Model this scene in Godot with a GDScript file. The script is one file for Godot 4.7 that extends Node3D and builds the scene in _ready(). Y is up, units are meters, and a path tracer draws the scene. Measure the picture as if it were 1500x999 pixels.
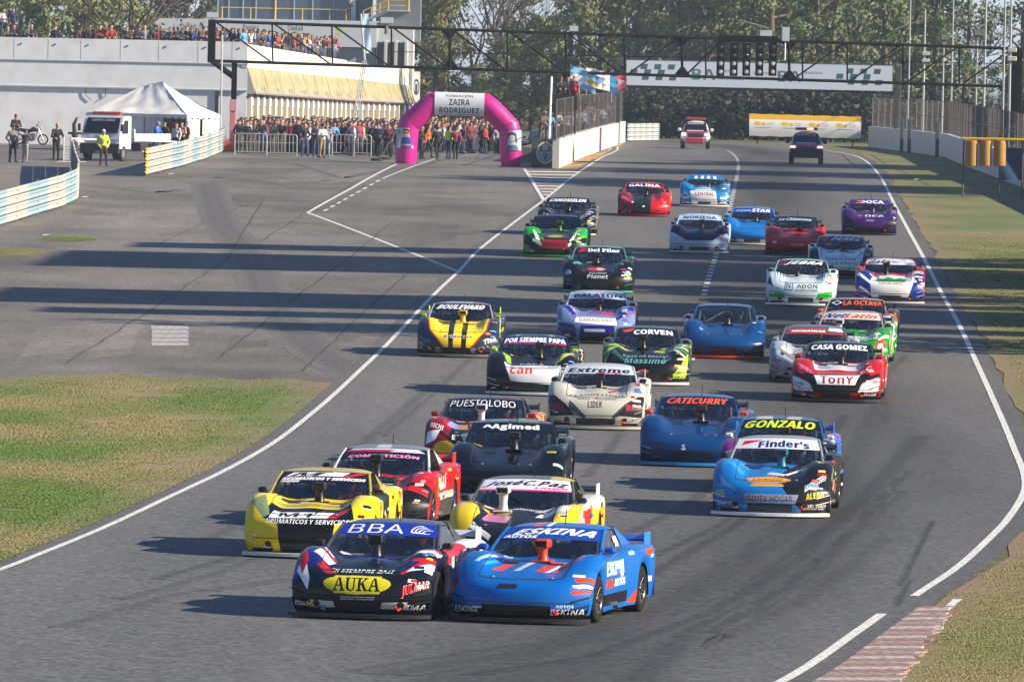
extends Node3D

# ---------------------------------------------------------------- survey: where things stand
# The place was measured from the stand above the first corner: f is the lens in picture widths, D_TAB
# the height of that stand over the road at each distance (the road climbs gently to the start line).
const FOC := 13340.0
const CAM_Y := 4.4
const PITCH := 1.672
const ROLL := 1.2
const D_TAB := [[0.0, 7.6], [125.0, 7.5], [160.0, 7.28], [200.0, 7.05], [230.0, 6.75], [260.0, 6.35], [300.0, 5.85], [340.0, 5.4], [380.0, 5.05], [430.0, 4.72], [500.0, 4.5], [600.0, 4.42], [800.0, 4.4], [9000.0, 4.4]]
var cam_basis := Basis()
var taken := {}
var rng := RandomNumberGenerator.new()
var mats := {}

func drop_at(d: float) -> float:
	var k := 0
	while k < D_TAB.size() - 2 and d > D_TAB[k + 1][0]:
		k += 1
	var p1: Array = D_TAB[k]
	var p2: Array = D_TAB[k + 1]
	var p0: Array = D_TAB[maxi(k - 1, 0)]
	var p3: Array = D_TAB[mini(k + 2, D_TAB.size() - 1)]
	var h: float = p2[0] - p1[0]
	var t: float = clampf((d - p1[0]) / h, 0.0, 1.0)
	var m1: float = (p2[1] - p0[1]) / maxf(p2[0] - p0[0], 1.0) * h
	var m2: float = (p3[1] - p1[1]) / maxf(p3[0] - p1[0], 1.0) * h
	var t2 := t * t
	var t3 := t2 * t
	return (2 * t3 - 3 * t2 + 1) * p1[1] + (t3 - 2 * t2 + t) * m1 + (-2 * t3 + 3 * t2) * p2[1] + (t3 - t2) * m2

func gy(z: float) -> float:
	return CAM_Y - drop_at(-z)

func slope(z: float) -> float:   # angle of the ground about x, so that a thing on it follows the grade
	return atan2(gy(z + 1.0) - gy(z - 1.0), 2.0)

func ray(px: float, py: float) -> Vector3:
	return cam_basis * Vector3((px - 750.0) / FOC, -(py - 499.5) / FOC, -1.0)

func at(px: float, py: float, d: float) -> Vector3:   # the point of a sight line that is d metres ahead
	var r := ray(px, py)
	return Vector3(0, CAM_Y, 0) + r * (d / -r.z)

func gp(px: float, py: float) -> Vector3:             # the point of a sight line that lies on the ground
	var lo := 60.0
	var hi := 4000.0
	for i in 50:
		var mid := (lo + hi) * 0.5
		var p := at(px, py, mid)
		if p.y > gy(p.z):
			lo = mid
		else:
			hi = mid
	var q := at(px, py, lo)
	q.y = gy(q.z)
	return q

func on_ground(x: float, z: float, up := 0.0) -> Vector3:
	return Vector3(x, gy(z) + up, z)

# ---------------------------------------------------------------- meshes
class MB:
	var v := PackedVector3Array()
	var n := PackedVector3Array()
	var u := PackedVector2Array()
	var c := PackedColorArray()
	var i := PackedInt32Array()
	var col := Color(1, 1, 1)
	var colored := false

	func vert(p: Vector3, nn: Vector3, uv := Vector2()) -> int:
		v.append(p); n.append(nn); u.append(uv); c.append(col)
		return v.size() - 1

	func tri(a: Vector3, b: Vector3, d: Vector3) -> void:      # counter-clockwise seen from outside
		var nn := (b - a).cross(d - a).normalized()
		var k := vert(a, nn); vert(b, nn); vert(d, nn)
		i.append_array([k, k + 2, k + 1])

	func quad(a: Vector3, b: Vector3, d: Vector3, e: Vector3, uvs := []) -> void:
		var nn := (d - a).cross(e - b).normalized()
		var has := uvs.size() == 4
		var k := vert(a, nn, uvs[0] if has else Vector2(0, 1))
		vert(b, nn, uvs[1] if has else Vector2(1, 1))
		vert(d, nn, uvs[2] if has else Vector2(1, 0))
		vert(e, nn, uvs[3] if has else Vector2(0, 0))
		i.append_array([k, k + 2, k + 1, k, k + 3, k + 2])

	func poly(pts: Array, up := Vector3.UP) -> void:           # flat convex fan
		var k := v.size()
		for p in pts:
			vert(p, up)
		for j in range(1, pts.size() - 1):
			var nn: Vector3 = (pts[j] - pts[0]).cross(pts[j + 1] - pts[0])
			if nn.dot(up) > 0:
				i.append_array([k, k + j + 1, k + j])
			else:
				i.append_array([k, k + j, k + j + 1])

	func grid(p: Array, uvs := [], flip := false) -> void:     # rows of points, smooth; outside is where (next column) x (next row) points
		var nr := p.size()
		var nc: int = p[0].size()
		var k := v.size()
		for a in nr:
			for b in nc:
				var d1: Vector3 = p[a][mini(b + 1, nc - 1)] - p[a][maxi(b - 1, 0)]
				var d2: Vector3 = p[mini(a + 1, nr - 1)][b] - p[maxi(a - 1, 0)][b]
				var nn := d1.cross(d2)
				nn = nn.normalized() if nn.length() > 1e-9 else Vector3.UP
				if flip:
					nn = -nn
				vert(p[a][b], nn, uvs[a][b] if uvs.size() else Vector2(float(b) / (nc - 1), 1.0 - float(a) / (nr - 1)))
		for a in nr - 1:
			for b in nc - 1:
				var q := k + a * nc + b
				if flip:
					i.append_array([q, q + 1, q + nc + 1, q, q + nc + 1, q + nc])
				else:
					i.append_array([q, q + nc + 1, q + 1, q, q + nc, q + nc + 1])

	func box(at: Vector3, size: Vector3, basis := Basis(), bevel := 0.0) -> void:
		var h := size * 0.5
		var bv := minf(bevel, minf(h.x, minf(h.y, h.z)) * 0.9)
		var q := func(x, y, z): return at + basis * Vector3(x, y, z)
		if bv <= 0.0:
			for f in 3:
				for s in [-1.0, 1.0]:
					var a := Vector3(); a[f] = s * h[f]
					var f1 := (f + 1) % 3
					var f2 := (f + 2) % 3
					var e1 := Vector3(); e1[f1] = h[f1]
					var e2 := Vector3(); e2[f2] = h[f2] * s
					quad(at + basis * (a - e1 - e2), at + basis * (a + e1 - e2), at + basis * (a + e1 + e2), at + basis * (a - e1 + e2))
			return
		var inn := h - Vector3.ONE * bv
		for f in 3:
			var f1 := (f + 1) % 3
			var f2 := (f + 2) % 3
			for s in [-1.0, 1.0]:
				var a := Vector3(); a[f] = s * h[f]
				var e1 := Vector3(); e1[f1] = inn[f1]
				var e2 := Vector3(); e2[f2] = inn[f2] * s
				quad(at + basis * (a - e1 - e2), at + basis * (a + e1 - e2), at + basis * (a + e1 + e2), at + basis * (a - e1 + e2))
				for s2 in [-1.0, 1.0]:          # the edge along f2 between faces f and f1
					var p1 := Vector3(); p1[f] = s * h[f]; p1[f1] = s2 * inn[f1]
					var p2 := Vector3(); p2[f] = s * inn[f]; p2[f1] = s2 * h[f1]
					var w := Vector3(); w[f2] = inn[f2] * s * s2
					quad(at + basis * (p1 - w), at + basis * (p2 - w), at + basis * (p2 + w), at + basis * (p1 + w))
		for sx in [-1.0, 1.0]:
			for sy in [-1.0, 1.0]:
				for sz in [-1.0, 1.0]:
					var a := at + basis * Vector3(sx * h.x, sy * inn.y, sz * inn.z)
					var b := at + basis * Vector3(sx * inn.x, sy * h.y, sz * inn.z)
					var d := at + basis * Vector3(sx * inn.x, sy * inn.y, sz * h.z)
					if sx * sy * sz > 0:
						tri(a, b, d)
					else:
						tri(a, d, b)

	func tube(pts: Array, r, seg := 8, caps := true) -> void:  # a round bar through points; r is one radius or one per point
		var rows := []
		var side := Vector3.UP
		for k in pts.size():
			var dir: Vector3 = (pts[mini(k + 1, pts.size() - 1)] - pts[maxi(k - 1, 0)]).normalized()
			if k == 0:
				side = Vector3.UP if absf(dir.y) < 0.9 else Vector3.RIGHT
			var a := dir.cross(side).normalized()
			side = a.cross(dir).normalized()
			var rr: float = r[k] if r is Array else r
			var row := []
			for j in seg + 1:
				var t := TAU * j / seg
				row.append(pts[k] + (a * cos(t) + side * sin(t)) * rr)
			rows.append(row)
		grid(rows, [], true)
		if caps:
			for e in [0, pts.size() - 1]:
				var cdir: Vector3 = (pts[1] - pts[0]).normalized() * -1.0 if e == 0 else (pts[-1] - pts[-2]).normalized()
				poly(rows[e].slice(0, seg), cdir)

	func lathe(prof: Array, axis: Basis, at: Vector3, seg := 20, fl := false) -> void: # prof: (radius, height) from low to high along axis.y
		var rows := []
		for p in prof:
			var row := []
			for j in seg + 1:
				var t := TAU * j / seg
				row.append(at + axis * Vector3(cos(t) * p.x, p.y, -sin(t) * p.x))
			rows.append(row)
		grid(rows, [], fl)

	func extrude(pts: Array, depth: Vector3) -> void:          # a flat outline (any simple polygon in a plane) given thickness
		var o: Vector3 = pts[0]
		var nn := depth.normalized()
		var ex: Vector3 = (pts[1] - pts[0]).normalized()
		ex = (ex - nn * ex.dot(nn)).normalized()
		var ey := nn.cross(ex)
		var flat := PackedVector2Array()
		for p in pts:
			flat.append(Vector2((p - o).dot(ex), (p - o).dot(ey)))
		var t := Geometry2D.triangulate_polygon(flat)
		for k in range(0, t.size(), 3):
			var a: Vector3 = pts[t[k]]
			var b: Vector3 = pts[t[k + 1]]
			var d: Vector3 = pts[t[k + 2]]
			if (b - a).cross(d - a).dot(nn) < 0:
				var e := b; b = d; d = e
			tri(a + depth, b + depth, d + depth)
			tri(a, d, b)
		var ccw := not Geometry2D.is_polygon_clockwise(flat)
		for k in pts.size():
			var a: Vector3 = pts[k]
			var b: Vector3 = pts[(k + 1) % pts.size()]
			if ccw:
				quad(a, b, b + depth, a + depth)
			else:
				quad(b, a, a + depth, b + depth)

	func arrays() -> Array:
		var r := []
		r.resize(Mesh.ARRAY_MAX)
		r[Mesh.ARRAY_VERTEX] = v
		r[Mesh.ARRAY_NORMAL] = n
		r[Mesh.ARRAY_TEX_UV] = u
		if colored:
			r[Mesh.ARRAY_COLOR] = c
		r[Mesh.ARRAY_INDEX] = i
		return r

	func mesh(into: ArrayMesh = null) -> ArrayMesh:
		var m := into if into else ArrayMesh.new()
		m.add_surface_from_arrays(Mesh.PRIMITIVE_TRIANGLES, arrays())
		return m

# ---------------------------------------------------------------- things, parts, materials
func numbered(s: String) -> String:
	if not taken.has(s):
		taken[s] = 0
		return s
	taken[s] += 1
	return "%s_%03d" % [s, taken[s]]

func tag(o: Node3D, label: String, category: String, group := "") -> Node3D:
	o.set_meta("label", label)
	o.set_meta("category", category)
	if group:
		o.set_meta("group", group)
	return o

func thing(called: String, label: String, category: String, p := Vector3.ZERO, turn := 0.0, group := "") -> Node3D:
	var o := Node3D.new()
	o.name = numbered(called)
	add_child(o)
	o.position = p
	o.rotation.y = turn
	tag(o, label, category, group)
	return o

func put(called: String, m: Mesh, mat: Material, parent: Node3D = null) -> MeshInstance3D:
	var o := MeshInstance3D.new()
	o.mesh = m
	if mat:
		o.material_override = mat
	if parent:
		o.name = called
		parent.add_child(o, true)
	else:
		o.name = numbered(called)
		add_child(o)
	return o

func obj(called: String, b: MB, mat: Material, parent: Node3D = null) -> MeshInstance3D:
	return put(called, b.mesh(), mat, parent)

func struct(called: String, b: MB, mat: Material, label := "") -> MeshInstance3D:
	var o := put(called, b.mesh(), mat)
	o.set_meta("kind", "structure")
	if label:
		o.set_meta("label", label)
	return o

func lin(r: float, g: float, b: float) -> Color:   # a real-world base colour (linear) as the sRGB that a material wants
	return Color(r, g, b).linear_to_srgb()

func mat(c: Color, rough := 0.6, metal := 0.0, key := "") -> StandardMaterial3D:
	var k := "%s|%.2f|%.2f|%s" % [c.to_html(), rough, metal, key]
	if mats.has(k):
		return mats[k]
	var m := StandardMaterial3D.new()
	m.albedo_color = c
	m.roughness = rough
	m.metallic = metal
	mats[k] = m
	return m

func hx(s: String) -> Color:
	return Color.html(s)

func noise_tex(seed_: int, freq: float, ramp: Array, size := 512, oct := 5, kind := FastNoiseLite.TYPE_SIMPLEX_SMOOTH) -> NoiseTexture2D:
	var nt := NoiseTexture2D.new()
	nt.width = size
	nt.height = size
	nt.seamless = true
	nt.generate_mipmaps = false
	var fn := FastNoiseLite.new()
	fn.seed = seed_
	fn.noise_type = kind
	fn.frequency = freq
	fn.fractal_octaves = oct
	nt.noise = fn
	var g := Gradient.new()
	var offs := PackedFloat32Array()
	var cols := PackedColorArray()
	for r in ramp:
		offs.append(r[0])
		cols.append(r[1])
	g.offsets = offs
	g.colors = cols
	nt.color_ramp = g
	return nt

func textured(tex: Texture2D, scale: float, rough := 0.9, vcol := false) -> StandardMaterial3D:  # world-space texture, one repeat every scale metres
	var m := StandardMaterial3D.new()
	m.albedo_texture = tex
	m.roughness = rough
	m.uv1_triplanar = true
	m.uv1_world_triplanar = true
	m.uv1_scale = Vector3.ONE / scale
	m.vertex_color_use_as_albedo = vcol
	return m

# ---------------------------------------------------------------- flat print: lettering and livery drawn into small pictures
var glyph_cache := {}

func text_tris(s: String, font_name: String, weight: int) -> PackedVector2Array:   # triangles in a box 0..1, y up
	var key := s + "|" + font_name + str(weight)
	if glyph_cache.has(key):
		return glyph_cache[key]
	var sf := SystemFont.new()
	sf.font_names = PackedStringArray([font_name])
	sf.font_weight = weight
	var tm := TextMesh.new()
	tm.font = sf
	tm.font_size = 48
	tm.pixel_size = 0.02
	tm.depth = 0.0
	tm.curve_step = 3.0
	tm.text = s
	var out := PackedVector2Array()
	if tm.get_surface_count() > 0:
		var ar := tm.surface_get_arrays(0)
		var vs: PackedVector3Array = ar[Mesh.ARRAY_VERTEX]
		var ix: PackedInt32Array = ar[Mesh.ARRAY_INDEX]
		var lo := Vector2(1e9, 1e9)
		var hi := Vector2(-1e9, -1e9)
		for p in vs:
			lo = lo.min(Vector2(p.x, p.y))
			hi = hi.max(Vector2(p.x, p.y))
		var sz := (hi - lo).max(Vector2(1e-6, 1e-6))
		if ix.size():
			for k in ix:
				out.append((Vector2(vs[k].x, vs[k].y) - lo) / sz)
		else:
			for p in vs:
				out.append((Vector2(p.x, p.y) - lo) / sz)
	glyph_cache[key] = out
	return out

class Paint:
	var im: Image
	var host: Node3D
	var rects := {}
	func _init(h: Node3D, w: int, hh: int, base: Color) -> void:
		host = h
		im = Image.create(w, hh, false, Image.FORMAT_RGB8)
		im.fill(base)
		rects[""] = [Rect2(0, 0, w, hh), Vector2(0, 0), Vector2(1, 1)]
	func region(nm: String, r: Rect2, lo: Vector2, hi: Vector2) -> void:   # lo..hi: its own coordinates, y up
		rects[nm] = [r, lo, hi]
	func px(nm: String, p: Vector2) -> Vector2:
		var q: Array = rects[nm]
		var r: Rect2 = q[0]
		var t: Vector2 = (p - q[1]) / (q[2] - q[1])
		return Vector2(r.position.x + t.x * r.size.x, r.position.y + (1.0 - t.y) * r.size.y)
	func uv(nm: String, p: Vector2) -> Vector2:
		return px(nm, p) / Vector2(im.get_width(), im.get_height())
	func fill(nm: String, c: Color) -> void:
		im.fill_rect(Rect2i(rects[nm][0]), c)
	func _tri(a: Vector2, b: Vector2, d: Vector2, c: Color, clip: Rect2) -> void:
		var y0 := maxi(int(ceil(minf(a.y, minf(b.y, d.y)) - 0.5)), int(clip.position.y))
		var y1 := mini(int(floor(maxf(a.y, maxf(b.y, d.y)) - 0.5)), int(clip.end.y) - 1)
		for y in range(y0, y1 + 1):
			var yc := y + 0.5
			var lo := 1e9
			var hi := -1e9
			for e in [[a, b], [b, d], [d, a]]:
				var p: Vector2 = e[0]
				var q: Vector2 = e[1]
				if (p.y <= yc and q.y > yc) or (q.y <= yc and p.y > yc):
					var x := p.x + (q.x - p.x) * (yc - p.y) / (q.y - p.y)
					lo = minf(lo, x)
					hi = maxf(hi, x)
			var x0 := maxi(int(ceil(lo - 0.5)), int(clip.position.x))
			var x1 := mini(int(floor(hi - 0.5)), int(clip.end.x) - 1)
			if x1 >= x0:
				im.fill_rect(Rect2i(x0, y, x1 - x0 + 1, 1), c)
	func poly(nm: String, pts: Array, c: Color, mirror := false) -> void:
		var f := PackedVector2Array()
		for k in range(0, pts.size(), 2):
			f.append(Vector2(pts[k], pts[k + 1]))
		var t := Geometry2D.triangulate_polygon(f)
		for s in ([1.0, -1.0] if mirror else [1.0]):
			for k in range(0, t.size(), 3):
				_tri(px(nm, f[t[k]] * Vector2(s, 1)), px(nm, f[t[k + 1]] * Vector2(s, 1)), px(nm, f[t[k + 2]] * Vector2(s, 1)), c, rects[nm][0])
	func rect(nm: String, x0: float, y0: float, x1: float, y1: float, c: Color) -> void:
		poly(nm, [x0, y0, x1, y0, x1, y1, x0, y1], c)
	func ell(nm: String, cx: float, cy: float, rx: float, ry: float, c: Color, mirror := false) -> void:
		var pts := []
		for k in 24:
			pts.append(cx + cos(TAU * k / 24) * rx)
			pts.append(cy + sin(TAU * k / 24) * ry)
		poly(nm, pts, c, mirror)
	func text(nm: String, s: String, cx: float, cy: float, w: float, h: float, c: Color, o := {}) -> void:
		var t: PackedVector2Array = host.text_tris(s, o.get("font", "Droid Sans"), o.get("weight", 700))
		var shear: float = o.get("shear", 0.0)
		var rot: float = o.get("rot", 0.0)
		var arc: float = o.get("arc", 0.0)
		var flip: bool = o.get("flip", false)
		var f := PackedVector2Array()
		for p in t:
			var q := Vector2((p.x - 0.5) * w + shear * (p.y - 0.5) * h, (p.y - 0.5) * h - arc * (p.x - 0.5) * (p.x - 0.5) * 4.0)
			if flip:
				q.x = -q.x
			q = q.rotated(rot)
			f.append(px(nm, Vector2(cx, cy) + q))
		var fat: float = o.get("bold", 2.2 if nm == "B" and o.get("weight", 700) == 700 else 0.0)
		for sx in ([Vector2.ZERO] if fat == 0.0 else [Vector2(-fat, 0), Vector2(fat, 0), Vector2(0, -fat * 0.4), Vector2(0, fat * 0.4)]):
			for k in range(0, f.size(), 3):
				_tri(f[k] + sx, f[k + 1] + sx, f[k + 2] + sx, c, rects[nm][0])
	func tex() -> ImageTexture:
		return ImageTexture.create_from_image(im)

# ---------------------------------------------------------------- the scene
var sun_dir := Vector3()

func _ready() -> void:
	rng.seed = 20240609
	cam_basis = Basis(Vector3.RIGHT, -deg_to_rad(PITCH)) * Basis(Vector3.BACK, deg_to_rad(ROLL))
	var cam := Camera3D.new()
	cam.name = "camera"
	cam.fov = rad_to_deg(2.0 * atan(499.5 / FOC))
	cam.near = 5.0
	cam.far = 6000.0
	cam.transform = Transform3D(cam_basis, Vector3(0, CAM_Y, 0))
	add_child(cam)
	cam.current = true
	var env := Environment.new()
	env.background_mode = Environment.BG_SKY
	var sky := Sky.new()
	var sm := ProceduralSkyMaterial.new()
	sm.sky_top_color = Color(0.20, 0.35, 0.55)
	sm.sky_horizon_color = Color(0.72, 0.76, 0.79)
	sm.sky_curve = 0.16
	sm.ground_bottom_color = Color(0.22, 0.21, 0.19)
	sm.ground_horizon_color = Color(0.52, 0.56, 0.60)
	sm.sky_energy_multiplier = 0.88
	sky.sky_material = sm
	env.sky = sky
	env.tonemap_mode = Environment.TONE_MAPPER_LINEAR
	env.tonemap_exposure = 2.08
	env.sdfgi_enabled = true
	env.ssao_enabled = true
	env.ssil_enabled = true
	env.fog_enabled = true
	env.fog_density = 0.00012
	env.fog_light_color = Color(0.74, 0.80, 0.88)
	var we := WorldEnvironment.new()
	we.name = "world_environment"
	we.environment = env
	add_child(we)
	var sun := DirectionalLight3D.new()
	sun.name = "sun"
	var el := deg_to_rad(27.0)
	var az := deg_to_rad(12.0)
	sun_dir = Vector3(-cos(el) * cos(az), -sin(el), -cos(el) * sin(az))
	sun.transform = Transform3D(Basis.looking_at(sun_dir, Vector3.UP), Vector3(60, 60, 0))
	sun.light_energy = 1.6
	sun.light_angular_distance = 0.5
	sun.light_color = Color(1.0, 0.945, 0.86)
	sun.shadow_enabled = true
	add_child(sun)
	build_ground()
	build_structures()
	build_trees()
	build_cars()
	build_trackside()
	build_people()

# ---------------------------------------------------------------- ground, road and markings
var left_edge := []     # (distance, x) along the white lines
var right_edge := []
var asphalt_mat: StandardMaterial3D
var road_noise := FastNoiseLite.new()

func edge_of(pixels: Array) -> Array:
	var out := []
	for p in pixels:
		var g := gp(p[0], p[1])
		out.append([-g.z, g.x])
	out.sort_custom(func(a, b): return a[0] < b[0])
	return out

func along(e: Array, d: float) -> float:
	if d <= e[0][0]:
		var s0: float = (e[1][1] - e[0][1]) / (e[1][0] - e[0][0])
		return e[0][1] + s0 * (d - e[0][0])
	for k in e.size() - 1:
		if d <= e[k + 1][0]:
			var p0: Array = e[maxi(k - 1, 0)]
			var p1: Array = e[k]
			var p2: Array = e[k + 1]
			var p3: Array = e[mini(k + 2, e.size() - 1)]
			var h: float = p2[0] - p1[0]
			var t: float = (d - p1[0]) / h
			var m1: float = (p2[1] - p0[1]) / (p2[0] - p0[0]) * h
			var m2: float = (p3[1] - p1[1]) / (p3[0] - p1[0]) * h
			return (2 * t * t * t - 3 * t * t + 1) * p1[1] + (t * t * t - 2 * t * t + t) * m1 + (-2 * t * t * t + 3 * t * t) * p2[1] + (t * t * t - t * t) * m2
	return e[-1][1]

func steps(d0: float, d1: float, each: float) -> Array:
	var out := []
	var n := maxi(1, int(ceil((d1 - d0) / each)))
	for k in n + 1:
		out.append(d0 + (d1 - d0) * k / n)
	return out

func sheet(b: MB, ds: Array, xl: Callable, xr: Callable, cols: int, lift: float, tint = null) -> void:
	for a in ds.size() - 1:
		pass
	var k := b.v.size()
	for d in ds:
		var x0: float = xl.call(d)
		var x1: float = xr.call(d)
		for j in cols + 1:
			var x := lerpf(x0, x1, float(j) / cols)
			b.col = tint.call(x, d) if tint != null else Color(1, 1, 1)
			b.vert(on_ground(x, -d, lift), Vector3(0, 1, -tan(slope(-d))).normalized() if absf(slope(-d)) > 0.0 else Vector3.UP)
	for a in ds.size() - 1:
		for j in cols:
			var q := k + a * (cols + 1) + j
			b.i.append_array([q, q + cols + 1, q + 1, q + 1, q + cols + 1, q + cols + 2])

func ribbon(b: MB, pts: Array, width: float, lift: float, tones := [], tint = null) -> void:  # a strip on the ground through ground points; tones across its width
	var n := tones.size() if tones.size() else 2
	var path := []
	for k in pts.size() - 1:
		var a: Vector3 = pts[k]
		var c: Vector3 = pts[k + 1]
		var m := maxi(1, int(ceil(a.distance_to(c) / 6.0)))
		for j in m:
			path.append(a.lerp(c, float(j) / m))
	path.append(pts[-1])
	var base := b.v.size()
	for k in path.size():
		var dir: Vector3 = path[mini(k + 1, path.size() - 1)] - path[maxi(k - 1, 0)]
		dir.y = 0
		dir = dir.normalized()
		var side := Vector3(-dir.z, 0, dir.x)
		for j in n:
			var p: Vector3 = path[k] + side * width * (float(j) / (n - 1) - 0.5)
			b.col = tones[j] if tones.size() else Color(1, 1, 1)
			if tint != null:     # darkens the surface it lies on
				var under: Color = tint.call(p.x, -p.z)
				b.col = Color(under.r * tones[j].r, under.g * tones[j].g, under.b * tones[j].b)
			b.vert(on_ground(p.x, p.z, lift), Vector3.UP)
	for k in path.size() - 1:
		for j in n - 1:
			var q := base + k * n + j
			var p0 := b.v[q]
			var p1 := b.v[q + 1]
			var p2 := b.v[q + n]
			if (p1 - p0).cross(p2 - p0).y > 0:
				b.i.append_array([q, q + n, q + 1, q + 1, q + n, q + n + 1])
			else:
				b.i.append_array([q, q + 1, q + n, q + 1, q + n + 1, q + n])

func gpts(px: Array) -> Array:
	var out := []
	for p in px:
		out.append(gp(p[0], p[1]))
	return out

func flat_patch(b: MB, px: Array, lift: float) -> void:
	var pts := []
	for p in px:
		var g := gp(p[0], p[1])
		pts.append(g + Vector3.UP * lift)
	b.poly(pts)

func build_ground() -> void:
	road_noise.seed = 7
	road_noise.frequency = 0.05
	road_noise.fractal_octaves = 4
	left_edge = edge_of([[870, 209], [905, 217], [880, 232], [845, 255], [800, 291], [755, 325], [700, 368], [672, 398], [640, 428], [600, 470], [560, 512], [520, 550], [490, 578], [450, 612], [400, 650], [330, 690], [250, 728], [150, 775], [60, 812], [0, 836], [-160, 890]])
	right_edge = edge_of([[1060, 209], [1130, 213], [1190, 218], [1239, 225], [1262, 232], [1285, 252], [1310, 298], [1330, 335], [1352, 375], [1380, 430], [1405, 475], [1435, 540], [1462, 600], [1485, 655], [1503, 712], [1480, 758], [1440, 800], [1400, 835], [1340, 875], [1270, 925], [1200, 975], [1160, 999], [1040, 1060]])
	var grain := noise_tex(3, 0.09, [[0.0, Color(0.58, 0.58, 0.59)], [0.3, Color(0.74, 0.74, 0.74)], [0.55, Color(0.87, 0.87, 0.86)], [0.72, Color(0.97, 0.97, 0.95)], [0.8, Color(1, 1, 1)], [1.0, Color(1, 1, 1)]], 1024, 5, FastNoiseLite.TYPE_VALUE)
	asphalt_mat = textured(grain, 7.0, 0.78, true)
	asphalt_mat.metallic_specular = 0.35
	# the land, to the horizon
	var land := MB.new()
	land.colored = true
	var ds := [40.0]
	ds.append_array(steps(60, 640, 10))
	ds.append_array([700.0, 800.0, 1000.0, 1500.0, 2500.0, 4500.0])
	sheet(land, ds, func(_d): return -900.0, func(_d): return 900.0, 24, 0.0, func(_x, _d): return Color(0.10, 0.105, 0.045))
	var soil := textured(noise_tex(11, 0.02, [[0.0, Color(0.6, 0.6, 0.55)], [0.5, Color(0.85, 0.85, 0.8)], [1.0, Color(1, 1, 1)]], 512), 11.0, 1.0, true)
	struct("ground", land, soil)
	# paddock and pit lane asphalt
	var pad := MB.new()
	pad.colored = true
	sheet(pad, steps(150, 700, 3), func(_d): return -75.0, func(d): return along(left_edge, d) + 0.5, 110, 0.008, paddock_tone)
	struct("paddock_asphalt", pad, asphalt_mat)
	# race track
	var road := MB.new()
	road.colored = true
	sheet(road, steps(80, 640, 1.5), func(d): return along(left_edge, d) - 0.35, func(d): return along(right_edge, d) + 0.4, 56, 0.014, road_tone)
	struct("race_track", road, asphalt_mat)
	# rubber marks
	var skid := MB.new()
	skid.colored = true
	var tone := func(k: float) -> Array: return [Color(1, 1, 1), Color(k, k, k), Color(k * 1.1, k * 1.1, k * 1.1), Color(1, 1, 1)]
	for m in [[[[880, 870], [960, 840], [1080, 770], [1180, 690], [1240, 610]], 0.3, 0.55], [[[900, 900], [1000, 862], [1120, 790], [1220, 705], [1275, 620]], 0.28, 0.6], [[[960, 815], [1060, 770], [1150, 700], [1200, 640]], 0.25, 0.6], [[[1040, 930], [1150, 862], [1250, 780], [1330, 690]], 0.3, 0.6], [[[230, 850], [400, 800], [560, 745], [700, 660]], 0.25, 0.62], [[[690, 990], [860, 965], [1040, 900], [1190, 810]], 0.3, 0.6], [[[560, 640], [620, 590], [680, 535], [740, 470]], 0.22, 0.65], [[[860, 700], [900, 650], [925, 610]], 0.22, 0.62], [[[1240, 540], [1290, 470], [1310, 420]], 0.22, 0.65], [[[930, 780], [1010, 740], [1100, 660]], 0.3, 0.62], [[[935, 999], [1010, 930], [1120, 850], [1260, 740], [1350, 640]], 0.5, 0.62], [[[1010, 960], [1100, 905], [1200, 830], [1320, 720]], 0.35, 0.66], [[[560, 990], [760, 960], [960, 900], [1130, 800], [1240, 690], [1290, 600]], 0.7, 0.7],
			[[[180, 880], [330, 838], [420, 800], [560, 720]], 0.3, 0.7], [[[90, 920], [260, 872], [420, 850]], 0.35, 0.72], [[[310, 790], [420, 730], [520, 660], [640, 560]], 0.3, 0.68], [[[1320, 860], [1350, 800], [1368, 765]], 0.12, 0.5], [[[1315, 890], [1333, 852]], 0.12, 0.5],
			[[[520, 985], [700, 955], [900, 935], [1040, 880]], 0.3, 0.7], [[[1300, 620], [1290, 560], [1330, 520]], 0.25, 0.66], [[[1255, 640], [1290, 590], [1300, 540]], 0.3, 0.7], [[[760, 975], [1000, 960], [1180, 880], [1300, 790]], 0.4, 0.75]]:
		ribbon(skid, gpts(m[0]), m[1] * 1.2, 0.018, tone.call(m[2]), road_tone)
	struct("tyre_marks", skid, asphalt_mat)
	var trail := MB.new()
	trail.colored = true
	ribbon(trail, gpts([[303, 268], [312, 296], [322, 325], [352, 362], [375, 395], [395, 440], [425, 480], [470, 520], [520, 545]]), 1.5, 0.012, [Color(0.19, 0.18, 0.17), Color(0.172, 0.163, 0.155), Color(0.14, 0.133, 0.128), Color(0.152, 0.145, 0.139), Color(0.132, 0.126, 0.122), Color(0.17, 0.161, 0.153), Color(0.19, 0.18, 0.17)])
	for m in [[[[430, 240], [500, 262], [560, 250]], 0.5], [[[360, 240], [440, 232], [520, 238]], 0.4], [[[150, 275], [220, 283], [265, 278]], 0.7], [[[390, 270], [455, 268], [490, 264]], 0.5], [[[200, 250], [300, 262], [345, 258]], 0.4]]:
		ribbon(trail, gpts(m[0]), m[1], 0.012, [Color(0.19, 0.18, 0.17), Color(0.13, 0.125, 0.12), Color(0.11, 0.106, 0.103), Color(0.15, 0.145, 0.14), Color(0.19, 0.18, 0.17)])
	struct("old_tyre_trail", trail, asphalt_mat)
	var patch_b := MB.new()      # repaired areas of a slightly different mix
	patch_b.colored = true
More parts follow.
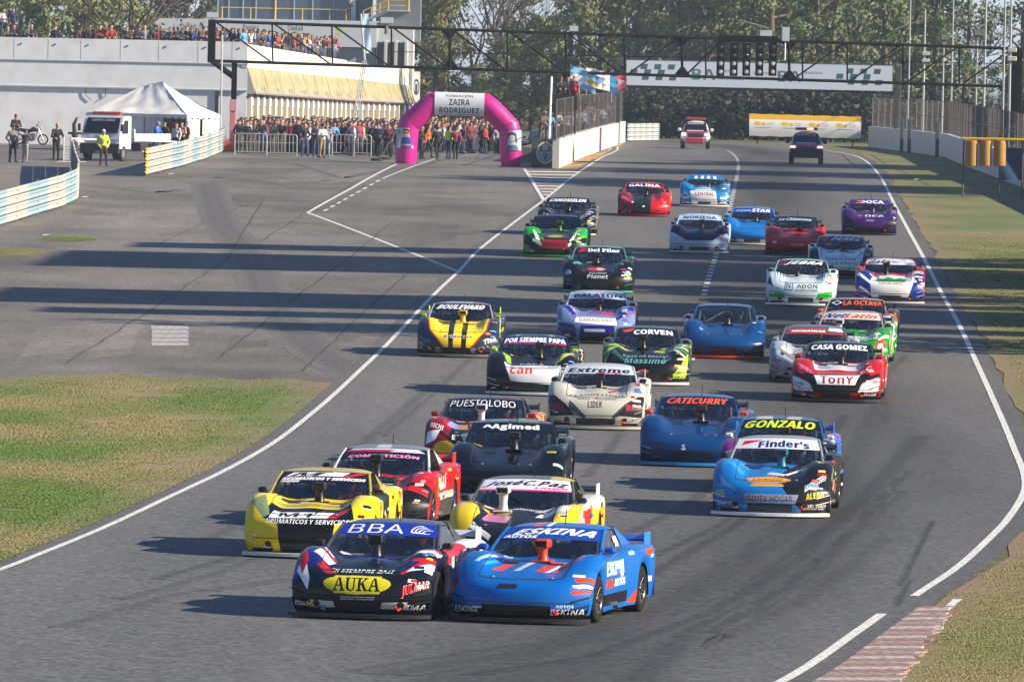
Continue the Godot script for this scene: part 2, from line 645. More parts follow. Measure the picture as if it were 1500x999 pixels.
	for q in [[[[60, 470], [210, 462], [190, 520], [20, 535]], 1.12], [[[360, 455], [560, 450], [520, 500], [330, 512]], 0.86], [[[150, 300], [330, 305], [300, 335], [100, 335]], 1.1], [[[560, 330], [690, 330], [640, 366], [520, 356]], 0.9], [[[430, 250], [560, 246], [520, 266], [400, 272]], 1.12]]:
		var tn: float = q[1]
		var qa: Array = gpts(q[0])
		for r in 6:
			for c in 10:
				var cs := []
				for o in [[0, 0], [1, 0], [1, 1], [0, 1]]:
					var u: float = (c + o[0]) / 10.0
					var v: float = (r + o[1]) / 6.0
					var gq: Vector3 = qa[0].lerp(qa[1], u).lerp(qa[3].lerp(qa[2], u), v)
					cs.append(on_ground(gq.x, gq.z, 0.0112))
				var ct := paddock_tone(cs[0].x, -cs[0].z) * tn
				patch_b.col = Color(ct.r, ct.g, ct.b)
				patch_b.poly(cs)
	struct("asphalt_patches", patch_b, asphalt_mat)
	# tar seams between the strips of asphalt
	var seam := MB.new()
	for m in [[[93, 533], [207, 463], [333, 380], [390, 287]], [[323, 523], [410, 453], [500, 387], [580, 322]], [[233, 357], [310, 322], [393, 287]], [[380, 355], [470, 298], [530, 262]], [[440, 545], [520, 470], [600, 398]]]:
		var pts := []
		var gpt := gpts(m)
		for k in gpt.size() - 1:
			for j in 12:
				var q: Vector3 = gpt[k].lerp(gpt[k + 1], j / 12.0)
				pts.append(q + Vector3(road_noise.get_noise_2d(q.x * 30, q.z * 12), 0, 0) * 0.09)
		ribbon(seam, pts, 0.045, 0.016)
	var cross := gpts([[160, 556], [300, 557], [470, 565]])
	ribbon(seam, cross, 0.22, 0.016)
	struct("tar_seams", seam, mat(lin(0.03, 0.03, 0.03), 0.9))
	# painted lines
	var worn := textured(noise_tex(5, 0.03, [[0.0, Color(0.42, 0.42, 0.42)], [0.4, Color(0.74, 0.74, 0.72)], [0.6, Color(0.84, 0.84, 0.82)], [1.0, Color(0.9, 0.9, 0.88)]], 512), 1.7, 0.7)
	var ll := MB.new()
	var pts := []
	for d in steps(100, 575, 3):
		pts.append(on_ground(along(left_edge, d), -d))
	ribbon(ll, pts, 0.115, 0.022)
	struct("white_edge_line", ll, worn)
	var rl := MB.new()
	pts = []
	for d in steps(-gp(1341, 875).z, 590, 2):
		pts.append(on_ground(along(right_edge, d), -d))
	ribbon(rl, pts, 0.13, 0.022)
	pts = []
	for d in steps(98, -gp(1333, 902).z, 1.5):
		pts.append(on_ground(along(right_edge, d) - 0.1, -d))
	ribbon(rl, pts, 0.15, 0.022)
	ribbon(rl, gpts([[1335, 902], [1378, 902], [1404, 880]]), 0.13, 0.026)
	struct("white_edge_line", rl, worn)
	var dash := MB.new()
	var mid := edge_of([[1040, 213], [1062, 219], [1078, 230], [1082, 245], [1078, 268], [1068, 312], [1048, 378], [1030, 440], [1005, 570], [985, 660]])
	var d := 215.0
	while d < 570:
		if d > 262 or (d > 219 and d < 224):
			ribbon(dash, [on_ground(along(mid, d), -d), on_ground(along(mid, d + 1.4), -d - 1.4)], 0.17, 0.022)
		d += 3.1
	struct("dashed_centre_line", dash, worn)
	var pit := MB.new()
	ribbon(pit, gpts([[580, 241], [515, 276], [450, 312]]), 0.14, 0.016)
	ribbon(pit, gpts([[450, 312], [560, 354], [675, 400]]), 0.14, 0.016)
	ribbon(pit, gpts([[640, 232], [560, 262]]), 0.1, 0.016)
	ribbon(pit, gpts([[590, 243], [680, 244], [770, 247]]), 0.12, 0.016)
	struct("pit_lane_lines", pit, worn)
	var pd := MB.new()
	for k in 9:
		var t := k / 9.0
		ribbon(pd, [gp(lerpf(556, 470, t), lerpf(264, 312, t)), gp(lerpf(556, 470, t + 0.06), lerpf(264, 312, t + 0.06))], 0.12, 0.016)
	struct("dashed_pit_line", pd, worn)
	var box := MB.new()
	for r in 5:
		var y0 := 478.0 + r * 6.0
		flat_patch(box, [[220 + r % 2, y0], [275 - r % 2, y0], [276, y0 + 5.2], [221 + r % 3, y0 + 5.4]], 0.016)
	struct("faded_paint_patch", box, textured(noise_tex(8, 0.04, [[0.0, Color(0.42, 0.41, 0.41)], [0.5, Color(0.62, 0.61, 0.6)], [1.0, Color(0.75, 0.75, 0.74)]], 256), 2.0, 0.8))
	# the striped wedge where the pit wall begins, and the ochre strip along the wall
	var wedge := MB.new()
	ribbon(wedge, gpts([[768, 248], [785, 275], [797, 295]]), 0.16, 0.026)
	for k in 9:
		var t := k / 9.0
		var y := 251.0 + 38.0 * t
		flat_patch(wedge, [[771 + 27 * t, y], [848 - 46 * t, y + 0.7], [848 - 46 * t, y + 2.2], [772 + 27 * t, y + 1.5]], 0.02)
	struct("white_wedge_stripes", wedge, worn)
	var wred := MB.new()
	for k in 8:
		var t := (k + 0.5) / 9.0
		var y := 251.2 + 38.0 * t
		flat_patch(wred, [[772 + 27 * t, y], [847 - 46 * t, y + 0.7], [847 - 46 * t, y + 2.0], [773 + 27 * t, y + 1.4]], 0.02)
	struct("red_wedge_stripes", wred, mat(lin(0.22, 0.12, 0.11), 0.9))
	var ochre := MB.new()
	flat_patch(ochre, [[812, 249], [846, 248], [880, 230], [850, 232]], 0.024)
	flat_patch(ochre, [[850, 232], [880, 230], [914, 211], [903, 209]], 0.024)
	struct("ochre_verge_strip", ochre, textured(noise_tex(21, 0.03, [[0.0, lin(0.2, 0.11, 0.03)], [0.5, lin(0.33, 0.2, 0.06)], [1.0, lin(0.42, 0.3, 0.13)]], 256), 3.0, 1.0))
	build_kerb()
	build_grass()

func paddock_tone(x: float, d: float) -> Color:
	var n := road_noise.get_noise_2d(x * 1.2, d * 0.6)
	var n2 := road_noise.get_noise_2d(x * 6.0 + 300, d * 3.0)
	var k := 1.0 + 0.4 * n + 0.42 * n2
	var base := Color(0.195, 0.18, 0.166)
	var strip := sin(x * 0.9 + d * 0.02) * 0.05
	k += strip
	# dusty ground beside the guard rail on the left
	var dust := smoothstep(-17.5, -22.5, x + n * 5.0) * smoothstep(270, 300, d) * (1.0 - smoothstep(400, 440, d))
	var c := Color(base.r * k, base.g * k, base.b * k)
	return c.lerp(Color(0.27, 0.24, 0.19) * k, dust * 0.7)

func road_tone(x: float, d: float) -> Color:
	var l := along(left_edge, d)
	var r := along(right_edge, d)
	var u := (x - l) / maxf(r - l, 1.0)
	var n := road_noise.get_noise_2d(x * 2.0, d * 0.35)
	var n2 := road_noise.get_noise_2d(x * 9.0 + 100, d * 1.5)
	var k := 1.0 + 0.16 * n + 0.1 * n2
	var line := exp(-pow((u - lerpf(0.62, 0.77, smoothstep(260, 170, d))) / 0.16, 2.0))
	k *= 1.0 - 0.66 * line * (0.7 + 0.5 * road_noise.get_noise_2d(x * 5.0, d * 0.2 + 50))
	k *= 1.0 + 0.12 * smoothstep(0.2, 0.0, u)
	if u < 0.0 or u > 1.0:
		k *= 0.85
	var cool := smoothstep(230.0, 140.0, d)
	return Color(lerpf(0.170, 0.150, cool) * k, lerpf(0.164, 0.153, cool) * k, lerpf(0.158, 0.158, cool) * k)

func build_kerb() -> void:
	var root := Node3D.new()
	root.name = numbered("kerb")
	add_child(root)
	root.set_meta("kind", "structure")
	root.set_meta("label", "worn red and white striped kerb along the inside of the bend")
	var a := gp(1338, 890)
	var e := gp(1150, 1015)
	var n := 34
	var tones := [lin(0.40, 0.235, 0.225), lin(0.58, 0.56, 0.55), lin(0.43, 0.36, 0.30)]
	for k in n:
		var t0 := float(k) / n
		var t1 := float(k + 0.94) / n
		var b := MB.new()
		var x := func(t: float) -> Vector3:
			var p := a.lerp(e, t)
			p.x = along(right_edge, -p.z) + 0.28
			p.y = gy(p.z)
			return p
		var w := 0.5 + 0.6 * t0
		var p0: Vector3 = x.call(t0)
		var p1: Vector3 = x.call(t1)
		var q0 := p0 + Vector3(w + rng.randf_range(-0.08, 0.08), 0, -0.1)
		var q1 := p1 + Vector3(w + rng.randf_range(-0.08, 0.08), 0, -0.1)
		var up := Vector3.UP * rng.randf_range(0.034, 0.042)
		b.quad(p1 + up * 0.6, q1 + up, q0 + up, p0 + up * 0.6)
		b.quad(p1, q1, q1 + up, p1 + up * 0.6)
		b.quad(q1, q0, q0 + up, q1 + up)
		b.quad(p0, p1, p1 + up * 0.6, p0 + up * 0.6)
		b.quad(q0, p0, p0 + up * 0.6, q0 + up)
		var m := textured(worn_tex(), 1.1, 0.85)
		m.albedo_color = tones[[0, 1, 0, 2][k % 4]]
		obj("kerb_block", b, mats_once("kerb%d" % ([0, 1, 0, 2][k % 4]), m), root)

var worn_t: NoiseTexture2D
func worn_tex() -> NoiseTexture2D:
	if worn_t == null:
		worn_t = noise_tex(17, 0.025, [[0.0, Color(0.5, 0.48, 0.46)], [0.5, Color(0.82, 0.81, 0.8)], [1.0, Color(1, 1, 1)]], 256)
	return worn_t

func mats_once(k: String, m: StandardMaterial3D) -> StandardMaterial3D:
	if not mats.has(k):
		mats[k] = m
	return mats[k]

func grass_tone(x: float, d: float) -> Color:
	var a := road_noise.get_noise_2d(x * 3.0 + 900, d * 1.1)
	var b := road_noise.get_noise_2d(x * 7.0, d * 2.2 + 400)
	var g := clampf(0.66 + a * 1.6 + b * 0.35, 0.0, 1.0)
	return Color(0.36, 0.31, 0.14).lerp(Color(0.165, 0.25, 0.045), g)

func build_grass() -> void:
	var soil := textured(noise_tex(12, 0.06, [[0.0, Color(0.45, 0.42, 0.36)], [0.5, Color(0.8, 0.78, 0.7)], [1.0, Color(1, 1, 1)]], 512, 5), 2.3, 1.0, true)
	var top := func(x: float) -> float:     # far edge of the left-hand grass
		return 206.0 + road_noise.get_noise_2d(x * 9.0, 3.0) * 3.0 - smoothstep(-9.5, -13.0, x) * 7.0
	var areas := []
	var lb := MB.new()
	lb.colored = true
	var k := lb.v.size()
	var nr := 60
	var nc := 60
	for a in nr + 1:
		for c in nc + 1:
			var u := float(c) / nc
			var d := 100.0
			var x := 0.0
			for it in 3:
				x = lerpf(-60.0, along(left_edge, d) - 0.32, pow(u, 0.5))
				d = lerpf(100.0, top.call(x), float(a) / nr)
			lb.col = (grass_tone(x, d) * 0.95).lerp(Color(0.27, 0.22, 0.14), clampf(1.0 - (along(left_edge, d) - 0.32 - x + road_noise.get_noise_2d(d * 4.0, x * 6.0) * 0.9) / 0.9, 0.0, 1.0) * 0.8 + smoothstep(13.0, 0.0, top.call(x) - d + road_noise.get_noise_2d(x * 14.0, d) * 3.0) * 0.6)
			lb.vert(on_ground(x, -d, 0.02), Vector3.UP)
	for a in nr:
		for c in nc:
			var q := k + a * (nc + 1) + c
			lb.i.append_array([q, q + nc + 1, q + 1, q + 1, q + nc + 1, q + nc + 2])
	struct("grass_verge_soil", lb, soil)
	var rb := MB.new()
	rb.colored = true
	sheet(rb, steps(80, 640, 3), func(d): return along(right_edge, d) + 0.45 + 0.5 * smoothstep(122, 112, d) + road_noise.get_noise_2d(d * 7.0, 0) * 0.35, func(_d): return 60.0, 40, 0.012, func(x, d): return (grass_tone(x, d) * (0.8 if d > 160 else 0.95)).lerp(Color(0.30, 0.225, 0.14), clampf(1.5 - (x - along(right_edge, d) + road_noise.get_noise_2d(x * 8.0, d * 3.0)) / 1.1, 0.0, 1.0) * 0.8 + (0.4 if d < 150 else 0.0)))
	struct("grass_verge_soil", rb, soil)
	var small := MB.new()
	small.colored = true
	for e in [[16, 370, 52, 6], [100, 351, 46, 3.2]]:
		var pts := []
		for j in 18:
			var t := TAU * j / 18
			var rr := 0.8 + 0.8 * road_noise.get_noise_2d(cos(t) * 90 + e[0], sin(t) * 90)
			pts.append(gp(e[0] + cos(t) * e[2] * rr, e[1] + sin(t) * e[3] * rr) + Vector3.UP * 0.016)
		small.col = Color(0.21, 0.185, 0.105)
		small.poly(pts)
	struct("grass_patch_soil", small, soil)
	# blades: tufts, thicker and greener in places
	var tuft := MB.new()
	for j in 7:
		var t := TAU * j / 7 + j * 0.7
		var o := Vector3(cos(t), 0, sin(t)) * 0.035 * (0.4 + 0.2 * (j % 4))
		var dir := Vector3(cos(t), 0, sin(t))
		var side := Vector3(-dir.z, 0, dir.x) * 0.0055
		var mid := o + dir * 0.012 + Vector3.UP * 0.026
		var tip := o + dir * (0.03 + 0.02 * (j % 3)) + Vector3.UP * (0.035 + 0.012 * (j % 3))
		tuft.quad(o - side, o + side, mid + side, mid - side)
		tuft.tri(mid - side, mid + side, tip)
	var tm := tuft.mesh()
	var gm := mat(Color(1, 1, 1), 0.9, 0.0, "grass")
	gm.vertex_color_use_as_albedo = true
	gm.backlight_enabled = true
	gm.backlight = Color(0.3, 0.32, 0.12)
	var spots := []
	var r := RandomNumberGenerator.new()
	r.seed = 99
	var tries := 150000
	for j in tries:
		var d := lerpf(118, 228, pow(r.randf(), 1.25))
		var half := 0.0575 * d
		var x := r.randf_range(-half - 0.5, along(left_edge, d) - 0.3)
		if x < -half - 0.5 or d > top.call(x) - 0.1:
			continue
		if along(left_edge, d) - 0.3 < -half - 0.5:
			continue
		var thin := road_noise.get_noise_2d(x * 5.0 + 40, d * 3.0)
		if thin < -0.4 or (along(left_edge, d) - x < 1.2 and r.randf() < 0.75) or (d > top.call(x) - 5.0 and r.randf() < 0.7):
			continue
		spots.append([x, d])
	for j in 60000:
		var d := lerpf(108, 165, r.randf())
		var half := 0.0575 * d
		var e0 := along(right_edge, d) + 0.6 + 0.8 * smoothstep(124.0, 114.0, d) + road_noise.get_noise_2d(d * 9.0, 5.0) * 0.5
		if e0 > half + 0.5:
			continue
		var x := r.randf_range(e0, half + 2.0)
		if x - e0 > 6.0 or road_noise.get_noise_2d(x * 7.0 + 40, d * 4.0) < -0.45 or (x - e0 < 0.5 and r.randf() < 0.7):
			continue
		spots.append([x, d])
	for j in 50000:
		var d := lerpf(165, 330, pow(r.randf(), 1.3))
		var half := 0.0575 * d
		var e0 := along(right_edge, d) + 0.8
		if e0 > half + 0.5:
			continue
		var x := r.randf_range(e0, half + 2.0)
		if road_noise.get_noise_2d(x * 7.0 + 40, d * 4.0) < -0.25 or (x - e0 < 1.0 and r.randf() < 0.6):
			continue
		spots.append([x, d])
	for e in [[16, 370, 56, 7, 2600], [100, 351, 50, 4, 900]]:
		for j in int(e[4]):
			var t := r.randf() * TAU
			var q := sqrt(r.randf()) * r.randf_range(0.7, 1.0)
			var g := gp(e[0] + cos(t) * e[2] * q, e[1] + sin(t) * e[3] * q)
			spots.append([g.x, -g.z])
	var mm := MultiMesh.new()
	mm.transform_format = MultiMesh.TRANSFORM_3D
	mm.use_colors = true
	mm.mesh = tm
	mm.instance_count = spots.size()
	for j in spots.size():
		var x: float = spots[j][0]
		var d: float = spots[j][1]
		var s := r.randf_range(0.25, 0.62)
		if x > 0.0 and d < 165.0:
			s *= 0.72
		mm.set_instance_transform(j, Transform3D(Basis(Vector3.UP, r.randf() * TAU).scaled(Vector3(s * 2.4, s, s * 2.4)), on_ground(x, -d, 0.012)))
		var c := grass_tone(x, d) * r.randf_range(0.85, 1.15)
		if x > 0.0 and d < 150.0:
			c = c.lerp(Color(0.36, 0.28, 0.15), 0.45)
		mm.set_instance_color(j, Color(c.r, c.g, c.b))
	var mi := MultiMeshInstance3D.new()
	mi.name = "grass"
	mi.multimesh = mm
	mi.material_override = gm
	add_child(mi)
	mi.set_meta("kind", "stuff")
	tag(mi, "short dry green and yellow grass on the verges beside the track", "grass")

# ---------------------------------------------------------------- buildings, gantry, walls, fences
func slab(b: MB, a: Vector3, e: Vector3, y0: float, y1: float, thick: float, y0e := -999.0, y1e := -999.0) -> void:
	# an upright slab from a to e (plan), its near face on that line; heights may differ at the two ends
	var dir := Vector3(e.x - a.x, 0, e.z - a.z).normalized()
	var back := Vector3(dir.z, 0, -dir.x) * thick
	var h0 := y0 if y0e < -900 else y0e
	var h1 := y1 if y1e < -900 else y1e
	var p := [Vector3(a.x, y0, a.z), Vector3(e.x, h0, e.z), Vector3(e.x, h1, e.z), Vector3(a.x, y1, a.z)]
	b.quad(p[0], p[1], p[2], p[3])
	b.quad(p[1] + back, p[0] + back, p[3] + back, p[2] + back)
	b.quad(p[3], p[2], p[2] + back, p[3] + back)
	b.quad(p[0] + back, p[1] + back, p[1], p[0])
	b.quad(p[0] + back, p[0], p[3], p[3] + back)
	b.quad(p[1], p[1] + back, p[2] + back, p[2])

func plaster(c: Color, key: String) -> StandardMaterial3D:
	var m := textured(noise_tex(31, 0.012, [[0.0, Color(0.9, 0.9, 0.89)], [0.4, Color(0.96, 0.96, 0.955)], [1.0, Color(1, 1, 1)]], 512, 6), 9.0, 0.85)
	m.albedo_color = c
	return mats_once(key, m)

func sign_mat(p: Paint, rough := 0.6) -> StandardMaterial3D:
	var m := StandardMaterial3D.new()
	m.albedo_texture = p.tex()
	m.roughness = rough
	return m

func bars(root: Node3D, called: String, pts: Array, r, m: Material, seg := 6) -> void:
	var b := MB.new()
	b.tube(pts, r, seg)
	obj(called, b, m, root)

func build_structures() -> void:
	build_pit_building()
	build_tower()
	build_gantry()
	build_pit_wall()
	build_right_side()
	build_far_signs()

func build_pit_building() -> void:
	var white := plaster(lin(0.80, 0.82, 0.85), "plaster_white")
	var root := thing("pit_building", "long white pit building with a crowded roof terrace and beige awning", "building")
	var d := 516.0
	var l := at(-90, 55, d)
	var r := at(362.5, 63, d)
	var g := gy(-d)
	var b := MB.new()
	var y_a := at(180, 90.5, d).y
	var y_b := at(180, 128.0, d).y
	var y_t := 5.96
	slab(b, l, r, y_a + 0.03, y_t, 0.35)
	obj("parapet", b, white, root)
	b = MB.new()
	slab(b, l + Vector3(0, 0, -0.04), r + Vector3(0, 0, -0.04), y_b, y_a, 0.5)
	obj("upper_wall", b, white, root)
	b = MB.new()
	slab(b, l + Vector3(0, 0, -0.1), r + Vector3(0, 0, -0.1), g, y_b - 0.03, 0.4)
	obj("lower_wall", b, white, root)
	b = MB.new()
	slab(b, l + Vector3(0, 0, 0.03), r + Vector3(0.03, 0, 0.03), y_b - 0.07, y_b, 0.5)
	slab(b, l + Vector3(0, 0, 0.02), r + Vector3(0.02, 0, 0.02), y_a - 0.02, y_a + 0.03, 0.3)
	obj("ledge", b, mat(lin(0.4, 0.41, 0.43), 0.9), root)
	for x in [20, 70, 118, 176, 232, 290, 340]:      # joints, drain pipes and small vents on the wall
		var j := at(x, 60, d)
		b = MB.new()
		b.box(Vector3(j.x, (y_a + y_t) * 0.5, j.z + 0.001), Vector3(0.03, y_t - y_a - 0.1, 0.01))
		obj("joint", b, mat(lin(0.42, 0.43, 0.45), 0.9), root)
		b = MB.new()
		b.box(Vector3(j.x + 0.4, y_t - 0.35, j.z + 0.02), Vector3(0.09, 0.09, 0.05), Basis(), 0.01)
		obj("drain_spout", b, mat(lin(0.12, 0.12, 0.12), 0.8), root)
	for q in [[125, 128, 133, 147], [154, 129, 145, 147]]:
		var j := at(q[0], q[1], d)
		var e := at(q[2], q[3], d)
		bars(root, "cable", [j + Vector3(0, 0, -0.02), Vector3(j.x, lerpf(j.y, e.y, 0.6), j.z - 0.04), e + Vector3(0, 0, -0.04)], 0.022, mat(lin(0.05, 0.05, 0.05), 0.8), 5)
	b = MB.new()      # roof deck
	var p1 := at(508, 90, 630)
	var p2 := at(601, 104, 744)
	var deck := 4.95
	b.quad(Vector3(l.x, deck, l.z - 0.3), Vector3(r.x, deck, r.z - 0.3), Vector3(p1.x, deck, p1.z), Vector3(l.x, deck, p1.z))
	b.quad(Vector3(l.x, deck - 0.05, p1.z), Vector3(p1.x, deck - 0.05, p1.z), Vector3(p2.x, deck - 0.05, p2.z), Vector3(l.x, deck - 0.05, p2.z))
	obj("roof_deck", b, mat(lin(0.3, 0.3, 0.3), 0.9), root)
	# the long side along the pit lane, in full sun
	var cream := plaster(lin(0.74, 0.71, 0.62), "plaster_cream")
	var top0 := at(363, 64.5, d).y
	var top1 := at(508, 88.5, 630).y
	var top2 := at(601, 101, 744).y
	var mid0 := at(363, 98.6, d).y
	var mid1 := at(508, 114.7, 630).y
	var mid2 := at(601, 125.5, 744).y
	var low0 := at(363, 135, d).y
	var low1 := at(508, 145.5, 630).y
	var low2 := at(601, 150, 744).y
	b = MB.new()
	slab(b, r + Vector3(0.002, 0, 0), p1, mid0, top0, 0.3, mid1, top1)
	obj("terrace_parapet", b, cream, root)
	b = MB.new()
	slab(b, p1 + Vector3(0.06, 0, 0), p2, mid1, top1 - 0.1, 0.3, mid2, top2)
	obj("terrace_parapet", b, cream, root)
	var beige := textured(noise_tex(33, 0.02, [[0.0, Color(0.62, 0.58, 0.48)], [0.5, Color(0.88, 0.86, 0.8)], [1.0, Color(1, 1, 1)]], 256), 5.0, 0.7)
	beige.albedo_color = lin(0.44, 0.42, 0.27)
	var pinkish := mat(lin(0.42, 0.33, 0.28), 0.8)
	for sec in 2:
		var a: Vector3 = r if sec == 0 else p1
		var e: Vector3 = p1 if sec == 0 else p2
		var m0: float = mid0 if sec == 0 else mid1
		var m1: float = mid1 if sec == 0 else mid2
		var l0: float = low0 if sec == 0 else low1
		var l1: float = low1 if sec == 0 else low2
		var n := 8 if sec == 0 else 5
		for k in n:
			var t0 := (k + 0.012) / n
			var t1 := (k + 0.985) / n
			var c := MB.new()
			var q0 := a.lerp(e, t0)
			var q1 := a.lerp(e, t1)
			var y00 := lerpf(m0, m1, t0)
			var y01 := lerpf(m0, m1, t1)
			var z00 := lerpf(l0, l1, t0)
			var z01 := lerpf(l0, l1, t1)
			var nf := 14
			for f in nf:      # corrugated sheet
				var u0 := float(f) / nf
				var u1 := float(f + 1) / nf
				var w0 := Vector3(0.05 if f % 2 else 0.0, 0, 0)
				var w1 := Vector3(0.0 if f % 2 else 0.05, 0, 0)
				var c0 := q0.lerp(q1, u0)
				var c1 := q0.lerp(q1, u1)
				c.quad(Vector3(c0.x + 0.45, lerpf(z00, z01, u0), c0.z) + w0, Vector3(c1.x + 0.45, lerpf(z00, z01, u1), c1.z) + w1, Vector3(c1.x + 0.02, lerpf(y00, y01, u1) - 0.01, c1.z) + w1, Vector3(c0.x + 0.02, lerpf(y00, y01, u0) - 0.01, c0.z) + w0)
			var pn := obj("awning_panel", c, beige, root)
			c = MB.new()
			for f in 6:       # row of painted pennants along the lower edge
				var u0 := (f + 0.1) / 6.0
				var u1 := (f + 0.9) / 6.0
				var um := (u0 + u1) * 0.5
				var yb := lerpf(z00, z01, um)
				var c0 := q0.lerp(q1, u0)
				var c1 := q0.lerp(q1, u1)
				var cm := q0.lerp(q1, um)
				c.tri(Vector3(c0.x + 0.51, yb, c0.z), Vector3(c1.x + 0.51, yb, c1.z), Vector3(cm.x + 0.37, yb + 0.42, cm.z))
			obj("pennant_print", c, pinkish, pn)
		b = MB.new()
		slab(b, a + Vector3(0.5, 0, 0), e + Vector3(0.5, 0, 0), l0 - 0.1, l0, 0.08, l1 - 0.1, l1)
		obj("awning_edge", b, mat(lin(0.2, 0.17, 0.14), 0.8), root)
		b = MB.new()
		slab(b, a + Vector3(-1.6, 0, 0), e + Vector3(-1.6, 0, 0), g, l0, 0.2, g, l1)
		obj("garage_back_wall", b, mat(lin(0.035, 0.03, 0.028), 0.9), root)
		var nc := 19 if sec == 0 else 12
		for k in nc:
			var t := (k + 0.3) / nc
			var q := a.lerp(e, t)
			var hh := lerpf(l0, l1, t) - 0.1
			var c := MB.new()
			c.box(Vector3(q.x + 0.05, (g + hh) * 0.5, q.z), Vector3(0.3, hh - g, 1.25), Basis(), 0.02)
			obj("pillar", c, mat(lin(0.68, 0.66, 0.6), 0.7), root)
			c = MB.new()
			var q2 := a.lerp(e, t + 0.42 / nc)
			c.box(Vector3(q2.x + 0.06, (g + hh - 0.75) * 0.5, q2.z), Vector3(0.1, hh - g - 0.75, 1.1), Basis(), 0.01)
			obj("garage_door_leaf", c, mat(lin(0.62, 0.42, 0.03), 0.6), root)
			c = MB.new()
			c.box(Vector3(q2.x + 0.08, hh - 0.36, q2.z), Vector3(0.06, 0.62, 1.9), Basis(), 0.01)
			obj("number_board", c, mat(lin(0.7, 0.69, 0.68), 0.6), root)

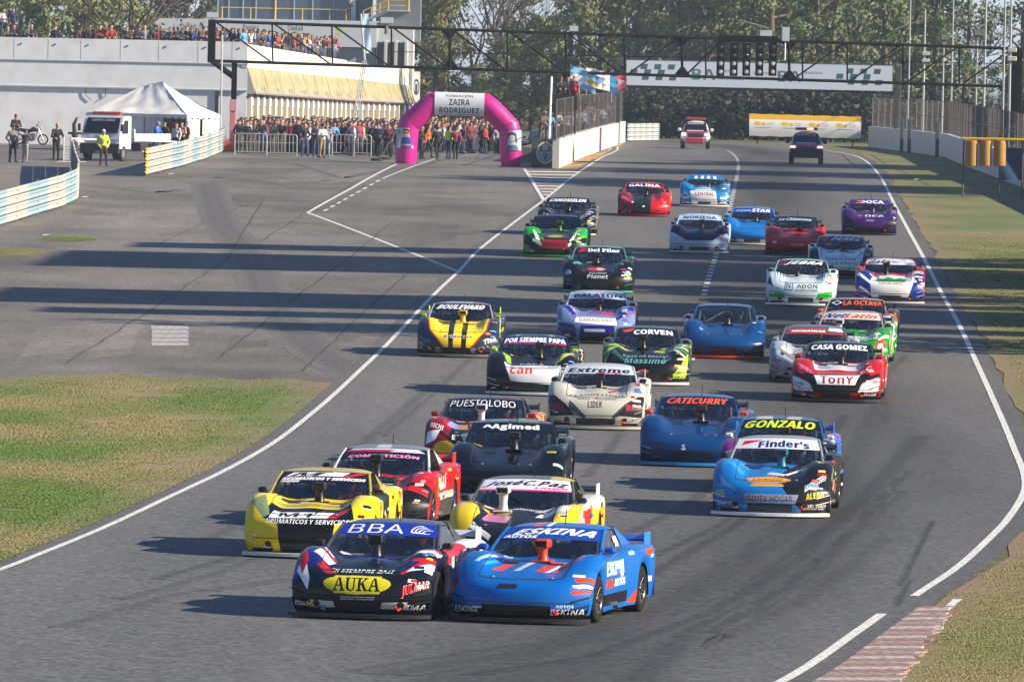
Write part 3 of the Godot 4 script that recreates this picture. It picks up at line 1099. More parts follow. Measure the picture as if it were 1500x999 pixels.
func build_tower() -> void:
	var root := thing("control_tower", "grey control building with blue glazing and a yellow stair behind the terrace", "building")
	var grey := plaster(lin(0.42, 0.44, 0.46), "plaster_grey")
	var light := plaster(lin(0.72, 0.73, 0.74), "plaster_light")
	var b := MB.new()
	var d := 760.0
	# white sign band along the front
	var p := Paint.new(self, 1024, 112, Color(0.80, 0.82, 0.84))
	p.region("s", Rect2(0, 0, 1024, 112), Vector2(0, 0), Vector2(326, 34))
	var dark := Color(0.22, 0.25, 0.28)
	for x in [31, 189]:
		p.text("s", "Ciudad", x + 18.0, 24, 22, 7, dark)
		p.text("s", "Autódromo", x + 23.0, 15.5, 33, 8, dark)
		p.rect("s", x - 2.0, 8, x - 1.4, 27, dark)
		for k in 10:
			var t0 := PI * (k + 0.5) / 10
			p.ell("s", x - 13 + cos(t0) * 9.0, 10 + sin(t0) * 9.0, 0.9, 0.9, dark)
	p.text("s", "Buenos", 142, 24, 22, 7, Color(0.35, 0.4, 0.44))
	p.text("s", "Aires Ciudad", 142, 16, 26, 6, Color(0.4, 0.45, 0.48))
	p.poly("s", [262, 30, 280, 30, 271, 12], Color(0.78, 0.8, 0.5))
	var a := at(225, 26, d)
	var e := at(551, 38, d)
	var yl := at(388, 66, d).y
	var f := MB.new()
	f.quad(Vector3(a.x, yl, a.z), Vector3(e.x, yl, a.z), Vector3(e.x, a.y, a.z), Vector3(a.x, a.y, a.z))
	obj("sign_band", f, sign_mat(p), root)
	b.box(Vector3((a.x + e.x) * 0.5, (yl + a.y) * 0.5 - 0.0, a.z - 0.31), Vector3(e.x - a.x, a.y - yl, 0.6))
	obj("parapet", b, light, root)
	b = MB.new()
	b.box(Vector3((a.x + e.x) * 0.5, (yl + gy(-d)) * 0.5 - 0.01, a.z - 3.0), Vector3(e.x - a.x - 0.1, yl - gy(-d), 5.0))
	obj("lower_wall", b, grey, root)
	b = MB.new()
	b.box(Vector3((a.x + e.x) * 0.5 + 2.2, a.y + 0.05, a.z - 4.0), Vector3(e.x - a.x - 4.0, 0.1, 8.0))
	obj("balcony_floor", b, light, root)
	# glazed storey
	var dg := d + 6.0
	var glass := mat(lin(0.045, 0.075, 0.12), 0.08, 0.0, "tower_glass")
	glass.metallic_specular = 0.6
	var xs := [318, 334, 355, 374, 402, 430, 457, 488, 510]
	for k in xs.size() - 1:
		var g0 := at(xs[k], 36, dg)
		var g1 := at(xs[k + 1], 36, dg)
		var c := MB.new()
		c.box(Vector3((g0.x + g1.x) * 0.5, a.y + 2.1, g0.z), Vector3(g1.x - g0.x - 0.1, 4.0, 0.06), Basis(), 0.01)
		obj("window_pane", c, glass, root)
		c = MB.new()
		c.box(Vector3(g0.x, a.y + 2.1, g0.z + 0.03), Vector3(0.1, 4.1, 0.16), Basis(), 0.01)
		obj("mullion", c, mat(lin(0.3, 0.33, 0.36), 0.5), root)
	var w0 := at(318, 20, dg)
	var w1 := at(545, 20, dg)
	b = MB.new()
	b.box(Vector3((w0.x + w1.x) * 0.5, a.y + 2.6, w0.z - 2.6), Vector3(w1.x - w0.x, 5.0, 5.0))
	obj("core_wall", b, mat(lin(0.12, 0.14, 0.16), 0.8), root)
	b = MB.new()
	b.box(Vector3(at(516, 20, dg).x, a.y + 2.4, w0.z + 0.3), Vector3(0.55, 4.6, 0.5), Basis(), 0.02)
	obj("column", b, light, root)
	# yellow rail
	var yel := mat(lin(0.62, 0.42, 0.05), 0.5)
	var ry := a.y + 0.1
	var rz := a.z - 0.8
	bars(root, "railing", [Vector3(at(322, 30, d).x, ry + 0.9, rz), Vector3(at(512, 30, d).x, ry + 0.9, rz)], 0.045, yel)
	for x in [324, 366, 402, 442, 482, 506]:
		bars(root, "railing_post", [Vector3(at(x, 30, d).x, ry, rz), Vector3(at(x, 30, d).x, ry + (0.9 if x != 402 else 3.5), rz)], 0.05 if x != 402 else 0.09, yel)
	# wing on the right with the stair landing
	var x0 := at(551, 40, d).x
	var x1 := at(606, 40, d).x
	b = MB.new()
	var wy := at(580, 42, d).y
	b.box(Vector3((x0 + x1) * 0.5 + 0.02, (gy(-d) + wy) * 0.5, a.z - 3.2), Vector3(x1 - x0, wy - gy(-d), 6.0), Basis(), 0.03)
	obj("side_wing", b, light, root)
	for k in 3:
		var c := MB.new()
		var wx := at(552.0 + k * 15.0, 80, d).x
		var wa := at(552.0 + k * 15.0 + 10, 80, d).x
		c.box(Vector3((wx + wa) * 0.5, at(560, 80, d).y, a.z - 0.18), Vector3(wa - wx, 2.1, 0.1))
		var wn := obj("window", c, mat(lin(0.05, 0.045, 0.04), 0.3), root)
		c = MB.new()
		c.box(Vector3(wa + 0.13, at(560, 80, d).y, a.z - 0.1), Vector3(0.26, 2.3, 0.2), Basis(), 0.02)
		obj("frame", c, mat(lin(0.62, 0.62, 0.6), 0.6), wn)
	b = MB.new()
	b.box(Vector3(at(583, 20, d).x, at(583, 22, d).y, a.z - 4.0), Vector3(at(606, 0, d).x - at(540, 0, d).x, 4.4, 4.0), Basis(), 0.03)
	obj("upper_block", b, mat(lin(0.16, 0.18, 0.2), 0.8), root)
	b = MB.new()
	b.box(Vector3(at(583, 18, d).x, at(583, 16, d).y, a.z - 1.2), Vector3(2.0, 0.12, 1.6), Basis(), 0.02)
	obj("stair_landing", b, grey, root)
	var s0 := Vector3(at(531, 38, d).x, a.y + 0.05, a.z - 0.9)
	var s1 := Vector3(at(568, 16, d).x, at(583, 16, d).y, a.z - 0.9)
	b = MB.new()
	b.tube([s0, s1], 0.13, 6)
	obj("stair_stringer", b, grey, root)
	for k in 7:
		var c := MB.new()
		c.box(s0.lerp(s1, (k + 0.5) / 7.0) + Vector3(0, 0.12, -0.4), Vector3(0.28, 0.04, 0.8))
		obj("stair_tread", c, grey, root)
	for h in [0.45, 0.9]:
		bars(root, "stair_rail", [s0 + Vector3(0, h, 0), s1 + Vector3(0, h, 0), s1 + Vector3(1.7, h, 0)], 0.05, yel)
	for t in [0.0, 0.33, 0.66, 1.0]:
		bars(root, "stair_rail_post", [s0.lerp(s1, t), s0.lerp(s1, t) + Vector3(0, 0.9, 0)], 0.05, yel)
	bars(root, "stair_rail_post", [s1 + Vector3(1.7, 0, 0), s1 + Vector3(1.7, 1.3, 0)], 0.09, yel)
	# hanging sign on the corner
	var sp := Paint.new(self, 64, 256, Color(0.82, 0.83, 0.83))
	sp.ell("", 0.5, 0.5, 0.42, 0.26, Color(0.2, 0.22, 0.24))
	sp.ell("", 0.5, 0.5, 0.3, 0.19, Color(0.78, 0.8, 0.8))
	sp.rect("", 0.35, 0.3, 0.65, 0.6, Color(0.25, 0.27, 0.3))
	var st := thing("hanging_sign", "tall white sign with a dark round emblem on the building corner", "sign")
	var h0 := at(603.5, 150, 764)
	var h1 := at(615.5, 105, 764)
	b = MB.new()
	b.quad(Vector3(h0.x, h0.y, h0.z), Vector3(h1.x, h0.y, h0.z), Vector3(h1.x, h1.y, h0.z), Vector3(h0.x, h1.y, h0.z))
	obj("face", b, sign_mat(sp), st)
	b = MB.new()
	b.box(Vector3((h0.x + h1.x) * 0.5, (h0.y + h1.y) * 0.5, h0.z - 0.06), Vector3(h1.x - h0.x, h1.y - h0.y, 0.1))
	obj("panel", b, light, st)
	bars(st, "bracket", [Vector3(h0.x - 1.2, h1.y - 0.3, h0.z - 0.06), Vector3(h0.x + 0.1, h1.y - 0.3, h0.z - 0.06)], 0.04, grey)
	bars(st, "bracket", [Vector3(h0.x - 1.2, h0.y + 0.3, h0.z - 0.06), Vector3(h0.x + 0.1, h0.y + 0.3, h0.z - 0.06)], 0.04, grey)

func build_gantry() -> void:
	var black := mat(lin(0.006, 0.007, 0.007), 0.7)
	black.metallic_specular = 0.15
	var root := thing("start_gantry", "black steel lattice start gantry spanning the pit lane and track", "gantry")
	var tl := at(309, 31, 500)
	var tr := at(1486, 71, 520)
	var bl := at(310, 89, 500)
	var br := at(1486, 127, 520)
	var P := func(x: float, up: float) -> Vector3:
		var t := (x - 309.0) / 1177.0
		return bl.lerp(br, t).lerp(tl.lerp(tr, t), up)
	bars(root, "top_chord", [tl, P.call(700, 1.0), tr], 0.085, black, 8)
	bars(root, "bottom_chord", [bl, P.call(700, 0.0), br], 0.085, black, 8)
	var back := Vector3(0, 0, -1.5)
	bars(root, "back_chord", [tl + back, tr + back], 0.05, black)
	bars(root, "back_chord", [bl + back, br + back], 0.05, black)
	bars(root, "cable", [P.call(560, 0.38), P.call(1486, 0.6)], 0.022, black)
	for x in [395, 480, 565, 732, 817, 903, 1023, 1167, 1234, 1318, 1403]:
		bars(root, "upright", [P.call(x, 0), P.call(x, 1)], 0.055, black)
		bars(root, "cross_tie", [P.call(x, 1), P.call(x, 1) + back], 0.035, black)
		bars(root, "cross_tie", [P.call(x, 0), P.call(x, 0) + back], 0.035, black)
	for x in [649, 988, 1147]:
		bars(root, "upright", [P.call(x, 0), P.call(x, 1)], 0.09, black)
		for s in [0.0, 1.0]:
			var b := MB.new()
			var c: Vector3 = P.call(x, s)
			var up := Vector3.UP * (0.5 if s == 0.0 else -0.5)
			b.extrude([c + Vector3(-0.5, 0, 0.05), c + Vector3(0.5, 0, 0.05), c + up + Vector3(0.1, 0, 0.05), c + up + Vector3(-0.1, 0, 0.05)], Vector3(0, 0, -0.1))
			obj("gusset_plate", b, black, root)
	for dg in [[314, 1, 394, 0], [397, 1, 478, 0], [482, 1, 562, 0], [567, 1, 646, 0], [653, 1, 730, 0], [735, 1, 815, 0], [820, 1, 899, 0], [908, 0, 984, 1], [992, 0, 1050, 1], [1152, 0, 1231, 1], [1237, 0, 1316, 1], [1321, 0, 1401, 1], [1406, 0, 1484, 1]]:
		bars(root, "diagonal_brace", [P.call(dg[0], dg[1]), P.call(dg[2], dg[3])], 0.05, black)
	# left leg
	var b := MB.new()
	b.box((tl + bl) * 0.5, Vector3(0.42, tl.y - bl.y + 0.2, 0.42), Basis(), 0.03)
	obj("end_frame", b, black, root)
	var foot := gp(333, 224)
	b = MB.new()
	b.tube([bl, Vector3(foot.x - 0.05, bl.y - 0.85, bl.z)], 0.16, 8)
	obj("knee_brace", b, black, root)
	b = MB.new()
	b.box(Vector3(foot.x, (foot.y + bl.y) * 0.5, bl.z), Vector3(0.3, bl.y - foot.y, 0.3), Basis(), 0.03)
	obj("leg", b, black, root)
	var red := mat(lin(0.5, 0.09, 0.09), 0.6)
	b = MB.new()
	b.box(Vector3(foot.x - 0.02, foot.y + 1.55, bl.z + 0.24), Vector3(0.34, 2.5, 0.14), Basis(), 0.03)
	obj("padding", b, mat(lin(0.58, 0.2, 0.22), 0.8), root)
	b = MB.new()
	b.box(Vector3(foot.x - 0.02, foot.y + 2.55, bl.z + 0.33), Vector3(0.4, 0.62, 0.04), Basis(), 0.01)
	obj("leg_sign", b, mat(lin(0.66, 0.3, 0.36), 0.7), root)
	b = MB.new()
	b.box(Vector3(foot.x, foot.y + 0.3, bl.z + 0.2), Vector3(1.15, 0.62, 1.0), Basis(), 0.04)
	obj("base_block", b, red, root)
	b = MB.new()
	b.box((tr + br) * 0.5 + Vector3(0.1, -0.7, 0), Vector3(0.46, tr.y - br.y + 1.6, 0.46), Basis(), 0.03)
	obj("end_frame", b, black, root)
	var rf := on_ground(tr.x + 0.35, tr.z)
	b = MB.new()
	b.box(Vector3(rf.x, (rf.y + tr.y) * 0.5, tr.z), Vector3(0.28, tr.y - rf.y, 0.28), Basis(), 0.02)
	obj("leg", b, black, root)
	# middle leg beside the marshals' platform
	var m: Vector3 = P.call(813, 0)
	b = MB.new()
	b.box(Vector3(m.x, (m.y + gy(m.z)) * 0.5, m.z), Vector3(0.18, m.y - gy(m.z), 0.18), Basis(), 0.02)
	obj("leg", b, black, root)
	b = MB.new()
	b.box(m + Vector3(0.5, -0.18, 0), Vector3(0.95, 0.34, 0.5), Basis(), 0.02)
	obj("junction_box", b, black, root)
	# start lights
	var sl := thing("start_lights", "black rack of five start light columns on the gantry", "traffic lights")
	b = MB.new()
	var c0 := at(1096, 57, 509.6)
	b.box(c0, Vector3(3.36, 0.38, 0.4), Basis(), 0.03)
	obj("hood", b, black, sl)
	for x in [1056, 1075.5, 1094, 1113, 1132.5]:
		b = MB.new()
		var c1 := at(x, 87, 509.6)
		b.box(c1, Vector3(0.44, 1.84, 0.3), Basis(), 0.02)
		var col := obj("light_column", b, black, sl)
		for k in 4:
			var lamp := MB.new()
			var lc: Vector3 = c1 + Vector3(0, -0.7 + k * 0.46, 0.151)
			lamp.lathe([Vector2(0.13, 0), Vector2(0.12, 0.03), Vector2(0.08, 0.05), Vector2(0.0, 0.06)], Basis(Vector3.RIGHT, PI / 2), lc, 14)
			obj("lens", lamp, mat(lin(0.3, 0.31, 0.32), 0.08) if k < 2 else mat(lin(0.02, 0.02, 0.02), 0.15), col)
	bars(sl, "bracket", [at(1050, 86, 509.6) + Vector3(0, 0, -0.2), at(1140, 88, 509.6) + Vector3(0, 0, -0.2)], 0.04, black)
	# lamps on the gantry
	for q in [[310, 22, 18, 9, 0.0], [566, 30, 20, 10, 0.3], [1122, 49, 19, 10, 0.0], [1151, 50, 12, 22, 0.0], [840, 42, 14, 9, 0.0]]:
		var lx: float = q[0]
		var t := (lx - 309.0) / 1177.0
		var dd := lerpf(500, 520, t) - 0.3
		var lp := thing("floodlight", {310.0: "grey floodlight box at the left end of the start gantry", 566.0: "grey camera lamp hanging bracket on the gantry beside the building", 1122.0: "small flat floodlight lying on the start light hood", 1151.0: "upright square floodlight on a white post beside the start lights", 840.0: "open frame lamp standing on the gantry over the pit wall"}[lx], "floodlight")
		var lc := at(lx, q[1], dd)
		b = MB.new()
		b.box(lc, Vector3(q[2] / 26.5, q[3] / 26.5, 0.25), Basis(), 0.03)
		obj("housing", b, mat(lin(0.25, 0.27, 0.28), 0.5), lp)
		b = MB.new()
		b.box(lc + Vector3(0, 0, 0.13), Vector3(q[2] / 26.5 - 0.1, q[3] / 26.5 - 0.08, 0.02))
		obj("lens", b, mat(lin(0.55, 0.6, 0.64), 0.15), lp)
		var py: float = P.call(lx, 1.0).y
		bars(lp, "post", [lc + Vector3(0, -q[3] / 53.0, 0), Vector3(lc.x, py + 0.05 if lx != 1151.0 else py - 1.1, lc.z)], 0.05, mat(lin(0.6, 0.6, 0.6), 0.5))
		if lx == 566.0:
			bars(lp, "hanger", [lc + Vector3(0, -0.2, 0), lc + Vector3(0, -0.75, 0)], 0.12, mat(lin(0.1, 0.11, 0.12), 0.5))

func fence_panel(root: Node3D, a: Vector3, e: Vector3, h: float, post_m: Material, wire_m: Material, gap: float, lean := 0.0) -> void:
	# one bay: a post, two rails, upright wires joined into one part
	var b := MB.new()
	b.tube([a, a + Vector3(0, h, 0)], 0.045, 6)
	obj("fence_post", b, post_m, root)
	for t in [0.04, 0.5, 0.98]:
		bars(root, "rail", [a + Vector3(0, h * t, 0), e + Vector3(0, h * t, 0)], 0.022, post_m, 5)
	b = MB.new()
	var n := int(a.distance_to(e) / gap)
	for k in range(1, n):
		var p := a.lerp(e, float(k) / n)
		b.tube([p + Vector3(0, h * 0.04, 0), p + Vector3(0, h * 0.98, 0)], 0.011, 4, false)
	var o := obj("upright_wires", b, wire_m, root)
	o.set_meta("kind", "stuff")

func wall_run(root: Node3D, pts: Array, h: float, thick: float, m: Material) -> void:  # wall panels on the ground between plan points
	for k in pts.size() - 1:
		var b := MB.new()
		var a: Vector3 = pts[k]
		var e: Vector3 = pts[k + 1]
		var dir := (e - a).normalized()
		slab(b, a + dir * 0.012, e - dir * 0.012, a.y, a.y + h, thick, e.y, e.y + h)
		obj("wall_panel", b, m, root)

func build_pit_wall() -> void:
	var conc := plaster(lin(0.62, 0.60, 0.55), "plaster_concrete")
	var root := thing("pit_wall", "white concrete pit wall topped by a dark wire fence", "wall")
	# the wall runs away from its near end beside the arch
	var n0 := gp(819, 247)
	var n1 := gp(853, 231)
	var n2 := gp(880, 221)
	var n3 := gp(916, 208)
	wall_run(root, [n0, n0.lerp(n1, 0.5), n1, n1.lerp(n2, 0.5), n2, n2.lerp(n3, 0.5), n3], 1.42, 0.35, conc)
	var rusty := MB.new()
	var q := n1.lerp(n2, 0.95)
	rusty.box(q + Vector3(0.03, 0.71, 0), Vector3(0.1, 1.4, 3.2), Basis(), 0.01)
	obj("red_panel", rusty, mat(lin(0.25, 0.1, 0.08), 0.8), root)
	var marks := Paint.new(self, 128, 128, Color(0.8, 0.79, 0.76))
	# fence on top
	var steel := mat(lin(0.10, 0.10, 0.105), 0.5, 0.3)
	var wire := mat(lin(0.085, 0.075, 0.07), 0.6, 0.2)
	var tops := [n0, n0.lerp(n1, 0.33), n0.lerp(n1, 0.66), n1, n1.lerp(n2, 0.5), n2, n2.lerp(n3, 0.33), n2.lerp(n3, 0.66), n3]
	for k in tops.size() - 1:
		var up := Vector3(-0.2, 1.42, 0)
		fence_panel(root, tops[k] + up, tops[k + 1] + up, 2.05, steel, wire, 1.3)
	# dark end of the wall with the club emblem
	var end := thing("wall_end_board", "dark grey board with a round club emblem on the pit wall end", "sign")
	var p := Paint.new(self, 256, 256, Color(0.25, 0.29, 0.30))
	p.region("e", Rect2(0, 0, 256, 256), Vector2(-1.1, -1.0), Vector2(1.1, 1.0))
	p.ell("e", 0, 0, 0.72, 0.78, Color(0.88, 0.86, 0.66))
	p.ell("e", 0, 0, 0.60, 0.66, Color(0.16, 0.22, 0.28))
	p.ell("e", 0, 0, 0.54, 0.60, Color(0.72, 0.76, 0.74))
	p.poly("e", [-0.5, -0.05, 0.5, -0.05, 0.3, -0.45, 0, -0.58, -0.3, -0.45], Color(0.50, 0.68, 0.76))
	p.text("e", "A", -0.3, 0.22, 0.34, 0.4, Color(0.13, 0.17, 0.2))
	p.text("e", "A", 0.3, 0.22, 0.34, 0.4, Color(0.13, 0.17, 0.2))
	p.text("e", "V", 0.0, -0.28, 0.36, 0.4, Color(0.10, 0.16, 0.3))
	p.ell("e", 0, 0.04, 0.14, 0.16, Color(0.72, 0.5, 0.3))
	var a := gp(778, 245)
	var e := gp(819, 247)
	e.z = a.z
	var b := MB.new()
	b.quad(Vector3(a.x, a.y + 0.03, a.z + 0.012), Vector3(e.x, a.y + 0.03, a.z + 0.012), Vector3(e.x, a.y + 1.46, a.z + 0.012), Vector3(a.x, a.y + 1.46, a.z + 0.012))
	obj("face", b, sign_mat(p, 0.8), end)
	b = MB.new()
	b.box(Vector3((a.x + e.x) * 0.5, a.y + 0.745, a.z - 0.1), Vector3(e.x - a.x, 1.43, 0.2), Basis(), 0.01)
	obj("panel", b, mat(lin(0.05, 0.06, 0.065), 0.8), end)
	for x in [a.x + 0.25, e.x - 0.25]:
		b = MB.new()
		b.box(Vector3(x, a.y + 0.015, a.z - 0.1), Vector3(0.3, 0.03, 0.3))
		obj("foot", b, mat(lin(0.02, 0.02, 0.02), 0.8), end)
	# white pole by the wall end
	var pole := thing("marker_pole", "plain white pole leaning beside the pit wall fence", "pole")
	bars(pole, "shaft", [gp(803, 240) + Vector3(0, 0.0, 0), at(808, 113, 478)], 0.06, mat(lin(0.7, 0.7, 0.7), 0.5), 8)
	# marshals' platform
	var pf := thing("marshal_platform", "small black raised platform behind the pit wall fence", "platform")
	var pc := at(828, 160, 492)
	b = MB.new()
	b.box(pc, Vector3(1.3, 0.14, 1.4), Basis(), 0.02)
	obj("deck", b, mat(lin(0.015, 0.015, 0.015), 0.8), pf)
	b = MB.new()
	b.box(pc + Vector3(0, 0.42, 0.68), Vector3(1.28, 0.7, 0.05), Basis(), 0.01)
	obj("front_panel", b, mat(lin(0.012, 0.012, 0.012), 0.8), pf)
	for s in [[-0.55, 0.6], [0.55, 0.6], [-0.55, -0.6], [0.55, -0.6]]:
		bars(pf, "leg", [Vector3(pc.x + s[0], gy(pc.z), pc.z + s[1]), pc + Vector3(s[0], -0.1, s[1])], 0.05, mat(lin(0.02, 0.02, 0.02), 0.8))
	# flags tied to the fence
	var fl := [[845, 120, "light blue and white striped flag tied to the pit fence", 0], [858, 118, "pale blue flag with a yellow mark on the pit fence", 1], [868, 120, "white and blue flag hanging limp from the fence", 2], [880, 121, "plain white flag hanging low on the pit fence", 3], [893, 119, "bright blue flag flying furthest along the pit fence", 4], [905, 112, "red and pink flag bunched beside the white overhead banner", 5]]
	var fc := [[lin(0.2, 0.5, 0.72), lin(0.75, 0.77, 0.8), lin(0.2, 0.5, 0.72)], [lin(0.25, 0.55, 0.75), lin(0.7, 0.55, 0.1), lin(0.25, 0.5, 0.75)], [lin(0.7, 0.72, 0.75), lin(0.12, 0.3, 0.6), lin(0.7, 0.72, 0.75)], [lin(0.72, 0.72, 0.74), lin(0.74, 0.74, 0.72), lin(0.7, 0.7, 0.72)], [lin(0.05, 0.3, 0.6), lin(0.08, 0.36, 0.66), lin(0.03, 0.12, 0.3)], [lin(0.5, 0.06, 0.08), lin(0.6, 0.3, 0.34), lin(0.45, 0.04, 0.06)]]
	for k in fl.size():
		var q0: Array = fl[k]
		var ft := thing("flag", q0[2], "flag", Vector3.ZERO, 0.0, "flags over the pit wall")
		var dd := 500.0 + k * 17.0
		var base := at(q0[0] - 9, 150, dd)
		var topp := at(q0[0] - 9, 94 + k * 2, dd)
		bars(ft, "pole", [base, topp], 0.025, mat(lin(0.4, 0.38, 0.35), 0.6), 5)
		for s in 3:
			b = MB.new()
			var rows := []
			var y0 := 1.1 - s * 0.36
			for rr in 4:
				var row := []
				for cc in 10:
					var u := cc / 9.0
					row.append(topp + Vector3(u * 0.95, -1.25 + y0 + 0.12 - rr * 0.12 - u * (0.35 + 0.2 * sin(k * 2.0)) , sin(u * 7.0 + k + rr * 0.5) * 0.12))
				rows.append(row)
			b.grid(rows)
			var fm := mat(fc[k][s], 0.8, 0.0, "flag")
			fm.backlight_enabled = true
			fm.backlight = Color(0.15, 0.15, 0.15)
			obj("stripe", b, fm, ft)
	# ladder mast on the terrace corner with a tall flag
	var ms := thing("lattice_mast", "leaning grey lattice mast with a tall pale blue flag by the terrace", "mast")
	var gm := mat(lin(0.42, 0.44, 0.46), 0.5, 0.3)
	var m0 := on_ground(at(516, 165, 600).x, -600)
	var m1 := at(534, 88, 600)
	var m2 := at(528, 20, 600)
	for o in [[-0.16, 0], [0.16, 0], [0, 0.26]]:
		bars(ms, "mast_tube", [m0 + Vector3(o[0], 0, o[1]), m1 + Vector3(o[0] * 0.7, 0, o[1] * 0.7)], 0.045, gm)
	for k in 14:
		var t0 := k / 14.0
		var t1 := (k + 1) / 14.0
		bars(ms, "lacing", [m0.lerp(m1, t0) + Vector3(-0.16 if k % 2 else 0.16, 0, 0), m0.lerp(m1, t1) + Vector3(0.14 if k % 2 else -0.14, 0, 0)], 0.02, gm, 4)
	bars(ms, "pole", [m1, m2], 0.07, gm)
	b = MB.new()
	var rws := []
	for rr in 12:
		var row := []
		for cc in 5:
			row.append(m2.lerp(m1, rr / 11.0 * 0.85) + Vector3(0.08 + cc * 0.11, 0, sin(cc * 1.2 + rr * 0.7) * 0.05))
		rws.append(row)
	b.grid(rws, [], true)
	obj("flag_cloth", b, mat(lin(0.42, 0.58, 0.72), 0.8), ms)

func build_right_side() -> void:
	var conc := plaster(lin(0.52, 0.54, 0.56), "plaster_right")
	var root := thing("track_wall", "white concrete wall under a tall dark fence along the right verge", "wall")
	var px := [[1308, 220], [1336, 223], [1367, 228], [1384, 230], [1412, 242.5], [1440, 252.5], [1475, 266], [1520, 284], [1600, 318], [1750, 386], [1950, 480]]
	var pts := gpts(px)
	pts.insert(0, pts[0] + Vector3(-0.6, 0, -26))
	for k in pts.size():
		pts[k].y = gy(pts[k].z)
	wall_run(root, pts, 1.42, 0.35, conc)
	var steel := mat(lin(0.14, 0.14, 0.15), 0.5, 0.3)
	var wire := mat(lin(0.12, 0.10, 0.09), 0.6, 0.2)
	for k in range(0, 8):
		var a: Vector3 = pts[k] + Vector3(0.25, 1.42, 0)
		var e: Vector3 = pts[k + 1] + Vector3(0.25, 1.42, 0)
		var n := maxi(1, int(round(a.distance_to(e) / 6.0)))
		for j in n:
			fence_panel(root, a.lerp(e, float(j) / n), a.lerp(e, float(j + 1) / n), 2.0, steel, wire, 0.8)
	for q in [[1322, 4], [1333, 5], [1374, 7]]:      # dark buttresses on the wall
		var g := gp(q[0], 222.0 + (q[0] - 1308.0) * 0.13)
		var b := MB.new()
		b.box(g + Vector3(-0.03, 1.1, 0), Vector3(0.22, 2.2, 0.3), Basis(), 0.02)
		obj("buttress", b, mat(lin(0.06, 0.08, 0.08), 0.7), root)
	var rb := MB.new()
	var rg := gp(1360, 226.5)
	rb.box(rg + Vector3(-0.02, 0.71, 0), Vector3(0.12, 1.38, 2.6), Basis(), 0.02)
	obj("red_panel", rb, mat(lin(0.22, 0.12, 0.11), 0.8), root)
	# flag poles and lamp posts behind the wall
	var pm := mat(lin(0.36, 0.38, 0.41), 0.5, 0.2)
	var look := [[1331, 640, 0.10, "slim grey pole furthest along the right wall", 0], [1353, 625, 0.13, "thick pale pole carrying a small box lamp", 2], [1383, 605, 0.11, "grey pole rising over the far end of the fence", 1], [1394, 585, 0.09, "thin white pole just right of the fence gap", 0], [1432, 540, 0.09, "lamp post with a dark square floodlight head", 1], [1442, 560, 0.12, "pale blue grey pole beside the square floodlight", 0], [1470, 505, 0.1, "tall white pole near the gantry end", 0], [1479, 515, 0.13, "thick white pole closest to the gantry end", 2]]
	for q in look:
		var t := thing("lamp_post", q[3], "pole", Vector3.ZERO, 0.0, "poles behind the right wall")
		var top := at(q[0] + 1.5, 18 if q[4] == 1 else 95, q[1])
		var foot := on_ground(top.x, top.z)
		var h: float = 7.4 if q[4] == 1 else 13.0
		if q[4] == 2:
			h = 9.5
		bars(t, "shaft", [foot, foot + Vector3(0, h * 0.5, 0), foot + Vector3(0, h, 0)], [q[2] * 0.7, q[2] * 0.58, q[2] * 0.45], pm, 8)
		var b := MB.new()
		if q[4] == 1:
			b.box(foot + Vector3(0.05, h + 0.1, 0.1), Vector3(0.6, 0.42, 0.3), Basis(Vector3.RIGHT, 0.3), 0.03)
			var hd := obj("lamp_head", b, mat(lin(0.06, 0.065, 0.07), 0.5), t)
			b = MB.new()
			b.box(foot + Vector3(0.05, h + 0.12, 0.262), Vector3(0.46, 0.28, 0.02), Basis(Vector3.RIGHT, 0.3))
			obj("lens", b, mat(lin(0.4, 0.43, 0.45), 0.15), hd)
		elif q[4] == 2:
			for k in 2:
				b = MB.new()
				b.box(foot + Vector3(0.1, 6.0 + k * 0.5, 0.15), Vector3(0.5, 0.26, 0.4), Basis(), 0.03)
				obj("box_lamp", b, mat(lin(0.5, 0.5, 0.48), 0.5), t)
	# yellow boom with three barrels
	var bt := thing("barrel_boom", "yellow beam carrying three ochre drums in front of the right wall", "barrier")
	var bd := 395.0
	var ym := mat(lin(0.52, 0.36, 0.015), 0.5)
	var wood := textured(noise_tex(41, 0.05, [[0.0, Color(0.5, 0.42, 0.3)], [0.5, Color(0.85, 0.8, 0.7)], [1.0, Color(1, 1, 1)]], 256), 0.8, 0.6)
	wood.albedo_color = lin(0.52, 0.29, 0.045)
	var b0 := at(1409, 202.5, bd)
	var b1 := at(1540, 205.5, bd)
	var b := MB.new()
	b.box((b0 + b1) * 0.5, Vector3(b1.x - b0.x, 0.11, 0.34), Basis(), 0.03)
	obj("beam", b, ym, bt)
	for x in [1424, 1444.5, 1465.5]:
		b = MB.new()
		var c := at(x, 224, bd)
		b.lathe([Vector2(0.0, -0.57), Vector2(0.25, -0.57), Vector2(0.27, -0.54), Vector2(0.265, -0.2), Vector2(0.275, -0.17), Vector2(0.265, -0.14), Vector2(0.265, 0.17), Vector2(0.275, 0.2), Vector2(0.265, 0.23), Vector2(0.27, 0.52), Vector2(0.25, 0.55), Vector2(0.0, 0.55)], Basis(), c, 20)
		obj("barrel", b, wood, bt)
	for x in [1413, 1500]:
		var f := at(x, 204, bd)
		bars(bt, "leg", [Vector3(f.x, gy(f.z), f.z - 0.1), f + Vector3(0, -0.03, -0.1)], 0.04, mat(lin(0.08, 0.08, 0.08), 0.7))
	var tp := thing("tarpaulin", "dark blue tarpaulin hung beside the yellow drums", "tarpaulin")
	var rows := []
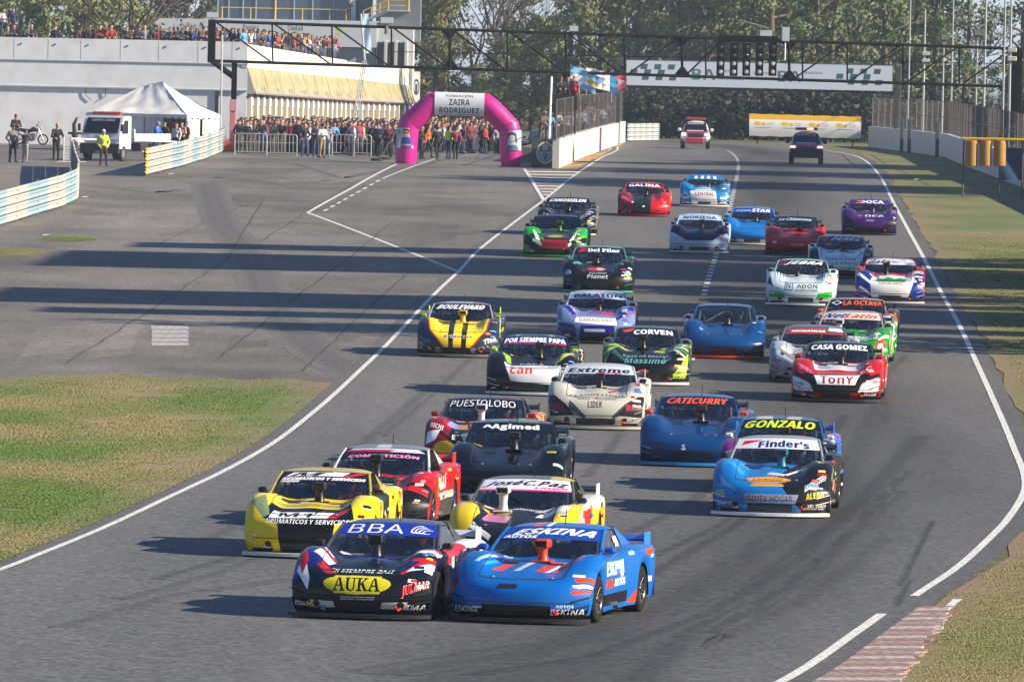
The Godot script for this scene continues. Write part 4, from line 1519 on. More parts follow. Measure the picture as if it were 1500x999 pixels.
	for r in 9:
		var row := []
		for c in 13:
			var u := c / 12.0
			var v := r / 8.0
			var p := at(lerpf(1459 + (1 - v) * 8, 1530, u), lerpf(263.5, 216, v) + u * 2.0, bd + 2.0)
			p.z += sin(u * 9.0 + v * 3.0) * 0.06 + u * v * 0.2
			row.append(p)
		rows.append(row)
	b = MB.new()
	b.grid(rows)
	obj("cloth", b, mat(lin(0.008, 0.05, 0.12), 0.55), tp)
	bars(tp, "top_rail", [at(1465, 216, bd + 2.05), at(1530, 217.5, bd + 2.05)], 0.04, mat(lin(0.05, 0.05, 0.05), 0.6))
	for x in [1466, 1528]:
		var f := at(x, 216, bd + 2.05)
		bars(tp, "stake", [Vector3(f.x, gy(f.z), f.z), f], 0.035, mat(lin(0.05, 0.05, 0.05), 0.6))

func build_far_signs() -> void:
	var dark := mat(lin(0.04, 0.05, 0.055), 0.6)
	var root := thing("overhead_banner", "long white banner with checkered ends bridging the track far off", "banner")
	var d := 600.0
	var a := at(918, 88, d)
	var e := at(1308, 96.5, d)
	var a2 := at(918, 124.5, d)
	var p := Paint.new(self, 1024, 96, Color(0.77, 0.81, 0.86))
	p.region("s", Rect2(0, 0, 1024, 96), Vector2(0, 0), Vector2(390, 36.5))
	var tl := Color(0.20, 0.35, 0.37)
	for side in 2:
		var x0 := 14.0 if side == 0 else 316.0
		for k in 3:
			for r in 3:
				var xx: float = x0 + k * 20.0 + [0.0, -9.0, 8.0][2 - r] + (0 if r != 2 else 6)
				var yy := 8.0 + r * 8.0
				p.poly("s", [xx, yy, xx + 10, yy, xx + 11.5, yy + 7.4, xx + 1.5, yy + 7.4], tl)
	for x in [96, 222]:
		p.text("s", "BA", x + 17.0, 18.0, 35, 16, Color(0.3, 0.42, 0.44))
		p.text("s", "Buenos", x + 52.0, 24, 26, 5, Color(0.4, 0.48, 0.5))
		p.text("s", "Aires Ciudad", x + 57.0, 13, 38, 5, Color(0.4, 0.48, 0.5))
	p.text("s", "Autódromo", 200, 22, 30, 5, Color(0.45, 0.5, 0.52))
	var b := MB.new()
	b.quad(a2, at(1308, 133.5, d), e, a)
	obj("banner_face", b, sign_mat(p), root)
	b = MB.new()
	b.box((a + at(1308, 133.5, d)) * 0.5 + Vector3(0, 0, -0.16), Vector3(e.x - a.x, 1.2, 0.2), Basis(Vector3.BACK, -0.022))
	obj("backing", b, dark, root)
	bars(root, "truss_chord", [at(890, 87, d) + Vector3(0, 0, -0.3), at(1325, 97, d) + Vector3(0, 0, -0.3)], 0.07, dark)
	bars(root, "truss_chord", [at(890, 126, d) + Vector3(0, 0, -0.3), at(1325, 137, d) + Vector3(0, 0, -0.3)], 0.07, dark)
	for x in [906, 1317]:
		b = MB.new()
		var t := at(x, 88 if x < 1000 else 97, d)
		b.box(Vector3(t.x, (t.y + gy(t.z)) * 0.5, t.z - 0.3), Vector3(0.4, t.y - gy(t.z), 0.4), Basis(), 0.03)
		obj("leg", b, dark, root)
	# white inflatable board with a yellow top
	var bd := 625.0
	var ib := thing("advertising_board", "white inflatable board with a yellow top behind the safety vehicles", "advertising board")
	var q := Paint.new(self, 512, 104, Color(0.92, 0.92, 0.92))
	q.region("s", Rect2(0, 0, 512, 104), Vector2(0, 0), Vector2(164, 33))
	q.rect("s", 0, 25, 164, 33, Color(0.86, 0.68, 0.08))
	for x in [6, 46, 86, 126]:
		q.ell("s", x + 6.0, 19, 5.5, 3.2, Color(0.88, 0.76, 0.25))
		q.ell("s", x + 15.0, 18, 3.0, 3.0, Color(0.88, 0.72, 0.4))
		q.rect("s", x + 20.0, 19.4, x + 30.0, 20.4, Color(0.62, 0.6, 0.58))
		q.rect("s", x + 20.0, 16.4, x + 29.0, 17.4, Color(0.62, 0.6, 0.58))
		q.rect("s", x + 2.0, 12.2, x + 26.0, 13.2, Color(0.55, 0.66, 0.66))
	var rows := []
	for r in 9:
		var row := []
		for c in 25:
			var u := c / 24.0
			var v := r / 8.0
			var pt := at(lerpf(1098, 1262, u), lerpf(lerpf(199, 203, u), lerpf(166.5, 171, u), v), bd)
			pt.z += sin(v * PI) * 0.12
			pt.y += 0.02 * sin(u * 40.0) * (1.0 if r == 0 or r == 8 else 0.0)
			row.append(pt)
		rows.append(row)
	b = MB.new()
	b.grid(rows)
	obj("front_face", b, sign_mat(q), ib)
	b = MB.new()
	var c0 := at(1180, 185, bd)
	b.box(c0 + Vector3(0, 0, -0.26), Vector3(7.6, 1.42, 0.36), Basis(Vector3.BACK, -0.02), 0.1)
	obj("body", b, mat(lin(0.6, 0.5, 0.2), 0.7), ib)
	for x in [1110, 1180, 1250]:
		var f := at(x, 196, bd + 0.3)
		bars(ib, "leg", [Vector3(f.x, gy(f.z), f.z), f], 0.05, dark)

# ---------------------------------------------------------------- race cars
const PROF := [[0.0, 2.19, 0.10], [0.10, 2.26, 0.20], [0.20, 2.27, 0.30], [0.28, 2.245, 0.41], [0.36, 2.17, 0.515], [0.50, 1.90, 0.62], [0.70, 1.45, 0.715], [0.85, 1.08, 0.782], [1.0, 0.66, 0.84]]
var car_meshes := {}
var black_m: StandardMaterial3D
var tyre_m: StandardMaterial3D
var rim_m: StandardMaterial3D
var glass_m: StandardMaterial3D
var side_glass_m: StandardMaterial3D
var steel_m: StandardMaterial3D
var car_n := 0

func prof(t: float, kind: int) -> Vector2:   # (z, y) of the centre line from the bumper's foot to the windscreen
	var k := 0
	while k < PROF.size() - 2 and t > PROF[k + 1][0]:
		k += 1
	var a: Array = PROF[k]
	var b: Array = PROF[k + 1]
	var p0: Array = PROF[maxi(k - 1, 0)]
	var p3: Array = PROF[mini(k + 2, PROF.size() - 1)]
	var h: float = b[0] - a[0]
	var u: float = (t - a[0]) / h
	var r := Vector2()
	for c in 2:
		var m1: float = (b[c + 1] - p0[c + 1]) / (b[0] - p0[0]) * h
		var m2: float = (p3[c + 1] - a[c + 1]) / (p3[0] - a[0]) * h
		r[c] = (2 * u * u * u - 3 * u * u + 1) * a[c + 1] + (u * u * u - 2 * u * u + u) * m1 + (-2 * u * u * u + 3 * u * u) * b[c + 1] + (u * u * u - u * u) * m2
	if kind == 1:      # blunter, taller nose
		r.y += 0.05 * smoothstep(0.15, 0.4, t) * (1.0 - smoothstep(0.6, 1.0, t))
		r.x -= 0.04 * smoothstep(0.3, 0.0, t)
	elif kind == 2:    # low shark nose
		r.y -= 0.035 * smoothstep(0.2, 0.36, t) * (1.0 - smoothstep(0.6, 1.0, t))
		r.x += 0.05 * smoothstep(0.05, 0.25, t) * (1.0 - smoothstep(0.3, 0.5, t))
	return r

func half_w(t: float) -> float:
	return lerpf(lerpf(0.935, 0.985, smoothstep(0.0, 0.5, t)), 0.97, smoothstep(0.8, 1.0, t))

func front_pt(u: float, t: float, kind: int, off := 0.0) -> Vector3:
	var p := prof(t, kind)
	var au := absf(u)
	var sweep := (0.34 if kind != 1 else 0.27) * (1.0 - smoothstep(0.25, 0.9, t))
	var bulge := lerpf(0.0, 0.145, smoothstep(0.34, 0.72, t)) * (1.0 - 0.55 * smoothstep(0.8, 1.0, t))
	var crest := smoothstep(0.42, 0.72, au)
	var y := p.y + bulge * crest - (0.075 if t > 0.3 else 0.0) * smoothstep(0.28, 0.5, t) * pow(maxf(0.0, au - 0.86) / 0.14, 2.0)
	y += 0.022 * smoothstep(0.45, 0.7, t) * (1.0 - smoothstep(0.0, 0.3, au))        # power bulge
	y -= 0.03 * smoothstep(0.55, 1.0, au) * smoothstep(0.22, 0.36, t) * (1.0 - smoothstep(0.36, 0.6, t))
	var q := Vector3(u * half_w(t), y, p.x - sweep * pow(au, 2.6))
	if off != 0.0:
		var e := 0.01
		var d1 := front_pt(minf(u + e, 1.0), t, kind) - front_pt(maxf(u - e, -1.0), t, kind)
		var d2 := front_pt(u, minf(t + e, 1.0), kind) - front_pt(u, maxf(t - e, 0.0), kind)
		q += d1.cross(d2).normalized() * off
	return q

func belt(z: float) -> float:
	return lerpf(0.845, 0.945, smoothstep(0.2, -1.2, z)) - 0.03 * smoothstep(-1.6, -2.25, z)

func plan_w(z: float) -> float:
	return 0.962 + 0.06 * smoothstep(-0.5, -1.2, z) - 0.05 * smoothstep(-1.8, -2.25, z)

func side_bottom(z: float) -> float:
	for c in [1.40, -1.40]:
		var d := absf(z - c)
		if d < 0.385:
			return 0.33 + sqrt(0.385 * 0.385 - d * d) * 0.97
	return 0.13 if z > -1.9 else 0.2

func ws_pt(u: float, t: float) -> Vector3:
	var b := Vector3(u * 0.79, 0.85 - 0.01 * u * u, 0.71 - 0.17 * u * u)
	var e := Vector3(u * 0.67, 1.225 - 0.03 * u * u, -0.10 - 0.10 * u * u)
	return b.lerp(e, t) + Vector3(0, 0.018, 0.02) * sin(t * PI)

func uvp(x: float, y: float) -> Vector2:
	return Vector2(x, y) / 512.0

func uv_front(u: float, t: float) -> Vector2:
	return uvp((u * 0.5 + 0.5) * 512.0, 287.5 - t * 287.0)

func uv_side(z: float, y: float, right: bool) -> Vector2:
	var f := clampf((2.3 - z) / 4.6, 0.0, 1.0)
	if right:
		f = 1.0 - f
	return uvp(f * 511.0 + 0.5, 511.5 - clampf(y, 0.0, 1.0) * 127.0)

func body_mesh(kind: int) -> ArrayMesh:
	if car_meshes.has("body%d" % kind):
		return car_meshes["body%d" % kind]
	var b := MB.new()
	var rows := []
	var uvs := []
	var nt := 30
	var nu := 36
	for a in nt + 1:
		var t := float(a) / nt
		var row := []
		var uvr := []
		for c in nu + 1:
			var u := float(c) / nu * 2.0 - 1.0
			row.append(front_pt(u, t, kind))
			uvr.append(uv_front(u, t))
		rows.append(row)
		uvs.append(uvr)
	b.grid(rows, uvs)
	# sides
	var st := []
	for a in nt + 1:
		var q := front_pt(1.0, float(a) / nt, kind)
		if q.y > 0.14:
			st.append([q.z, q.y, q.x])
	var z := 0.55
	var z_end: float = st[-1][0]
	while z > -2.25:
		if z < z_end - 0.02:
			st.append([z, belt(z) - 0.05, plan_w(z)])
		z -= 0.07
	st.append([-2.25, belt(-2.25) - 0.05, plan_w(-2.25)])
	for s in [1.0, -1.0]:
		var sr := []
		var su := []
		for q in st:
			var row := []
			var uvr := []
			var yb := minf(side_bottom(q[0]), q[1] - 0.01)
			for r in 7:
				var v := r / 6.0
				var y := lerpf(q[1], yb, v)
				var x: float = q[2] - 0.035 * pow(v, 2.0) - 0.012 * sin(v * PI) * -1.0
				row.append(Vector3(s * x, y, q[0]))
				uvr.append(uv_side(q[0], y, s < 0))
			sr.append(row)
			su.append(uvr)
		b.grid(sr, su, s > 0)
	# shoulders
	var plain := uvp(256, 368)
	for s in [1.0, -1.0]:
		var sr := []
		var su := []
		z = 0.66
		while z > -2.26:
			var row := []
			var uvr := []
			for c in 6:
				var v := c / 5.0
				var x := lerpf(0.735, plan_w(z), v)
				var ed := pow(maxf(0.0, v - 0.55) / 0.45, 2.0) * 0.05
				row.append(Vector3(s * x, belt(z) - ed, z))
				uvr.append(uv_side(z, 0.97 - 0.05 * v, s < 0))
			sr.append(row)
			su.append(uvr)
			z -= 0.0808
		b.grid(sr, su, s < 0)
	# rear deck and tail
	var dr := []
	var du := []
	for a in 8:
		z = -1.42 - 0.83 * a / 7.0
		var row := []
		var uvr := []
		for c in 9:
			row.append(Vector3((c / 4.0 - 1.0) * 0.735, belt(z) + 0.012 * sin(c / 8.0 * PI), z))
			uvr.append(plain)
		dr.append(row)
		du.append(uvr)
	b.grid(dr, du, true)
	var w := plan_w(-2.25)
	b.quad(Vector3(w, 0.2, -2.25), Vector3(-w, 0.2, -2.25), Vector3(-w, belt(-2.25) - 0.03, -2.25), Vector3(w, belt(-2.25) - 0.03, -2.25), [plain, plain, plain, plain])
	car_meshes["body%d" % kind] = b.mesh()
	return car_meshes["body%d" % kind]

func shared(key: String, make: Callable) -> ArrayMesh:
	if not car_meshes.has(key):
		var b := MB.new()
		make.call(b)
		car_meshes[key] = b.mesh()
	return car_meshes[key]

func ws_grid(b: MB, t0: float, t1: float, rect: Rect2, off := 0.0) -> void:
	var rows := []
	var uvs := []
	for a in 7:
		var row := []
		var uvr := []
		for c in 17:
			var u := c / 8.0 - 1.0
			var t := lerpf(t0, t1, a / 6.0)
			row.append(ws_pt(u, t) + Vector3(0, 0.9, 0.43) * off)
			uvr.append(uvp(rect.position.x + (u * 0.5 + 0.5) * rect.size.x, rect.end.y - a / 6.0 * rect.size.y))
		rows.append(row)
		uvs.append(uvr)
	b.grid(rows, uvs)

func roof_grid(b: MB) -> void:
	var rows := []
	var uvs := []
	for a in 9:
		var f := a / 8.0
		var row := []
		var uvr := []
		for c in 17:
			var u := c / 8.0 - 1.0
			var p := ws_pt(u, 1.0)
			p.z = lerpf(p.z, -0.98 - 0.02 * u * u, f)
			p.y += 0.045 * sin(f * PI * 0.75) - 0.02 * f - 0.035 * pow(absf(u), 6.0)
			row.append(p)
			uvr.append(uvp((u * 0.5 + 0.5) * 511.0, 383.0 - f * 30.0))
		rows.append(row)
		uvs.append(uvr)
	b.grid(rows, uvs)

func patch(b: MB, u0: float, u1: float, t0: float, t1: float, kind: int, off: float, nu := 10, nt := 5) -> void:
	var rows := []
	for a in nt + 1:
		var row := []
		for c in nu + 1:
			row.append(front_pt(lerpf(u0, u1, float(c) / nu), lerpf(t0, t1, float(a) / nt), kind, off))
		rows.append(row)
	b.grid(rows)

func setup_car_materials() -> void:
	black_m = mat(lin(0.01, 0.01, 0.011), 0.6)
	black_m.metallic_specular = 0.25
	tyre_m = mat(lin(0.014, 0.014, 0.014), 0.85)
	tyre_m.metallic_specular = 0.25
	rim_m = mat(lin(0.06, 0.06, 0.065), 0.35, 0.7)
	steel_m = mat(lin(0.32, 0.32, 0.33), 0.4, 0.4)
	glass_m = mat(Color(0.06, 0.075, 0.09, 0.55), 0.03, 0.0, "windscreen")
	glass_m.transparency = BaseMaterial3D.TRANSPARENCY_ALPHA
	side_glass_m = mat(Color(0.08, 0.09, 0.10, 0.6), 0.03, 0.0, "side_glass")
	side_glass_m.transparency = BaseMaterial3D.TRANSPARENCY_ALPHA

func wheel_into(car: Node3D, at: Vector3, s: float) -> void:
	var w := Node3D.new()
	w.name = "wheel"
	car.add_child(w, true)
	w.position = at
	w.rotation.z = -PI / 2 * s
	put("tyre", shared("tyre", func(b):
		b.lathe([Vector2(0.20, -0.125), Vector2(0.29, -0.13), Vector2(0.318, -0.115), Vector2(0.33, -0.08), Vector2(0.332, 0.0), Vector2(0.33, 0.08), Vector2(0.318, 0.115), Vector2(0.29, 0.13), Vector2(0.20, 0.125)], Basis(), Vector3.ZERO, 28)), tyre_m, w)
	put("rim", shared("rim", func(b):
		b.lathe([Vector2(0.215, 0.122), Vector2(0.20, 0.128), Vector2(0.185, 0.10), Vector2(0.17, 0.06), Vector2(0.0, 0.05)], Basis(), Vector3.ZERO, 24)
		for k in 10:
			var t: float = TAU * k / 10
			var d: Vector3 = Vector3(cos(t), 0, sin(t))
			b.tube([d * 0.04 + Vector3(0, 0.085, 0), d * 0.19 + Vector3(0, 0.11, 0)], 0.014, 5)
		b.lathe([Vector2(0.05, 0.06), Vector2(0.045, 0.11), Vector2(0.0, 0.115)], Basis(), Vector3.ZERO, 12)), rim_m, w)

func decals(p: Paint, n: int) -> void:      # small unreadable stickers, as crowded as on the real cars
	var r := RandomNumberGenerator.new()
	r.seed = 31 + car_n * 17
	var inks := [Color(0.85, 0.85, 0.85), Color(0.8, 0.72, 0.12), Color(0.72, 0.1, 0.1), Color(0.25, 0.45, 0.75), Color(0.9, 0.9, 0.9), Color(0.12, 0.12, 0.14)]
	for k in n:
		var s := 1.0 if k % 2 else -1.0
		var w := r.randf_range(0.07, 0.17)
		var h := r.randf_range(0.02, 0.036)
		var c: Color = inks[r.randi() % 6]
		var x := 0.0
		var y := 0.0
		match k % 4:
			0:
				x = s * r.randf_range(0.55, 0.9)
				y = r.randf_range(0.03, 0.13)
			1:
				x = s * r.randf_range(0.72, 0.92)
				y = r.randf_range(0.3, 0.62)
			2:
				x = s * r.randf_range(0.1, 0.6)
				y = r.randf_range(0.88, 0.97)
			3:
				x = s * r.randf_range(0.5, 0.9)
				y = r.randf_range(0.62, 0.9)
		p.rect("F", x - w * 0.5, y - h * 0.5, x + w * 0.5, y + h * 0.5, c)
		p.rect("F", x - w * 0.38, y - h * 0.16, x + w * 0.36, y + h * 0.14, c.lerp(inks[r.randi() % 6], 0.8))
		var sx := r.randf_range(0.28, 0.92)
		var sy := r.randf_range(0.3, 0.88)
		var sw := r.randf_range(0.02, 0.06)
		p.rect("S", sx, sy, sx + sw, sy + r.randf_range(0.04, 0.09), inks[r.randi() % 6])

# spec: px, py = foot of the splitter's middle in the survey; yaw in degrees
func make_car(px: float, py: float, yaw: float, label: String, kind: int, paint: Callable, o := {}) -> Node3D:
	var foot := gp(px, py)
	foot = gp(px, py + 0.05 * FOC / -foot.z)
	var car := thing("race_car", label, "race car", Vector3.ZERO, 0.0, "race cars on the track")
	var sc: float = o.get("scale", 1.0)
	var bs := Basis(Vector3.RIGHT, -slope(foot.z)) * Basis(Vector3.UP, deg_to_rad(yaw)) * Basis(Vector3.BACK, deg_to_rad(o.get("lean", 0.0)))
	car.transform = Transform3D(bs.scaled(Vector3.ONE * sc), foot + Vector3(0, 0.016, 0) - bs * Vector3(0, 0, 2.3 * sc))
	var p := Paint.new(self, 512, 512, o.get("base", Color(0.5, 0.5, 0.5)))
	p.region("F", Rect2(0, 0, 512, 288), Vector2(-1, 0), Vector2(1, 1))
	p.region("B", Rect2(0, 288, 512, 64), Vector2(-1, 0), Vector2(1, 1))
	p.region("R", Rect2(0, 352, 512, 32), Vector2(-1, 0), Vector2(1, 1))
	p.region("S", Rect2(0, 384, 512, 128), Vector2(0, 0), Vector2(1, 1))
	if o.has("busy"):                # overlapping slashes of the car's own colours under the lettering
		var br := RandomNumberGenerator.new()
		br.seed = 7 + car_n * 5
		for k in 11:
			var s := 1.0 if k % 2 else -1.0
			var x := s * br.randf_range(0.2, 0.95)
			var y := br.randf_range(0.12, 0.92)
			var l := br.randf_range(0.15, 0.4)
			var c: Color = o.busy[br.randi() % o.busy.size()]
			var hh := br.randf_range(0.03, 0.11)
			p.poly("F", [x, y, x + s * l, y + l * 0.45, x + s * l * 0.92, y + l * 0.45 + hh, x - s * 0.04, y + hh * 0.5], c)
			var sx := br.randf_range(0.2, 0.85)
			p.poly("S", [sx, 0.2, sx + 0.08, 0.2, sx + 0.2, 0.95, sx + 0.14, 0.95], c)
	paint.call(p)
	decals(p, o.get("decals", 22))
	var m := StandardMaterial3D.new()
	m.albedo_texture = p.tex()
	m.texture_repeat = false
	m.roughness = o.get("rough", 0.38)
	m.metallic_specular = 0.32
	m.metallic = o.get("metal", 0.0)
	m.clearcoat_enabled = true
	m.clearcoat = 0.3
	m.clearcoat_roughness = 0.04
	put("body", body_mesh(kind), m, car)
	put("roof", shared("roof", func(b): roof_grid(b)), m, car)
	if o.get("banner", true):
		put("windscreen_banner", shared("banner", func(b): ws_grid(b, 0.53, 1.0, Rect2(0.5, 288.5, 511, 63), 0.004)), m, car)
	put("windscreen", shared("windscreen", func(b): ws_grid(b, 0.0, 1.0, Rect2(0, 0, 512, 512))), glass_m, car)
	put("rear_window", shared("rear_window", func(b):
		b.quad(Vector3(0.72, 0.92, -1.6), Vector3(-0.72, 0.92, -1.6), Vector3(-0.64, 1.21, -1.0), Vector3(0.64, 1.21, -1.0))), side_glass_m, car)
	for s in [1.0, -1.0]:
		put("side_window", shared("sidewin%d" % int(s), func(b):
			var q: Array = [Vector3(0.792 * s, 0.862, 0.46), Vector3(0.79 * s, 0.90, -1.0), Vector3(0.682 * s, 1.17, -0.82), Vector3(0.685 * s, 1.18, -0.24)]
			if s > 0: b.quad(q[0], q[1], q[2], q[3])
			else: b.quad(q[3], q[2], q[1], q[0])), side_glass_m, car)
		put("pillar", shared("apillar%d" % int(s), func(b):
			b.tube([Vector3(0.79 * s, 0.845, 0.53), Vector3(0.735 * s, 1.03, 0.17), Vector3(0.675 * s, 1.19, -0.2)], 0.028, 7)
			b.u.fill(uvp(256, 368))), m, car)
		put("pillar", shared("cpillar%d" % int(s), func(b):
			var q: Array = [Vector3(0.792 * s, 0.89, -0.98), Vector3(0.77 * s, 0.92, -1.65), Vector3(0.64 * s, 1.205, -1.0), Vector3(0.70 * s, 1.17, -0.78)]
			if s > 0: b.quad(q[0], q[1], q[2], q[3])
			else: b.quad(q[3], q[2], q[1], q[0])
			b.u.fill(uvp(256, 368))), m, car)
		var mir := put("mirror", shared("mirror%d" % int(s), func(b):
			b.box(Vector3(0.90 * s, 0.945, 0.38), Vector3(0.15, 0.09, 0.1), Basis(), 0.03)
			b.tube([Vector3(0.78 * s, 0.87, 0.44), Vector3(0.88 * s, 0.93, 0.42)], 0.018, 5)), mat(o.get("mirror", Color(0.06, 0.06, 0.07)), 0.35), car)
		for z in [1.40, -1.40]:
			wheel_into(car, Vector3(0.855 * s, 0.33, z), s)
	put("cockpit", shared("cockpit", func(b):
		b.quad(Vector3(-0.735, 0.55, 0.66), Vector3(0.735, 0.55, 0.66), Vector3(0.735, 0.55, -1.42), Vector3(-0.735, 0.55, -1.42))
		for s in [1.0, -1.0]:
			b.quad(Vector3(0.735 * s, 0.55, 0.66), Vector3(0.735 * s, 0.55, -1.42), Vector3(0.735 * s, 0.9, -1.42), Vector3(0.735 * s, 0.835, 0.66))
		b.quad(Vector3(-0.735, 0.55, -1.42), Vector3(0.735, 0.55, -1.42), Vector3(0.735, 0.9, -1.42), Vector3(-0.735, 0.9, -1.42))
		b.box(Vector3(0, 0.74, 0.42), Vector3(1.4, 0.14, 0.36), Basis(), 0.05)), mat(lin(0.02, 0.021, 0.023), 0.8), car)
	put("underbody", shared("underbody", func(b):
		b.box(Vector3(0, 0.30, 0.0), Vector3(1.36, 0.36, 4.1), Basis(), 0.05)
		b.box(Vector3(0, 0.3, 0.0), Vector3(1.8, 0.3, 1.8), Basis(), 0.05)), black_m, car)
	put("roll_cage", shared("cage", func(b):
		for s in [1.0, -1.0]:
			b.tube([Vector3(0.68 * s, 0.6, 0.36), Vector3(0.6 * s, 1.1, -0.22), Vector3(0.58 * s, 1.13, -0.8)], 0.021, 6)
			b.tube([Vector3(0.66 * s, 0.6, -0.82), Vector3(0.58 * s, 1.13, -0.8), Vector3(0.5 * s, 0.72, -1.38)], 0.021, 6)
		b.tube([Vector3(-0.58, 1.12, -0.24), Vector3(0.58, 1.12, -0.24)], 0.021, 6)
		b.tube([Vector3(-0.58, 1.13, -0.8), Vector3(0.58, 1.13, -0.8)], 0.021, 6)
		b.tube([Vector3(-0.63, 0.72, -0.82), Vector3(0.56, 1.12, -0.8)], 0.021, 6)
		b.tube([Vector3(-0.58, 1.1, -0.25), Vector3(0.5, 0.74, -1.36)], 0.019, 6)
		b.tube([Vector3(-0.66, 0.72, 0.3), Vector3(0.05, 1.11, -0.24)], 0.019, 6)), mat(o.get("cage", Color(0.45, 0.47, 0.5)), 0.4), car)
	put("seat", shared("seat", func(b):
		b.box(Vector3(0.35, 0.85, -0.55), Vector3(0.46, 0.6, 0.14), Basis(Vector3.RIGHT, -0.2), 0.06)
		b.box(Vector3(0.35, 0.62, -0.3), Vector3(0.46, 0.12, 0.5), Basis(), 0.05)), black_m, car)
	put("steering_wheel", shared("swheel", func(b):
		var pts := []
		for k in 17:
			pts.append(Vector3(0.35, 0.86, 0.16) + Basis(Vector3.RIGHT, -1.2) * Vector3(cos(TAU * k / 16), 0, sin(TAU * k / 16)) * 0.15)
		b.tube(pts, 0.015, 5, false)), black_m, car)
	# splitter
	put("splitter", shared("splitter%d" % kind, func(b):
		var out := []
		for c in 21:
			var u: float = c / 10.0 - 1.0
			out.append(Vector3(u * 1.0, 0.032, 2.35 - (0.36 if kind != 1 else 0.29) * pow(absf(u), 2.6)))
		out.append(Vector3(0.96, 0.032, 1.82))
		out.append(Vector3(-0.96, 0.032, 1.82))
		b.extrude(out, Vector3(0, 0.05, 0))), mat(o.get("splitter", Color(0.08, 0.08, 0.09)), 0.45), car)
	# grille mouth with slats
	var gw: float = o.get("grille", 0.46)
	if gw > 0.0:
		var g := put("grille", shared("grille%d_%.2f" % [kind, gw], func(b): patch(b, -gw, gw, 0.015, o.get("grille_t", 0.165), kind, 0.006)), mat(lin(0.006, 0.006, 0.007), 0.7), car)
		put("slat", shared("slat%d_%.2f" % [kind, gw], func(b):
			for k in 2:
				patch(b, -gw * 0.98, gw * 0.98, 0.055 + k * 0.05, 0.063 + k * 0.05, kind, 0.011, 10, 1)), mat(lin(0.03, 0.03, 0.032), 0.5), g)
	if o.get("ducts", true):
		for s in [1.0, -1.0]:
			put("brake_duct", shared("duct%d_%d" % [kind, int(s)], func(b):
				var rows := []
				for a in 3:
					var row := []
					for c in 17:
						var t: float = TAU * c / 16
						row.append(front_pt(0.62 * s + cos(t) * 0.055 * a / 2.0, 0.115 + sin(t) * 0.045 * a / 2.0, kind, 0.007))
					rows.append(row)
				b.grid(rows, [], true)), mat(lin(0.008, 0.008, 0.009), 0.7), car)
	if o.get("slot", false):
		put("hood_slot", shared("slot%d" % kind, func(b): patch(b, -0.27, 0.0, 0.335, 0.385, kind, 0.006)), mat(lin(0.008, 0.008, 0.01), 0.6), car)
	# hood vents beside the intake
	for s in [1.0, -1.0]:
		put("hood_vent", shared("vent%d_%d" % [kind, int(s)], func(b): patch(b, 0.32 * s - 0.1, 0.32 * s + 0.1, 0.80, 0.835, kind, 0.005, 4, 2)), mat(o.get("vent", Color(0.07, 0.07, 0.08)), 0.6), car)
	put("hood_seam", shared("seam%d" % kind, func(b):
		for s in [1.0, -1.0]:
			patch(b, 0.615 * s - 0.005, 0.615 * s + 0.005, 0.47, 0.985, kind, 0.003, 1, 14)
		patch(b, -0.61, 0.61, 0.463, 0.474, kind, 0.003, 16, 1)
		patch(b, -0.88, 0.88, 0.192, 0.2, kind, 0.003, 20, 1)), mat(lin(0.012, 0.012, 0.012), 0.8), car)
	for s in [1.0, -1.0]:
		put("canard", shared("canard%d_%d" % [kind, int(s)], func(b):
			for k in 2:
				var a: Vector3 = front_pt(0.8 * s, 0.12 + k * 0.1, kind)
				var e: Vector3 = front_pt(0.99 * s, 0.15 + k * 0.1, kind)
				b.extrude([a, e + Vector3(0.0, 0.02, -0.1), e + Vector3(0.045 * s, 0.02, 0.0), a + Vector3(0.02 * s, 0, 0.05)], Vector3(0, 0.008, 0))), mat(o.get("splitter", Color(0.08, 0.08, 0.09)), 0.45), car)
		put("hood_pin", shared("pin%d_%d" % [kind, int(s)], func(b):
			b.lathe([Vector2(0.03, 0.0), Vector2(0.03, 0.008), Vector2(0.0, 0.012)], Basis(), front_pt(0.42 * s, 0.5, kind), 10)), steel_m, car)
	put("cowl_panel", shared("cowl%d" % kind, func(b): patch(b, -0.76, 0.76, 0.972, 0.998, kind, 0.004, 12, 1)), black_m, car)
	if o.get("side_intake", true):
		for s in [1.0, -1.0]:
			put("side_intake", shared("sidein%d_%d" % [kind, int(s)], func(b): patch(b, minf(0.56 * s, 0.9 * s), maxf(0.56 * s, 0.9 * s), 0.0, 0.045, kind, 0.006, 8, 2)), black_m, car)
	put("tow_strap", shared("tow%d" % kind, func(b):
		var a: Vector3 = front_pt(0.56, 0.1, kind, 0.01)
		b.tube([a, a + Vector3(0.0, -0.01, 0.06), a + Vector3(0.05, -0.05, 0.07), a + Vector3(0.06, -0.02, 0.0)], 0.014, 5)), mat(Color(0.75, 0.1, 0.08), 0.7), car)
	# air intake standing on the hood
	var ix: float = o.get("intake_x", 0.08)
	var iy: float = o.get("intake_h", 0.0)
	var it := put("air_intake", shared("intake_%.2f_%.2f" % [ix, iy], func(b):
		var base: Vector3 = front_pt(ix, 0.86, 0)
		b.box(base + Vector3(0, 0.0, 0), Vector3(0.3, 0.03, 0.24), Basis(), 0.01)
		b.tube([base, base + Vector3(0, 0.12, -0.02), base + Vector3(0, 0.22 + iy, -0.02)], [0.085, 0.062, 0.075], 10)
		b.box(base + Vector3(0, 0.245 + iy, 0.0), Vector3(0.21, 0.12, 0.26), Basis(), 0.025)), mat(o.get("intake", Color(0.05, 0.05, 0.055)), 0.4), car)
